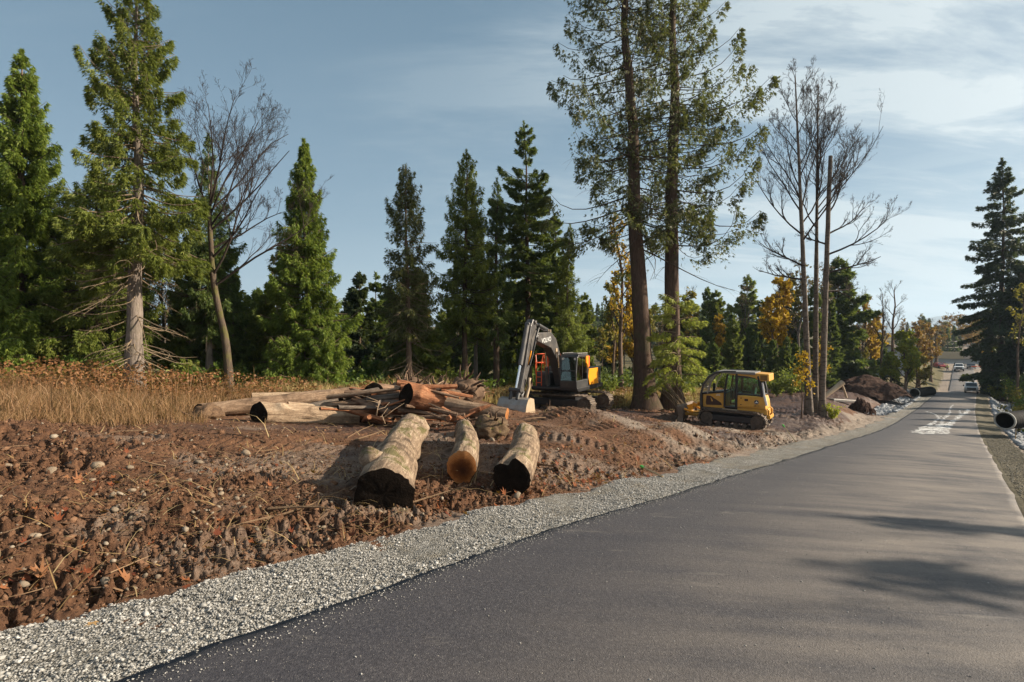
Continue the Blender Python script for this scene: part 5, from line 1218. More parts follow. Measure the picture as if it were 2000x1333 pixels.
branch('broken_branch', 'bleached stick lying at the bottom left corner by the gravel', [(-8, 1143, 3.95), (50, 1133, 4.05), (104, 1126, 4.15)], .022, m_log_pale)
branch('broken_branch', 'second thinner stick under the bleached one at the bottom left corner', [(-8, 1160, 3.85), (40, 1154, 3.92), (92, 1143, 4.0)], .013, m_log_tan)
branch('broken_branch', 'thick brown root end half buried in the dirt at the left', [(58, 905, 8.8), (80, 885, 9.1), (98, 876, 9.3)], .06, m_log_brown, kids=2, seed=3)
branch('bent_twig', 'thin bent pale twig in front of the largest front log', [(684, 1012, 5.6), (689, 986, 5.6), (702, 998, 5.6), (730, 1022, 5.5)], .006, m_log_pale)
branch('broken_branch', 'bare thin twig standing up left of the largest front log tip', [(735, 812, 13.5), (738, 795, 13.5), (742, 782, 13.6)], .02, m_log_pale, kids=4, seed=5)
branch('broken_branch', 'bare twig with side shoots standing beside the low end of the pile', [(752, 828, 13.2), (746, 812, 13.2), (757, 798, 13.2)], .018, m_log_pale, kids=3, seed=6)
# roots and stumps
m_root = stone_mat('root_wood', [(0, (.035, .02, .013)), (.5, (.085, .05, .032)), (1, (.19, .12, .075))], .9)
def stump(name, label, p, R, seed, nr, mat, flat=.8):
    rg = np.random.default_rng(seed); V = ICO_V*.9; F = ICO_F
    for _ in range(3):
        mids = {}; V = list(map(tuple, V)); nf = []
        def mid(a, b_):
            k = (min(a, b_), max(a, b_))
            if k not in mids: v = np.array(V[a])+np.array(V[b_]); v /= np.linalg.norm(v); V.append(tuple(v)); mids[k] = len(V)-1
            return mids[k]
        for a, b_, c in F:
            x, y, z = mid(a, b_), mid(b_, c), mid(c, a); nf += [(a, x, z), (b_, y, x), (c, z, y), (x, y, z)]
        F = np.array(nf); V = np.array(V)
    V /= np.linalg.norm(V, axis=1, keepdims=True)
    V = V*R*(1+.45*fbm(V[:, 0]*2.2+seed, V[:, 1]*2.2, V[:, 2]*2.2, oct=4, seed=seed))[:, None]; V[:, 2] *= flat
    root = empty(name, p, 0, label, 'stump'); nobj('root_ball', V, [F], mat, root, smooth=True)
    rootm = MB()
    for _ in range(nr):
        d = rg.normal(size=3); d[2] = abs(d[2])*.8; d /= np.linalg.norm(d); q = d*R*.7
        d2 = d+rg.normal(0, .5, 3); d3 = d2+rg.normal(0, .7, 3); L = R*rg.uniform(.25, .75); r = R*rg.uniform(.035, .10)
        rootm.tube([q, q+d*L*.5, q+d*L*.5+d2*L*.5, q+d*L*.5+d2*L*.5+d3*L*.35], [r, r*.8, r*.5, r*.15], 6)
    o = rootm.build('roots', m_root, root, smooth=True); tag(o, kind='stuff')
    return root
x, y, z = at(908, 19.5); stump('uprooted_stump', 'big uprooted stump with dark tangled roots behind the pinkish tan log', (x, y, z+.7), .70, 451, 26, m_root)
x, y, z = at(866, 18.6); stump('uprooted_stump', 'lower mass of dark earth and roots left of the big uprooted stump', (x, y, z+.55), .72, 452, 30, m_root, .7)
x, y, z = at(800, 18.3); stump('uprooted_stump', 'dark root clump rising behind the splintered heart of the pile', (x, y, z+.75), .62, 457, 26, m_root, .8)
x, y, z = at(958, 12.6); stump('mossy_stump', 'small stump with yellow green moss between middle and right front logs', (x, y, z+.12), .42, 453, 8, logwood('mossy_stump', (.06, .036, .022), (.13, .085, .05), (.22, .15, .09), (.26, .25, .03), 1.0), .75)
x, y, z = at(402, 14.0); stump('root_clump', 'brown clump of earth and root at the left foot of the log pile', (x, y, z+.10), .40, 454, 5, logwood('clump_wood', (.06, .036, .022), (.14, .085, .05), (.24, .15, .08)), .7)
x, y, z = at(1078, 17.5); stump('uprooted_stump', 'small clump of roots right of the excavator bucket', (x, y, z+.12), .28, 455, 8, m_root, .8)
# pile of dark earth at the far end of the lot
m_soil, t, b = newmat('dark_soil'); o = t.coord('Object'); n = t.noise(2.2, o, 8, .75); setp(t, b, t.ramp(n, [(.35, (.022, .012, .009)), (.55, (.065, .036, .026)), (.72, (.13, .08, .056))]), .95, t.bump(n, 1.0, .25), spec=.1)
def soil_pile(label, px, Y, ytop, wpx, seed, dpt=.8):
    x, y, z = at(px, Y); H = ztop(ytop, Y)-z; Rr = wpx*Y/FPX; n = 90; a = np.linspace(-1, 1, n); G, K = np.meshgrid(a, a, indexing='ij'); rr = np.hypot(G, K)
    f = fbm(G*2.2+seed, K*2.2, oct=5, seed=seed); top = np.clip(1-(rr*(1+.35*f))**1.25, -.15, 1)
    Z = H*(top*(.92+.15*f))+.10*fbm(G*14, K*14, oct=3, seed=seed+2)*(top > 0)+.28*fbm(G*5, K*5, oct=3, seed=seed+5)*np.clip(top*3, 0, 1)
    V = np.stack([G*Rr*1.15, K*Rr*dpt, Z], -1).reshape(-1, 3); i, j = np.meshgrid(np.arange(n-1), np.arange(n-1), indexing='ij')
    F = np.stack([i*n+j, (i+1)*n+j, (i+1)*n+j+1, i*n+j+1], -1).reshape(-1, 4); F = F[(np.hypot(V[F].mean(1)[:, 0]/(Rr*1.15), V[F].mean(1)[:, 1]/(Rr*dpt)) < 1.02)]
    o = nobj('soil_pile', V, [F], m_soil); o.location = (x, y, z-.05); return tag(o, label, 'soil pile')
soil_pile('big dark brown pile of earth left of the stone lined ditch', 1692, 60, 727, 72, 71)
soil_pile('small dark heap of earth in front of the big earth pile', 1681, 42, 773, 22, 72, 1.0)
# rocks on the dirt
m_rock = stone_mat('field_rock', [(0, (.12, .085, .055)), (.5, (.21, .155, .105)), (1, (.32, .26, .19))], .5)
def rock(px, py, wpx, label, seed, group=None):
    x, y, z = hit(px, py); s = .85*wpx*y/FPX; rg = np.random.default_rng(seed)
    V, F = ICO_V.copy(), ICO_F
    for _ in range(2):
        mids = {}; Vl = list(map(tuple, V)); nf = []
        for a, b_, c in F:
            m3 = []
            for u, v in ((a, b_), (b_, c), (c, a)):
                k = (min(u, v), max(u, v))
                if k not in mids: q = np.array(Vl[u])+np.array(Vl[v]); Vl.append(tuple(q/np.linalg.norm(q))); mids[k] = len(Vl)-1
                m3.append(mids[k])
            nf += [(a, m3[0], m3[2]), (b_, m3[1], m3[0]), (c, m3[2], m3[1]), tuple(m3)]
        F = np.array(nf); V = np.array(Vl)
    V /= np.linalg.norm(V, axis=1, keepdims=True)
    V = V*(1+.28*fbm(V[:, 0]*1.3+seed, V[:, 1]*1.3, V[:, 2]*1.3, oct=3, seed=seed))[:, None]*np.array([1, .8, .68])*s*.5
    o = nobj('rock', V, [F], m_rock, smooth=True); o.location = (x, y, float(ground_z(x, y))+s*.06); o.rotation_euler = (0, 0, rg.uniform(0, 6))
    return tag(o, label, 'rock', group)
rock(100, 917, 36, 'largest tan rock on the dirt at the left', 461)
rock(480, 888, 24, 'pale rock on the dirt mound left of the front logs', 462)
rock(140, 912, 17, 'small rounded rock right of the largest tan rock', 463)
rock(10, 912, 30, 'cream rock at the left edge of the photo', 464)
rock(112, 1008, 24, 'flat cream rock on the near dirt', 465)
rock(64, 1050, 18, 'small buried rock nearest to the left corner', 466)
rock(190, 910, 28, 'brown clod like rock behind the leaves at the left', 467)
rr2 = np.random.default_rng(470)
for i in range(20):
    px, py = rr2.uniform(-10, 560), rr2.uniform(868, 1060)
    rock(px, py, rr2.uniform(8, 16), 'small tan stone on the churned dirt', 480+i, 'small stones on the dirt')
# survey stakes
m_stake = paint('stake_wood', (.50, .36, .20), .8, 0, (.3, .2, .1), .3); m_green = paint('stake_flagging', (.10, .42, .08), .6, 0, (.1, .3, .06), .2)
def stake(px0, py0, Y0, px1, py1, Y1, label):
    a, b_ = pt(px0, py0, Y0), pt(px1, py1, Y1); root = empty('survey_stake', a, 0, label, 'stake')
    d = (b_-a); m = MB(); m.tube([d*-.08, d], .022, 4); m.build('shaft', m_stake, root, bevel=.003)
    m = MB(); m.tube([d*.84, d*.93, d*1.01], [.026, .036, .03], 5); m.build('flagging', m_green, root)
stake(1291, 930, 9.9, 1252, 911, 10.6, 'leaning wooden stake with green top on the bank near the middle logs')
stake(1553, 862, 19.0, 1529, 830, 19.6, 'leaning wooden stake with green top behind the bulldozer')
x, y, z = hit(1983, 862); 
m = MB(); m.tube([(0, 0, -.1), (.10, .05, .75)], .03, 4); o = m.build('wood_stake', m_stake); o.location = (x, y, z); tag(o, 'plain wooden stake among the stones at the right edge', 'stake')
x, y, z = hit(1738, 797); m = MB(); m.box((0, 0, .05), (1.6, .14, .05), Matrix.Rotation(.5, 3, 'Z')); o = m.build('plank', m_log_pale); o.location = (x, y, z); tag(o, 'pale plank lying on the dirt left of the road', 'plank')
# dead boughs leaning on the right tall cedar
rg = np.random.default_rng(48)
x, y, z = at(1345, 29); m = MB()
for i in range(16):
    a = rg.uniform(-.2, .9); top = np.array([-1.25+rg.uniform(-.5, .3), rg.uniform(.1, .9), rg.uniform(1.2, 2.5)]); foot = np.array([rg.uniform(-.4, .9), rg.uniform(-.6, .3), -.05])
    mid = (top+foot)/2+np.array([.12, 0, -.15]); m.tube([foot, mid, top], [.012, .025, .035], 5)
o = m.build('dead_boughs', m_limb_pale, smooth=True); o.location = (x, y, z); tag(o, 'bundle of dead grey boughs leaning against the right tall cedar', 'boughs', kind='stuff')

# ------------------------------------------------------------------ stone lined ditches and culverts
m_rip = stone_mat('riprap', [(0, (.13, .14, .155)), (.5, (.24, .25, .265)), (1, (.38, .39, .40))], .5)
def riprap(n, s0, s1, q0, q1, sz, seed, label):
    rg = np.random.default_rng(seed); s = rg.uniform(s0, s1, n); q = rg.uniform(q0, q1, n); X, Y = xy(s, q+pcen(s))
    V, F = lumps(np.stack([X, Y, ground_z(X, Y)+.04], -1), sz*rg.uniform(.5, 1.5, n), rg, 'ico', .75, .35)
    tag(nobj('riprap', V, [F], m_rip), label, 'riprap', kind='stuff')
riprap(3600, 57, 91, -HW-3.3, -HW-1.15, .30, 501, 'blue grey broken stone lining the ditch left of the road')
riprap(5200, 12, 90, HW+1.25, HW+4.2, .26, 502, 'blue grey broken stone lining the ditch right of the road')
m_pipe = paint('black_plastic', (.012, .012, .013), .75, 0, (.04, .035, .028), .35); m_rim = paint('pipe_rim', (.36, .36, .34), .6, 0, (.2, .17, .12), .4)
def culvert(p, d, R, L, label):
    p, d = np.array(p, float), np.array(d, float); d /= np.linalg.norm(d)
    root = empty('culvert_pipe', p, math.atan2(d[1], d[0]), label, 'pipe'); n = 28
    k = int(L/.075); xs = np.repeat(np.linspace(0, L, k), 1); rr_ = R*(1+.028*np.sign(np.sin(np.arange(k)*np.pi/1.5)))
    a = 2*np.pi*np.arange(n)/n
    out = np.stack([np.repeat(xs, n), np.tile(np.cos(a), k)*np.repeat(rr_, n), np.tile(np.sin(a), k)*np.repeat(rr_, n)], -1)
    inn = np.stack([np.repeat(xs, n), np.tile(np.cos(a), k)*R*.90, np.tile(np.sin(a), k)*R*.90], -1)
    i, j = np.meshgrid(np.arange(k-1), np.arange(n), indexing='ij'); j2 = (j+1) % n
    Fo = np.stack([i*n+j, i*n+j2, (i+1)*n+j2, (i+1)*n+j], -1).reshape(-1, 4)[:, ::-1]; Fi = Fo[:, ::-1]+k*n
    nobj('pipe_wall', np.concatenate([out, inn]), [Fo, Fi], m_pipe, root, smooth=True)
    e = np.arange(n); V = []
    for rr2_, xx in ((R*.89, -.015), (R*1.04, -.015), (R*1.04, .06), (R*.89, .06)): V.append(np.stack([np.full(n, xx), np.cos(a)*rr2_, np.sin(a)*rr2_], -1))
    Fr = np.concatenate([np.stack([u*n+e, u*n+(e+1) % n, ((u+1) % 4)*n+(e+1) % n, ((u+1) % 4)*n+e], -1) for u in range(4)])
    nobj('pipe_rim', np.concatenate(V), [Fr], m_rim, root, smooth=False)
p = pt(1962, 824, 27.5); p[2] = CAMZ-(822-CY)/FPX*27.5; culvert(p, (.93, .36, 0), .46, 5.5, 'black corrugated culvert pipe in the ditch at the right edge')
p = pt(1786, 768, 66); p[2] = CAMZ-(768-CY)/FPX*66; culvert(p, (.85, .52, 0), .60, 5.0, 'black culvert pipe at the far end of the left stone ditch')

# ------------------------------------------------------------------ pale lime slurry run out over the asphalt
m, t, b = newmat('lime_slurry'); o = t.coord('Object'); n = t.noise(2.2, o, 8, .75, .6); n2 = t.noise(11, o, 6, .7)
setp(t, b, t.mix(n2, (.55, .545, .53), (.80, .79, .77)), .75)
tr = t.new('ShaderNodeBsdfTransparent'); mx = t.new('ShaderNodeMixShader'); t.l.new(t.ramp(t.math('ADD', t.math('MULTIPLY', n, .6), t.math('MULTIPLY', n2, .4)), [(.475, (0, 0, 0)), (.53, (.93, .93, .93))]), mx.inputs[0])
t.l.new(tr.outputs[0], mx.inputs[1]); t.l.new(b.outputs[0], mx.inputs[2]); t.l.new(mx.outputs[0], t.n['Material Output'].inputs['Surface'])
def rhit(px, py):
    tt = np.geomspace(2, 120, 5000); X = (px-CX)/FPX*tt; Z = CAMZ-(py-CY)/FPX*tt; s, p = sp(X, tt)
    i = np.nonzero(Z < zroad(s)+.02)[0][0]; return X[i], tt[i]
SP = []
def stain(pix, w):
    P = [np.array(rhit(*q)) for q in pix]; Q = []
    for a, b_ in zip(P[:-1], P[1:]):
        m_ = max(2, int(np.linalg.norm(b_-a)/.35)); Q += [a+(b_-a)*i/m_ for i in range(m_)]
    Q = np.array(Q+[P[-1]]); rg = np.random.default_rng(int(pix[0][0])); Q = Q+rg.normal(0, .05, Q.shape)
    W = np.interp(np.linspace(0, 1, len(Q)), np.linspace(0, 1, len(w)), w)*rg.uniform(.6, 1.4, len(Q))
    T_ = np.gradient(Q, axis=0); T_ /= np.linalg.norm(T_, axis=1)[:, None]+1e-9; N_ = np.stack([T_[:, 1], -T_[:, 0]], -1)
    G = np.stack([Q+N_*W[:, None]*f for f in (-1, -.33, .33, 1)], 1).reshape(-1, 2)
    s, p = sp(G[:, 0], G[:, 1]); z = zr_(s, p-pcen(s), G[:, 0], G[:, 1])+.006+.0007*len(SP)
    k = len(Q); i, j = np.meshgrid(np.arange(k-1), np.arange(3), indexing='ij')
    SP.append((np.column_stack([G, z]), np.stack([i*4+j, i*4+j+1, (i+1)*4+j+1, (i+1)*4+j], -1).reshape(-1, 4)))
stain([(1812, 847), (1832, 838), (1850, 829), (1868, 819), (1880, 811), (1889, 804), (1892, 799)], [.30, .24, .15, .10, .13, .20, .12])
stain([(1787, 846), (1800, 841), (1812, 833), (1826, 824), (1834, 818), (1838, 813)], [.26, .2, .15, .11, .08, .06])
stain([(1824, 847), (1834, 836), (1841, 822), (1850, 812), (1856, 806), (1855, 800), (1858, 795), (1862, 791)], [.25, .17, .11, .08, .07, .06, .06, .05])
stain([(1842, 848), (1846, 840), (1856, 830), (1864, 824)], [.26, .2, .12, .05]); stain([(1832, 815), (1826, 810), (1816, 806), (1804, 803)], [.08, .06, .05, .04])
stain([(1866, 822), (1872, 814), (1877, 806)], [.10, .07, .04]); stain([(1798, 848), (1822, 847), (1847, 848)], [.10, .16, .10]); stain([(1804, 842), (1822, 836), (1838, 830)], [.16, .14, .1]); stain([(1872, 806), (1876, 801), (1882, 800)], [.06, .05, .03])
V, F = merge(SP); tag(nobj('lime_spill', V, F, m), kind='structure', label='white lime slurry spilled in branching runs over the asphalt')
# ------------------------------------------------------------------ the two machines
m_yel = paint('machine_yellow', (.60, .30, .038), .46, 0, (.25, .155, .08), .5, 2.2)
m_yel_clean = paint('excavator_yellow', (.78, .29, .010), .35, 0, (.35, .2, .06), .2, 2)
m_char = paint('charcoal_paint', (.030, .031, .034), .4, 0, (.14, .11, .08), .35, 3)
m_boom = paint('boom_grey', (.062, .058, .058), .38, .15, (.20, .165, .13), .45, 2.5)
m_black = paint('black_frame', (.012, .012, .015), .4, 0, (.07, .055, .04), .35, 3)
m_track = paint('track_steel', (.075, .055, .042), .6, .35, (.20, .145, .10), .8, 5)
m_steel = paint('worn_steel', (.33, .31, .29), .38, .55, (.24, .18, .13), .6, 3)
m_tan = paint('muddy_steel', (.40, .30, .20), .6, .2, (.26, .18, .11), .6, 4)
m_mud = paint('mud_caked_steel', (.17, .12, .085), .7, .1, (.10, .065, .042), .7, 4)
m_chrome = paint('cylinder_rod', (.75, .75, .76), .14, 1, (.5, .5, .5), .1, 3)
m_orange_p = paint('safety_orange', (.75, .10, .015), .45, 0, (.4, .08, .03), .2, 3)
m_white_p = paint('white_paint', (.74, .74, .73), .35, 0, (.45, .42, .38), .25, 2)
m_maroon = paint('engine_grille', (.050, .020, .012), .7, 0, (.10, .05, .03), .4, 6)
m_seat = paint('seat_fabric', (.028, .03, .032), .9, 0, (.05, .05, .05), .2, 5)
m_roofgrey = paint('roof_grey', (.16, .155, .15), .5, 0, (.25, .2, .15), .4, 3)
def glass(name, tint):
    m, t, b = newmat(name)
    tr = t.new('ShaderNodeBsdfTransparent', inp={0: (*tint, 1)}); gl = t.new('ShaderNodeBsdfGlossy', inp={'Color': (.9, .9, .9, 1), 'Roughness': .04})
    fr = t.new('ShaderNodeFresnel', inp={'IOR': 1.5}); mx = t.new('ShaderNodeMixShader'); t.l.new(t.math('ADD', fr.outputs[0], .03, True), mx.inputs[0])
    t.l.new(tr.outputs[0], mx.inputs[1]); t.l.new(gl.outputs[0], mx.inputs[2]); t.l.new(mx.outputs[0], t.n['Material Output'].inputs['Surface']); return m
m_glass = glass('green_glass', (.70, .93, .86)); m_glass_d = glass('dark_glass', (.16, .21, .21))
m_lamp = paint('lamp_glass', (.6, .6, .58), .15, 0, (.5, .45, .4), .2)
def lettering(text, size, mat, parent, loc, rot, name, depth=.004):
    cu = bpy.data.curves.new(name, 'FONT'); cu.body = text; cu.size = size; cu.extrude = depth; cu.align_x = 'CENTER'; cu.align_y = 'CENTER'; cu.resolution_u = 3
    tmp = bpy.data.objects.new('tmp', cu); dg = bpy.context.evaluated_depsgraph_get()
    me = bpy.data.meshes.new_from_object(tmp.evaluated_get(dg)) if False else tmp.to_mesh().copy()
    me.materials.clear(); me.materials.append(mat); me.name = name
    bpy.data.objects.remove(tmp); o = obj(name, me, parent); o.location = loc; o.rotation_euler = rot; return o
def track_assembly(parent, L, Hh, W, x0, y0, rot=None, n_roll=7, origin=(0, 0, 0)):
    """a crawler track: belt of ridged shoes round two wheels, rollers and frame.  L overall, Hh height"""
    R_w = Hh/2-.05; a = L/2-Hh/2
    base = empty('crawler_track', origin, 0); base.parent = parent
    if rot is not None: base.rotation_euler = rot
    prof = []; k = 44; per = 4*a+2*np.pi*Hh/2
    def path(s):
        s %= per
        if s < 2*a: return np.array([-a+s, Hh]), np.array([0, 1.])
        s -= 2*a
        if s < np.pi*Hh/2:
            th = np.pi/2-s/(Hh/2); d = np.array([math.cos(th), math.sin(th)]); return np.array([a, Hh/2])+d*Hh/2, d
        s -= np.pi*Hh/2
        if s < 2*a: return np.array([a-s, 0]), np.array([0, -1.])
        s -= 2*a; th = -np.pi/2-s/(Hh/2); d = np.array([math.cos(th), math.sin(th)]); return np.array([-a, Hh/2])+d*Hh/2, d
    m = MB()
    for i in range(k):
        p0, n0 = path(per*i/k); p1, n1 = path(per*(i+.90)/k); pr, nr_ = path(per*(i+.35)/k); pr2, nr2 = path(per*(i+.52)/k)
        poly = [p0-n0*.06, p0, pr, pr+nr_*.055, pr2+nr2*.055, pr2, p1, p1-n1*.06]
        m.prism([(x0+q[0], q[1]) for q in poly], y0-W/2, y0+W/2)
    m.build('track_shoes', m_track, base)
    for nm, cxx in (('idler_wheel', a), ('sprocket', -a)):
        m = MB(); m.cyl((x0+cxx, y0-W*.36, Hh/2), (x0+cxx, y0+W*.36, Hh/2), R_w-.05, 22); m.cyl((x0+cxx, y0-W*.46, Hh/2), (x0+cxx, y0+W*.46, Hh/2), R_w*.45, 14); m.build(nm, m_track, base, bevel=.015)
    for i in range(n_roll):
        cxx = -a*.86+1.72*a*i/(n_roll-1); m = MB(); m.cyl((x0+cxx, y0-W*.38, .16), (x0+cxx, y0+W*.38, .16), .11, 12); m.build('track_roller', m_track, base)
    m = MB(); m.prism([(x0-a*.92, Hh*.36), (x0+a*.92, Hh*.36), (x0+a*.8, Hh*.72), (x0-a*.8, Hh*.72)], y0-W*.30, y0+W*.30); m.build('track_frame', m_black, base, bevel=.02)
    return base

# ---- excavator
ex0, ey0 = 2.95, 28.2
ez0 = float(terrain(ex0, ey0))+.02
fyaw = math.atan2(-.88, -.47)
EX = empty('excavator', (ex0, ey0, ez0), fyaw, 'grey and yellow crawler excavator with its bucket resting on the dirt by the log pile', 'excavator')
dl = R_(85)
for sgn in (-1, 1):
    off_ = Vector((math.cos(dl+math.pi/2)*1.2*sgn, math.sin(dl+math.pi/2)*1.2*sgn, 0))
    track_assembly(EX, 4.4, .92, .62, 0, 0, (0, 0, dl), 8, off_)
m = MB(); m.box((0, 0, .62), (1.9, 1.9, .45)); m.cyl((0, 0, .8), (0, 0, 1.12), .72, 24); m.build('car_body', m_black, EX, bevel=.03)
m = MB(); m.prism([(-2.5, 1.10), (1.45, 1.10), (1.62, 1.20), (1.62, 1.32), (-2.5, 1.32)], -1.32, 1.32); m.build('deck', m_black, EX, bevel=.03)
m = MB(); m.prism([(-2.0, -1.33), (-2.0, 1.33), (-2.45, 1.2), (-2.72, .7), (-2.78, 0), (-2.72, -.7), (-2.45, -1.2)], 1.18, 2.25, 'z'); m.build('counterweight', m_char, EX, bevel=.06)
m = MB(); m.prism([(-2.0, 1.32), (-.15, 1.32), (-.15, 2.12), (-.5, 2.3), (-2.0, 2.3)], -1.3, .32); m.prism([(-2.0, 1.32), (-.15, 1.32), (-.15, 2.2), (-2.0, 2.2)], .32, 1.28); m.build('engine_housing', m_char, EX, bevel=.04)
m = MB(); m.prism([(-1.62, 1.36), (-.22, 1.36), (.02, 1.80), (-.10, 2.24), (-1.62, 2.24)], 1.285, 1.33); m.build('side_panel', m_yel_clean, EX, bevel=.012)
m = MB(); m.prism([(-2.0, 1.36), (-1.66, 1.36), (-1.66, 2.2), (-2.0, 2.2)], 1.285, 1.32); m.build('vent_panel', m_char, EX, bevel=.012)
m = MB()
for i in range(6): m.box((-1.83, 1.33, 1.48+i*.12), (.28, .02, .05))
m.build('vent_louvre', m_black, EX)
m = MB(); m.prism([(-.15, 1.32), (1.15, 1.32), (1.15, 1.95), (1.0, 2.05), (-.15, 2.05)], -1.3, -.42); m.build('fuel_tank', m_char, EX, bevel=.04)
# cab
cx0, cx1, cy0, cy1, cz0, cz1 = -.02, 1.72, .36, 1.30, 1.30, 2.98
m = MB(); m.prism([(cx0, cz0), (cx1-.05, cz0), (cx1, cz0+.35), (cx1, cz0+.40), (cx0, cz0+.40)], cy0, cy1); m.build('cab_base', m_char, EX, bevel=.03)
m = MB()
for yy in (cy0+.04, cy1-.04):
    m.tube([(cx1-.03, yy, cz0+.38), (cx1+.0, yy, cz0+.8), (cx1-.16, yy, cz1-.12), (cx1-.30, yy, cz1-.03)], .045, 8)
    m.tube([(cx0+.05, yy, cz0+.38), (cx0+.05, yy, cz1-.06)], .06, 8); m.tube([(.85, yy, cz0+.38), (.80, yy, cz1-.05)], .035, 8)
    m.tube([(cx0+.05, yy, cz1-.06), (cx1-.30, yy, cz1-.04)], .05, 8)
for zz_ in (cz1-.07, cz0+.9): m.tube([(cx1-.22 if zz_ > 2.5 else cx1-.02, cy0+.04, zz_), (cx1-.22 if zz_ > 2.5 else cx1-.02, cy1-.04, zz_)], .03, 8)
m.build('cab_frame', m_char, EX)
m = MB(); m.prism([(cx0, cz1-.05), (cx1-.18, cz1-.05), (cx1-.28, cz1+.05), (cx0+.05, cz1+.06)], cy0-.02, cy1+.02); m.build('cab_roof', m_char, EX, bevel=.03)
m = MB()
for i in range(5): m.box((.2+i*.26, (cy0+cy1)/2, cz1+.10), (.11, .92, .045))
for yy in (cy0+.06, cy1-.06): m.box((.72, yy, cz1+.115), (1.5, .05, .05))
m.build('roof_guard', m_roofgrey, EX, bevel=.01)
def pane(name, quad, th, mat, parent):
    q = np.array(quad, float); n_ = np.cross(q[1]-q[0], q[3]-q[0]); n_ /= np.linalg.norm(n_); m = MB()
    m.add(np.concatenate([q, q+n_*th]), [(0, 3, 2, 1), (4, 5, 6, 7), (0, 1, 5, 4), (1, 2, 6, 5), (2, 3, 7, 6), (3, 0, 4, 7)]); return m.build(name, mat, parent)
pane('windscreen', [(cx1-.01, cy0+.08, cz0+.40), (cx1-.01, cy1-.08, cz0+.40), (cx1-.17, cy1-.08, cz1-.12), (cx1-.17, cy0+.08, cz1-.12)], .012, m_glass, EX)
pane('door_window', [(.86, cy1-.02, cz0+.42), (cx1-.05, cy1-.02, cz0+.42), (cx1-.22, cy1-.02, cz1-.10), (.82, cy1-.02, cz1-.10)], -.012, m_glass_d, EX)
pane('rear_side_window', [(.10, cy1-.02, cz0+.75), (.80, cy1-.02, cz0+.75), (.78, cy1-.02, cz1-.10), (.10, cy1-.02, cz1-.10)], -.012, m_glass_d, EX)
pane('rear_window', [(cx0+.02, cy0+.08, cz0+.75), (cx0+.02, cy1-.08, cz0+.75), (cx0+.02, cy1-.08, cz1-.12), (cx0+.02, cy0+.08, cz1-.12)], .012, m_glass_d, EX)
pane('inner_side_window', [(.10, cy0+.02, cz0+.5), (cx1-.05, cy0+.02, cz0+.5), (cx1-.22, cy0+.02, cz1-.10), (.10, cy0+.02, cz1-.10)], .012, m_glass, EX)
m = MB(); m.prism([(.45, 1.75), (.98, 1.75), (.98, 1.88), (.58, 1.9), (.50, 2.55), (.38, 2.55)], .60, 1.06); m.build('operator_seat', m_seat, EX, bevel=.04)
m = MB(); m.prism([(.02, cz1-.04), (.36, cz1-.04), (.30, cz1-.42), (.14, cz1-.50), (.02, 2.2)], cy1-.01, cy1+.03); m.build('cab_pillar_panel', m_yel_clean, EX, bevel=.01)
m = MB(); m.box((-.35, .95, 2.62), (.42, .5, .62)); m.build('warning_panel', m_orange_p, EX, bevel=.03)
m = MB()
for yy in (cy0+.14, cy1-.14): m.cyl((cx1-.22, yy, cz1-.16), (cx1-.12, yy, cz1-.17), .06, 12)
m.build('work_lamps', m_lamp, EX)
# railings on the right hand side
m = MB()
for x_, y_ in ((1.2, -1.25), (1.2, -.5), (.1, -1.25), (-.35, -1.25), (-.35, -.45)): m.tube([(x_, y_, 1.95 if x_ > .2 else 2.0), (x_, y_, 3.02)], .024, 7)
for zz_ in (3.02, 2.55):
    m.tube([(1.2, -.5, zz_), (1.2, -1.25, zz_), (.1, -1.25, zz_), (-.35, -1.25, zz_), (-.35, -.45, zz_)], .024, 7)
m.tube([(1.32, -1.15, 1.25), (1.30, -1.15, 2.6), (1.2, -1.25, 3.0)], .024, 7); m.tube([(1.32, -.85, 1.25), (1.30, -.85, 2.6), (1.2, -.8, 3.0)], .024, 7)
for zz_ in (1.5, 1.8, 2.1): m.tube([(1.31, -1.15, zz_), (1.31, -.85, zz_)], .02, 6)
m.build('handrail', m_orange_p, EX)
# boom, stick, bucket
bw = .24; by = -.06
m = MB(); m.prism([(.35, 1.42), (.75, 1.30), (1.05, 1.95), (1.62, 2.78), (2.35, 3.38), (3.95, 3.72), (4.12, 3.88), (4.02, 4.10), (3.80, 4.14), (2.35, 4.18), (1.72, 3.86), (.98, 2.78), (.42, 1.85), (.25, 1.55)], by-bw, by+bw)
m.cyl((.5, by-.34, 1.55), (.5, by+.34, 1.55), .13, 14); m.cyl((3.98, by-.30, 3.92), (3.98, by+.30, 3.92), .11, 14)
boom = m.build('boom', m_boom, EX, bevel=.03)
m = MB(); m.box((2.2, by, 4.24), (.06, .30, .16)); m.box((2.45, by, 4.24), (.06, .30, .16))
for s_ in (-1, 1): m.box((1.75, by+s_*(bw+.02), 3.22), (.22, .05, .26))
m.build('boom_bracket', m_tan, boom, bevel=.01)
lettering('VOLVO', .34, m_white_p, boom, (2.95, by+bw+.003, 3.78), (R_(90), R_(-6), R_(180)), 'lettering')
m = MB()
for s_ in (-1, 1):
    m.cyl((1.35, by+s_*.42, 1.30), (1.60, by+s_*.36, 2.35), .085, 14)
m.build('boom_cylinder', m_boom, EX)
m = MB()
for s_ in (-1, 1): m.cyl((1.60, by+s_*.36, 2.35), (1.76, by+s_*.34, 3.2), .048, 12)
m.build('boom_cylinder_rod', m_chrome, EX)
A = np.array([4.25, 4.72]); Bp = np.array([5.60, 1.25])
m = MB(); m.prism([(4.02, 4.68), (4.30, 4.78), (4.55, 4.45), (5.28, 2.3), (5.72, 1.28), (5.55, 1.10), (5.40, 1.14), (4.70, 2.5), (3.92, 3.72), (3.86, 4.02)], by-.17, by+.17)
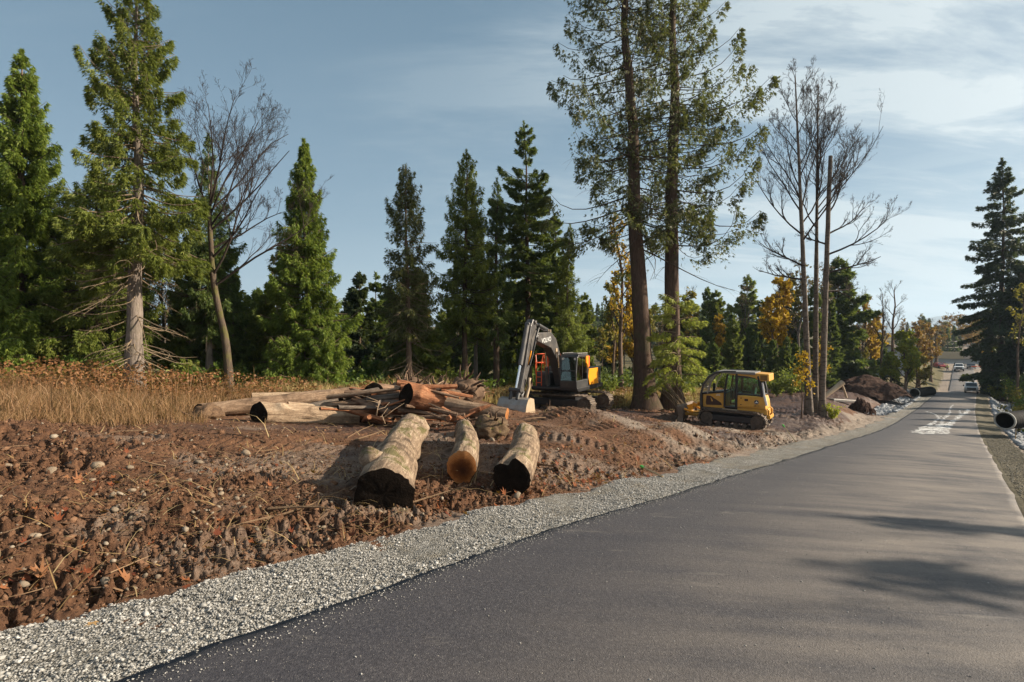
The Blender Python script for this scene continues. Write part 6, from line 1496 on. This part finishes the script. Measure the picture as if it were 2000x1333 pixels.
m.cyl((5.6, by-.26, 1.24), (5.6, by+.26, 1.24), .10, 14); m.cyl((4.12, by-.24, 4.62), (4.12, by+.24, 4.62), .10, 14)
stick = m.build('stick', m_boom, EX, bevel=.025)
m = MB(); m.box((4.72, by+.185, 2.95), (.12, .03, .7), Matrix.Rotation(R_(-21), 3, 'Y')); m.build('stick_marker', m_yel_clean, stick)
m = MB(); m.cyl((2.33, by, 4.28), (3.42, by, 4.52), .105, 16); m.build('stick_cylinder', m_char, EX, bevel=.01)
m = MB(); m.cyl((3.42, by, 4.52), (4.12, by, 4.66), .055, 14); m.build('stick_cylinder_rod', m_chrome, EX)
m = MB(); m.cyl((4.62, by, 4.50), (5.35, by, 2.62), .115, 16); m.cyl((4.60, by-.12, 4.52), (4.60, by+.12, 4.52), .09, 12); m.build('bucket_cylinder', m_boom, EX, bevel=.01)
m = MB(); m.cyl((5.35, by, 2.62), (5.80, by, 1.52), .062, 14); m.build('bucket_cylinder_rod', m_chrome, EX)
m = MB()
for s_ in (-.22, .22):
    m.tube([(5.80, by+s_, 1.52), (5.62, by+s_, 1.45), (5.44, by+s_, 1.42)], .055, 8); m.tube([(5.44, by+s_, 1.42), (5.60, by+s_, 1.25)], .05, 8)
    m.tube([(5.82, by+s_*.8, 1.52), (5.98, by+s_*.8, 1.15), (5.92, by+s_*.8, .88)], [.085, .09, .08], 8)
m.cyl((5.82, by-.30, 1.52), (5.82, by+.30, 1.52), .11, 14); m.build('bucket_linkage', m_char, EX)
m = MB(); m.tube([(5.05, by+.34, 2.02), (5.12, by+.34, 1.86), (5.10, by+.33, 1.62), (5.28, by+.30, 1.22), (5.42, by+.30, 1.0)], [.075, .06, .07, .08, .09], 8); m.build('thumb_link', m_tan, EX, smooth=True)
m = MB(); m.prism([(5.48, 1.18), (5.98, 1.12), (6.04, .82), (5.58, .80)], by-.27, by+.27); m.build('quick_coupler', m_char, EX, bevel=.03)
bz = -.02
prof_o = [(5.45, 1.02), (5.78, 1.10), (6.02, 1.04), (6.20, .80), (6.30, .45), (6.24, .10), (5.98, -.12), (5.30, -.14)]
prof_i = [(5.30, -.10), (5.96, -.08), (6.19, .12), (6.25, .45), (6.15, .78), (5.99, 1.0), (5.78, 1.05), (5.45, .98)]
bwid = .72
m = MB(); m.prism([(a_, b2+bz+.12) for a_, b2 in prof_o+prof_i], by-bwid, by+bwid); bucket = m.build('bucket', m_steel, EX, bevel=.012)
m = MB()
for s_ in (-1, 1): m.prism([(a_, b2+bz+.12) for a_, b2 in prof_o+[(5.2, -.1)]], by+s_*bwid, by+s_*(bwid+.03))
m.build('bucket_cheek', m_tan, bucket)
m = MB()
for i in range(5): m.prism([(5.25, .10), (5.02, .16), (5.0, .13), (5.25, .22)], by-.62+i*.29, by-.50+i*.29)
m.build('bucket_teeth', m_steel, bucket)
m = MB()
for s_ in (-1, 1): m.prism([(5.45, .92), (6.0, .90), (5.9, 1.16), (5.55, 1.18)], by+s_*.24, by+s_*.30)
m.build('bucket_ear', m_char, bucket)
m = MB()
for j in range(3):
    yy = by+.20+.03*j
    m.tube([(2.6, yy, 4.22), (3.4, yy, 4.26), (4.0, yy+.06, 4.36), (4.42, yy+.12, 3.9), (4.62, yy+.06, 3.2), (4.9, yy+.02, 2.6)], .022, 6)
m.build('hydraulic_hoses', m_black, EX)

# ---- bulldozer
r0x, r0y = 12.25, 24.55
dyaw = math.atan2(.57, -.82)
fd = np.array([-.82, .57]); lf = np.array([-.57, -.82])
cxy_ = np.array([r0x, r0y])-lf*.92
dz0 = CAMZ-(839-CY)/FPX*24.4-.12
dz0 = max(dz0, float(terrain(*(cxy_+fd*1.5)))-.30)
BD = empty('bulldozer', (cxy_[0], cxy_[1], dz0), dyaw, 'muddy yellow bulldozer with caged cab parked on the bank by the road', 'bulldozer')
BD.rotation_euler = (0, R_(-1.2), dyaw)
for sgn in (-1, 1): track_assembly(BD, 3.15, .80, .50, 0, 0, (0, 0, math.pi), 6, (1.62, .88*sgn, 0))
m = MB(); m.prism([(.15, .45), (3.1, .45), (3.15, .92), (.15, .95)], -.58, .58); m.build('main_frame', m_black, BD, bevel=.03)
m = MB(); m.prism([(.05, .72), (1.42, .72), (1.42, 1.0), (.08, 1.0)], -.66, .66); m.build('lower_body', m_yel, BD, bevel=.03)
m = MB(); m.prism([(.12, 1.0), (1.42, 1.0), (1.42, 1.60), (.24, 1.60), (.16, 1.35)], -.72, .72); fuel = m.build('fuel_tank', m_yel, BD, bevel=.035)
m = MB(); m.prism([(.22, 1.08), (1.30, 1.08), (1.30, 1.54), (.28, 1.54)], .72, .745); fp = m.build('side_door', m_yel, fuel, bevel=.01)
m = MB(); m.box((1.0, .75, 1.40), (.16, .02, .11)); m.build('latch', m_maroon, fp)
m = MB()
for z_ in (1.15, 1.47): m.cyl((1.24, .735, z_), (1.24, .752, z_), .03, 10)
m.build('hinge_bolts', m_maroon, fp)
lettering('SS12', .135, m_maroon, fp, (.53, .748, 1.145), (R_(90), 0, R_(180)), 'number_lettering')
# round badge with a leaping animal
m = MB(); m.cyl((.54, .74, 1.33), (.54, .755, 1.33), .105, 28); badge = m.build('badge', m_black, fp)
m = MB()
for a_, b2 in ((.112, .100),):
    n_ = 28; V_ = []
    for yy in (.745, .760):
        for rr_ in (a_, b2): V_ += [(.54+rr_*math.cos(2*math.pi*i/n_), yy, 1.33+rr_*math.sin(2*math.pi*i/n_)) for i in range(n_)]
    F_ = []
    for i in range(n_):
        j = (i+1) % n_; F_ += [(2*n_+i, 2*n_+j, 3*n_+j, 3*n_+i), (i, n_+i, n_+j, j), (i, j, 2*n_+j, 2*n_+i), (n_+i, 3*n_+i, 3*n_+j, n_+j)]
    m.add(V_, F_)
m.build('badge_rim', m_tan, badge)
m = MB(); m.prism([(.615, 1.30), (.56, 1.325), (.55, 1.40), (.535, 1.405), (.525, 1.345), (.49, 1.335), (.455, 1.295), (.47, 1.285), (.50, 1.30), (.56, 1.295), (.60, 1.275)], .755, .763); m.build('badge_emblem', m_white_p, badge)
# engine hood
m = MB(); m.prism([(2.02, .86), (3.10, .86), (3.12, 1.50), (2.02, 1.68)], -.60, .60); hood = m.build('engine_hood', m_yel, BD, bevel=.035)
m = MB(); m.prism([(2.06, 1.69), (3.14, 1.51), (3.14, 1.58), (2.06, 1.77)], -.64, .64); m.build('hood_top', m_black, hood, bevel=.015)
m = MB(); m.prism([(2.16, 1.02), (2.92, .98), (2.96, 1.10), (2.92, 1.46), (2.72, 1.46), (2.20, 1.14)], .60, .615); m.build('engine_grille', m_maroon, hood, bevel=.01)
m = MB(); m.prism([(2.60, 1.22), (2.72, 1.40), (2.68, 1.22), (2.64, 1.16)], .615, .63); m.prism([(2.46, 1.33), (2.60, 1.44), (2.55, 1.34)], .615, .63); m.build('grille_glint', m_yel, hood)
lettering('650J', .115, m_white_p, hood, (2.36, .606, 1.53), (R_(90), R_(-7), R_(180)), 'model_lettering')
m = MB(); m.prism([(3.12, .5), (3.20, .5), (3.20, 1.56), (3.12, 1.56)], -.72, .72); m.build('front_guard', m_black, BD, bevel=.02)
m = MB(); m.cyl((2.75, -.2, 1.55), (2.75, -.2, 2.05), .07, 14); m.build('exhaust_stack', m_black, BD)
# cab
m = MB()
for yy in (-.70, .70):
    m.tube([(1.47, yy, .95), (1.47, yy, 2.68)], .065, 8); m.tube([(2.02, yy, .95), (2.02, yy, 1.75), (1.90, yy, 2.62)], .05, 8)
    m.tube([(.30, yy, 1.6), (.36, yy, 2.0), (.50, yy, 2.60)], .06, 8); m.tube([(.30, yy, 1.66), (1.45, yy, 1.66)], .05, 8); m.tube([(.48, yy, 2.50), (1.45, yy, 2.56)], .045, 8)
    m.tube([(1.47, yy, .98), (2.02, yy, .98)], .045, 8)
for x_ in (.32, 1.47, 2.0): m.tube([(x_, -.7, 1.66), (x_, .7, 1.66)], .04, 8)
m.build('cab_frame', m_black, BD)
m = MB(); m.prism([(.62, 2.66), (2.42, 2.66), (2.50, 2.70), (2.40, 2.76), (.62, 2.78)], -.78, .78); m.build('cab_roof', m_roofgrey, BD, bevel=.02)
m = MB(); m.prism([(1.78, 2.60), (1.78, 2.66), (.62, 2.66), (.62, 2.74), (.02, 2.72), (.0, 2.38), (.42, 2.38), (.58, 2.46), (.95, 2.56)], -.74, .74); ac = m.build('roof_air_unit', m_yel, BD, bevel=.025)
m = MB()
for i in range(6): m.box((.12+i*.05, .745, 2.54), (.03, .015, .24))
m.build('air_vent_slot', m_maroon, ac)
pane('door_glass', [(1.54, .70, 1.02), (1.97, .70, 1.02), (1.88, .70, 2.56), (1.54, .70, 2.56)], -.012, m_glass, BD)
pane('far_door_glass', [(1.54, -.70, 1.02), (1.97, -.70, 1.02), (1.88, -.70, 2.56), (1.54, -.70, 2.56)], .012, m_glass, BD)
pane('side_glass', [(.40, .70, 1.70), (1.42, .70, 1.70), (1.42, .70, 2.52), (.54, .70, 2.50)], -.012, m_glass, BD)
pane('far_side_glass', [(.40, -.70, 1.70), (1.42, -.70, 1.70), (1.42, -.70, 2.52), (.54, -.70, 2.50)], .012, m_glass, BD)
pane('rear_glass', [(.30, -.62, 1.72), (.30, .62, 1.72), (.48, .62, 2.48), (.48, -.62, 2.48)], .012, m_glass, BD)
m = MB(); m.tube([(.20, .70, 1.62), (.30, .70, 2.30)], .045, 6); m.tube([(.10, .66, 1.2), (.20, .70, 1.66)], .06, 6); m.build('rear_strut', m_white_p, BD)
m = MB(); m.prism([(.75, 1.2), (1.25, 1.2), (1.25, 1.5), (.92, 1.52), (.80, 2.15), (.66, 2.15)], -.26, .26); m.build('operator_seat', m_seat, BD, bevel=.04)
m = MB(); m.box((1.75, 0, 1.55), (.12, .8, .5)); m.cyl((1.45, .3, 1.3), (1.5, .33, 1.75), .02, 8); m.build('control_console', m_seat, BD, bevel=.03)
# brush cage sweeping over the hood
m = MB()
for yy in (-.74, .74):
    m.tube([(3.16, yy, .95), (3.17, yy, 1.55), (3.05, yy, 2.05), (2.82, yy, 2.42), (2.50, yy, 2.66), (2.05, yy, 2.74), (1.5, yy, 2.76)], .055, 9)
m.tube([(3.17, -.74, 1.55), (3.17, .74, 1.55)], .045, 8); m.tube([(2.62, -.74, 2.60), (2.62, .74, 2.60)], .04, 8)
m.build('brush_cage', m_char, BD)
m = MB()
for yy in (-.5, -.25, 0, .25, .5): m.tube([(3.14, yy, 1.58), (3.04, yy, 2.0), (2.82, yy, 2.36), (2.52, yy, 2.62)], .018, 6)
for z_, x_ in ((1.85, 3.09), (2.2, 2.94)): m.tube([(x_, -.74, z_), (x_, .74, z_)], .018, 6)
for yy in (-.74, .74): m.tube([(2.85, yy, 1.56), (2.72, yy, 2.1), (2.46, yy, 2.6)], .028, 7)
m.build('cage_bars', m_steel, BD)
# blade and push arms
V_ = []; m = MB()
arc = [(3.98+.16*math.cos(a_)-.10*abs(math.sin(a_*.5)), .52+.50*math.sin(a_)) for a_ in np.linspace(-1.3, 1.3, 9)]
prof = [(4.24-.17*math.cos(a_), .46+.44*math.sin(a_)) for a_ in np.linspace(-1.35, 1.35, 10)]
m.prism(prof+[(x_-.05, z_) for x_, z_ in reversed(prof)], -1.38, 1.38); blade = m.build('blade', m_mud, BD, bevel=.008)
for s_ in (-1, 1): m = MB(); m.prism([(3.86, .04), (4.22, .04), (4.10, .4), (4.22, .88), (3.92, .82)], s_*1.38, s_*1.41); m.build('blade_end_plate', m_mud, blade)
m = MB(); m.box((4.22, 0, .08), (.03, 2.76, .16)); m.build('cutting_edge', m_steel, blade)
m = MB()
for s_ in (-1, 1): m.tube([(1.9, s_*.60, .42), (3.3, s_*.60, .40), (3.95, s_*.30, .38)], .085, 8)
m.tube([(3.95, -.5, .40), (3.95, .5, .40)], .10, 8); m.build('push_frame', m_yel, BD)
for s_ in (-1, 1):
    m = MB(); m.cyl((3.2, s_*.42, 1.1), (3.62, s_*.42, .82), .065, 12); m.build('lift_cylinder', m_yel_clean, BD, bevel=.01)
    m = MB(); m.cyl((3.55, s_*.75, .55), (3.95, s_*.95, .70), .06, 12); m.build('angle_cylinder', m_yel_clean, BD, bevel=.01)
m = MB(); m.box((3.72, .55, .78), (.28, .22, .30), Matrix.Rotation(.4, 3, 'Y')); m.box((3.52, .5, .92), (.26, .16, .2), Matrix.Rotation(-.3, 3, 'Y')); m.build('cylinder_mount', m_yel_clean, BD, bevel=.02)
m = MB()
for s_ in (-1, 1): m.cyl((3.62, s_*.42, .82), (3.95, s_*.42, .6), .035, 10)
m.build('blade_cylinder_rod', m_chrome, BD)
m = MB()
for yy in (-.5, .5): m.prism([(-.02, .50), (.10, .50), (.10, 1.05), (-.02, .95)], yy-.06, yy+.06)
m.box((-.03, 0, .62), (.06, 1.1, .16)); m.build('rear_hitch', m_yel, BD, bevel=.015)
m = MB(); m.box((1.75, .78, .86), (.7, .22, .04)); m.build('step', m_tan, BD, bevel=.01)
m = MB(); m.prism([(.5, .80), (3.05, .80), (3.05, .86), (.5, .86)], .60, 1.06); m.build('fender', m_track, BD, bevel=.01)

# ---- old attachment lying left of the earth mound
x, y, z = at(1652, 46); AT = empty('machine_attachment', (x, y, z), .25, 'rusty arm and flat blade of a dismantled attachment beside the earth mound', 'attachment')
m = MB(); m.tube([(-2.6, .2, .4), (-1.2, .1, 1.3), (-.35, 0, 1.9)], [.16, .22, .25], 10); m.build('arm', m_tan, AT)
m = MB(); m.tube([(-.4, 0, 1.7), (.1, 0, .5)], .09, 8); m.build('strut', m_tan, AT)
m = MB(); m.box((-.2, -.1, .28), (3.2, .7, .22), Matrix.Rotation(.08, 3, 'Y')); m.build('blade_plate', m_steel, AT, bevel=.03)
# ------------------------------------------------------------------ far end of the road
m_tyre = paint('tyre_rubber', (.014, .014, .015), .85, 0, (.06, .05, .04), .3); m_rimst = paint('wheel_rim', (.32, .32, .33), .35, .6, (.15, .12, .1), .2)
m_dkglass = paint('car_glass', (.035, .045, .055), .08, 0, (.05, .05, .05), .05); m_amber = paint('amber_lamp', (.75, .22, .03), .2, 0, (.5, .2, .05), .1)
def pickup(name, label, X, Y, z, yaw, body, colour_dark=False, box_dark=False):
    root = empty(name, (X, Y, z), yaw, label, 'pickup truck'); w_ = .96
    m = MB(); m.prism([(2.72, .48), (2.80, .75), (2.74, 1.12), (2.55, 1.20), (1.35, 1.26), (1.35, .45), (2.6, .42)], -w_, w_); m.prism([(1.35, .42), (1.35, 1.26), (-.75, 1.26), (-.75, .42)], -w_, w_); m.build('body', body, root, bevel=.06)
    m = MB(); m.prism([(1.42, 1.26), (.72, 1.86), (.45, 1.92), (-.55, 1.92), (-.78, 1.84), (-.86, 1.26)], -w_*.86, w_*.86); m.build('cab', body, root, bevel=.07)
    pane('windscreen', [(1.35, -.74, 1.32), (1.35, .74, 1.32), (.75, .70, 1.84), (.75, -.70, 1.84)], .02, m_dkglass, root)
    for s_ in (-1, 1): pane('side_window', [(1.05, s_*.835, 1.34), (-.6, s_*.835, 1.34), (-.55, s_*.835, 1.8), (.68, s_*.835, 1.8)], .012*s_*-1, m_dkglass, root)
    m = MB(); m.prism([(-.80, .5), (-2.75, .5), (-2.75, 1.24), (-.80, 1.24)], -w_, w_); m.build('cargo_bed', m_char if box_dark else body, root, bevel=.04)
    if box_dark:
        m = MB(); m.prism([(-.9, 1.24), (-2.7, 1.24), (-2.75, 2.15), (-.95, 2.15)], -1.02, 1.02); m.build('cargo_cover', m_char, root, bevel=.03)
    m = MB(); m.prism([(2.74, .72), (2.83, .72), (2.80, 1.10), (2.72, 1.10)], -.62, .62); m.build('grille', m_black, root, bevel=.01)
    m = MB(); m.prism([(2.70, .42), (2.90, .44), (2.90, .66), (2.72, .70)], -.97, .97); m.build('bumper', m_char if colour_dark else m_steel, root, bevel=.02)
    for s_ in (-1, 1):
        m = MB(); m.box((2.74, s_*.76, .96), (.10, .26, .22)); m.build('headlight', m_lamp, root, bevel=.02)
        m = MB(); m.box((1.12, s_*1.08, 1.38), (.10, .20, .26)); m.build('wing_mirror', m_char, root, bevel=.02)
    m = MB(); m.box((2.905, 0, .56), (.012, .32, .14)); m.build('number_plate', m_white_p, root)
    for x_ in (1.95, -1.75):
        for s_ in (-1, 1):
            m = MB(); m.cyl((x_, s_*.70, .38), (x_, s_*.98, .38), .39, 20); wh = m.build('wheel', m_tyre, root, bevel=.03)
            m = MB(); m.cyl((x_, s_*.975, .38), (x_, s_*.99, .38), .22, 14); m.build('rim', m_rimst, wh)
    return root
def onroad(s, q): X, Y = xy(s, q+pcen(s)); return float(X), float(Y), float(zroad(s))+.03
back = math.atan2(-US[1], -US[0])
X, Y, z = onroad(128, 1.15); pickup('pickup_truck', 'silver pickup driving toward the camera, nearer of the two on the road', X, Y, z, back, paint('silver_paint', (.40, .41, .42), .3, .3, (.3, .27, .22), .2))
X, Y, z = onroad(178, -.8); pickup('pickup_truck', 'white pickup with a dark cargo cover stopped at the far end of the road', X, Y, z, back, m_white_p, True, True)
# worker
def person(name, label, X, Y, z, yaw, shirt, trousers):
    root = empty(name, (X, Y, z), yaw, label, 'person')
    J = {'pel': (0, 0, .95, .15), 'chest': (0, 0, 1.32, .17), 'neck': (.01, 0, 1.50, .06), 'head': (.02, 0, 1.63, .10), 'top': (.01, 0, 1.74, .07),
         'shl': (0, .19, 1.42, .07), 'ell': (.04, .27, 1.14, .05), 'wrl': (.16, .25, .92, .036), 'hal': (.21, .24, .84, .035), 'shr': (0, -.19, 1.42, .07), 'elr': (.03, -.27, 1.14, .05), 'wrr': (.18, -.22, .96, .036), 'har': (.24, -.20, .90, .035),
         'hil': (0, .10, .88, .105), 'knl': (.04, .12, .50, .075), 'anl': (0, .13, .10, .05), 'tol': (.16, .14, .05, .045), 'hir': (0, -.10, .88, .105), 'knr': (.06, -.13, .50, .075), 'anr': (-.02, -.15, .10, .05), 'tor': (.15, -.17, .05, .045)}
    E = [('pel', 'chest'), ('chest', 'neck'), ('neck', 'head'), ('head', 'top'), ('chest', 'shl'), ('shl', 'ell'), ('ell', 'wrl'), ('wrl', 'hal'), ('chest', 'shr'), ('shr', 'elr'), ('elr', 'wrr'), ('wrr', 'har'),
         ('pel', 'hil'), ('hil', 'knl'), ('knl', 'anl'), ('anl', 'tol'), ('pel', 'hir'), ('hir', 'knr'), ('knr', 'anr'), ('anr', 'tor')]
    def skin(nm, keys, scale, mat):
        ks = [k for k in J if k in keys]; me = bpy.data.meshes.new(nm)
        me.from_pydata([J[k][:3] for k in ks], [(ks.index(a), ks.index(b_)) for a, b_ in E if a in ks and b_ in ks], []); me.materials.append(mat)
        o = obj(nm, me, root); o.modifiers.new('skin', 'SKIN')
        lay = me.skin_vertices[0].data if me.skin_vertices else None
        if lay is None:
            me.attributes.new('x', 'FLOAT', 'POINT')
        else:
            for i, k in enumerate(ks): lay[i].radius = (J[k][3]*scale,)*2; lay[i].use_root = (i == 0)
        o.modifiers.new('sub', 'SUBSURF').levels = 1; o.modifiers['sub'].render_levels = 2
        return o
    bm = None
    skin('body', set(J), 1.0, paint('skin', (.45, .26, .18), .6, 0, (.4, .22, .15), .1))
    skin('jacket', {'pel', 'chest', 'shl', 'ell', 'wrl', 'shr', 'elr', 'wrr'}, 1.18, shirt); skin('trousers', {'pel', 'hil', 'knl', 'anl', 'hir', 'knr', 'anr'}, 1.16, trousers)
    m = MB(); m.prism([(.02+.125*math.cos(a_), .115*math.sin(a_)) for a_ in np.linspace(0, 2*np.pi, 17)[:-1]], 1.69, 1.79, 'z'); m.build('hard_hat', m_yel_clean, root, bevel=.04)
import bmesh
def ensure_skin(o): pass
X, Y, z = onroad(176, -3.2)
m_hivis = paint('hi_vis_yellow', (.50, .62, .03), .7, 0, (.4, .5, .05), .1); m_navy = paint('navy_cloth', (.018, .02, .03), .9, 0, (.05, .05, .05), .1)
_old = bpy.types.Mesh
def skin_person():
    X, Y, z = onroad(176, -3.1); z = float(terrain(X, Y))+.12
    person('person', 'road worker in a yellow high visibility jacket beside the white pickup', X, Y, z, back, m_hivis, m_navy)
skin_person()
# the long low house across the end of the road
m_wall = paint('pale_siding', (.42, .43, .43), .8, 0, (.3, .28, .25), .3, 1); m_rooft = paint('tan_shingles', (.26, .195, .115), .9, 0, (.17, .13, .08), .5, 2); m_roofd = paint('brown_shingles', (.10, .078, .062), .9, 0, (.06, .05, .04), .5, 2)
X, Y = (1878-CX)/FPX*165, 165; z = float(terrain(X, Y)); z = CAMZ-(722-CY)/FPX*165
H1 = empty('low_house', (X, Y, z), math.atan2(-US[1], -US[0])+math.pi/2, 'long low pale house with tan and brown roof across the end of the road', 'house')
m = MB(); m.box((0, 0, 1.0), (15, 8, 5.0)); m.build('wall', m_wall, H1)
m = MB(); m.prism([(-4.6, 3.5), (4.6, 3.5), (1.2, 5.6), (-1.2, 5.6)], -8.0, .6, 'x'); m.build('roof', m_rooft, H1)
m = MB(); m.prism([(-4.8, 3.51), (4.8, 3.51), (.3, 5.5), (-.3, 5.5)], .6, 8.0, 'x'); m.build('roof', m_roofd, H1)
for yy in (-1, 1):
    for x_ in (-5.5, 5.2):
        m = MB(); m.box((x_, yy*4.02, 1.7), (1.5, .08, 1.1)); wn = m.build('window', m_dkglass, H1); m = MB(); m.box((x_, yy*4.04, 1.1), (1.7, .14, .1)); m.build('sill', m_white_p, wn)
    m = MB(); m.box((-1.5, yy*4.02, 1.1), (4.6, .08, 2.2)); m.build('garage_door', m_white_p, H1)
# grey gabled house behind the alders
X, Y = (1741-CX)/FPX*98, 98; z = CAMZ-(728-CY)/FPX*98
H2 = empty('gabled_house', (X, Y, z), -.75, 'white house with a dark steep roof behind the lime green alders', 'house')
m = MB(); m.prism([(-2.6, -.5), (2.6, -.5), (2.6, 3.4), (0, 5.2), (-2.6, 3.4)], -3.2, 3.2); m.build('wall', paint('white_siding', (.62, .63, .64), .8, 0, (.4, .38, .35), .2, 1), H2)
m = MB()
for s_ in (-1, 1): m.prism([(s_*3.0, 3.1), (0, 5.24), (0, 5.46), (s_*3.0, 3.32)], -3.6, 3.6)
m.build('roof', m_roofd, H2)
for x_ in (-1.1, 1.1):
    m = MB(); m.box((x_, -3.22, 2.0), (.9, .08, 1.2)); wn = m.build('window', m_dkglass, H2); m = MB(); m.box((x_, -3.26, 1.36), (1.1, .12, .08)); m.build('sill', m_white_p, wn)
# travel trailer and cars far left of the road
X, Y, z = onroad(186, -12); z = float(terrain(X, Y))+.1
TR = empty('travel_trailer', (X, Y, z), .3, 'white travel trailer parked left of the far end of the road', 'trailer')
m = MB(); m.prism([(-2.6, .5), (2.5, .5), (2.7, 1.4), (2.3, 2.7), (-2.5, 2.7), (-2.7, 1.2)], -1.1, 1.1); m.build('body', m_white_p, TR, bevel=.12)
for x_ in (-1.4, 1.0):
    m = MB(); m.box((x_, -1.11, 1.8), (.9, .04, .6)); m.build('window', m_dkglass, TR)
for s_ in (-1, 1):
    m = MB(); m.cyl((0, s_*.85, .35), (0, s_*1.1, .35), .35, 16); m.build('wheel', m_tyre, TR)
def car(label, s, q, yaw, m_body):
    X, Y, z = onroad(s, q); z = max(z, float(terrain(X, Y))+.03); root = empty('parked_car', (X, Y, z), yaw, label, 'car')
    m = MB(); m.prism([(2.1, .3), (2.2, .6), (1.9, .85), (.9, .95), (.3, 1.38), (-1.0, 1.40), (-1.7, .98), (-2.15, .9), (-2.2, .35)], -.88, .88); m.build('body', m_body, root, bevel=.06)
    pane('windscreen', [(.95, -.7, .98), (.95, .7, .98), (.38, .66, 1.34), (.38, -.66, 1.34)], .015, m_dkglass, root)
    for x_ in (1.35, -1.35):
        for s_ in (-1, 1): m = MB(); m.cyl((x_, s_*.68, .32), (x_, s_*.9, .32), .32, 16); m.build('wheel', m_tyre, root)
    for s_ in (-1, 1): m = MB(); m.box((2.12, s_*.62, .66), (.1, .3, .14)); m.build('headlight', m_lamp, root)
car('dark car parked right behind the white pickup', 188, 1.6, back, m_char)
car('red car parked on the left verge before the low house', 186, -5.0, back+.5, paint('red_paint', (.30, .02, .02), .3, 0, (.2, .05, .03), .2))
def barrier(s, q, i):
    X, Y, z = onroad(s, q); root = empty('road_barrier', (X, Y, z), back+math.pi/2, 'orange and white road barrier at the far right end of the road', 'barrier', 'orange road barriers at the far end')
    m = MB(); m.box((0, 0, .85), (1.2, .04, .28)); m.build('board', m_orange_p, root); m = MB(); m.box((0, 0, .45), (1.2, .04, .2)); m.build('board', m_white_p, root)
    for x_ in (-.5, .5): m = MB(); m.tube([(x_, -.25, 0), (x_, 0, 1.0), (x_, .25, 0)], .03, 5); m.build('leg', m_white_p, root)
for i in range(3): barrier(184+i*1.5, 2.2+i*1.3, i)
# blue mountains a few kilometres off
def ridge(name, Y0, x0, x1, zf, depth, mat, n=180, rows=14, seed=1):
    xs = np.linspace(x0, x1, n); ys = np.linspace(0, 1, rows); G, T_ = np.meshgrid(xs, ys, indexing='ij')
    top = zf(xs)[:, None]; prof = np.sin(np.clip(T_, 0, 1)*np.pi)**.8
    Z = -20+(top+20)*prof*(1+.12*fbm(G/(Y0*.05), T_*4, oct=4, seed=seed))
    V = np.stack([G, Y0+depth*T_, Z], -1).reshape(-1, 3); i, j = np.meshgrid(np.arange(n-1), np.arange(rows-1), indexing='ij')
    F = np.stack([i*rows+j, (i+1)*rows+j, (i+1)*rows+j+1, i*rows+j+1], -1).reshape(-1, 4); return tag(nobj(name, V, [F], mat, smooth=True), kind='structure')
m_mtn, t, b = newmat('forested_mountain'); n = t.noise(.004, t.coord('Object'), 8, .7); setp(t, b, t.ramp(n, [(.4, (.03, .045, .04)), (.6, (.10, .11, .10)), (.7, (.3, .3, .3))]), .95)
ridge('mountains', 4200, -4300, 6500, lambda x: 130+150*fbm(x/1500, x*0, oct=4, seed=7)+60*np.exp(-((x-3200)/700)**2), 1500, m_mtn)
m_hill, t, b = newmat('wooded_hill'); n = t.noise(.05, t.coord('Object'), 8, .75); n2 = t.noise(.4, t.coord('Object'), 6, .7)
setp(t, b, t.ramp(t.math('ADD', t.math('MULTIPLY', n, .5), t.math('MULTIPLY', n2, .5)), [(.4, (.018, .028, .016)), (.52, (.045, .055, .024)), (.62, (.11, .075, .03))]), .95, t.bump(n2, 1, 1.5))
HZF = lambda x: 6+16*np.exp(-((x-60)/120)**2)+4*fbm(x/60, x*0+3, oct=4, seed=9)
ridge('hills', 330, -500, 620, HZF, 260, m_hill, 260, 20, 3)
# trees crowning that hill
r = np.random.default_rng(99)
for i in range(64):
    px = 1130+i*8.4+r.uniform(-5, 5); Y = r.uniform(400, 470); X = (px-CX)/FPX*Y; z = float(HZF(np.array([X]))[0])-4; s = r.uniform(1.2, 2.0)
    k = ('c3', 'c6', 'c4', 'c6', 'o1')[r.integers(0, 5)]
    plant(LBL[k[0]][0], TPL[k], (X, Y, z), f'{TONE[k]} on the far wooded hill', 'tree', f'{TONE[k]}s on the far wooded hill', r.uniform(0, 6), (s*.9, s*.9, s))
# the air between
if HAZE:
    m = MB(); m.box((500, 2800, 200), (12500, 7000, 520)); hz = bpy.data.materials.new('haze'); hz.use_nodes = True; t = NT(hz); t.n.remove(t.n['Principled BSDF'])
    pv = t.new('ShaderNodeVolumePrincipled', inp={'Color': (.62, .80, 1.0, 1), 'Density': HAZE, 'Anisotropy': .2}); t.l.new(pv.outputs[0], t.n['Material Output'].inputs['Volume'])
    o = m.build('haze', hz); tag(o, kind='stuff', label='thin blue haze of distant air', cat='haze')
for o in bpy.data.materials:
    if o.name in ('black_plastic', 'pipe_rim'): o.node_tree.nodes['Principled BSDF'].inputs['Specular IOR Level'].default_value = .08
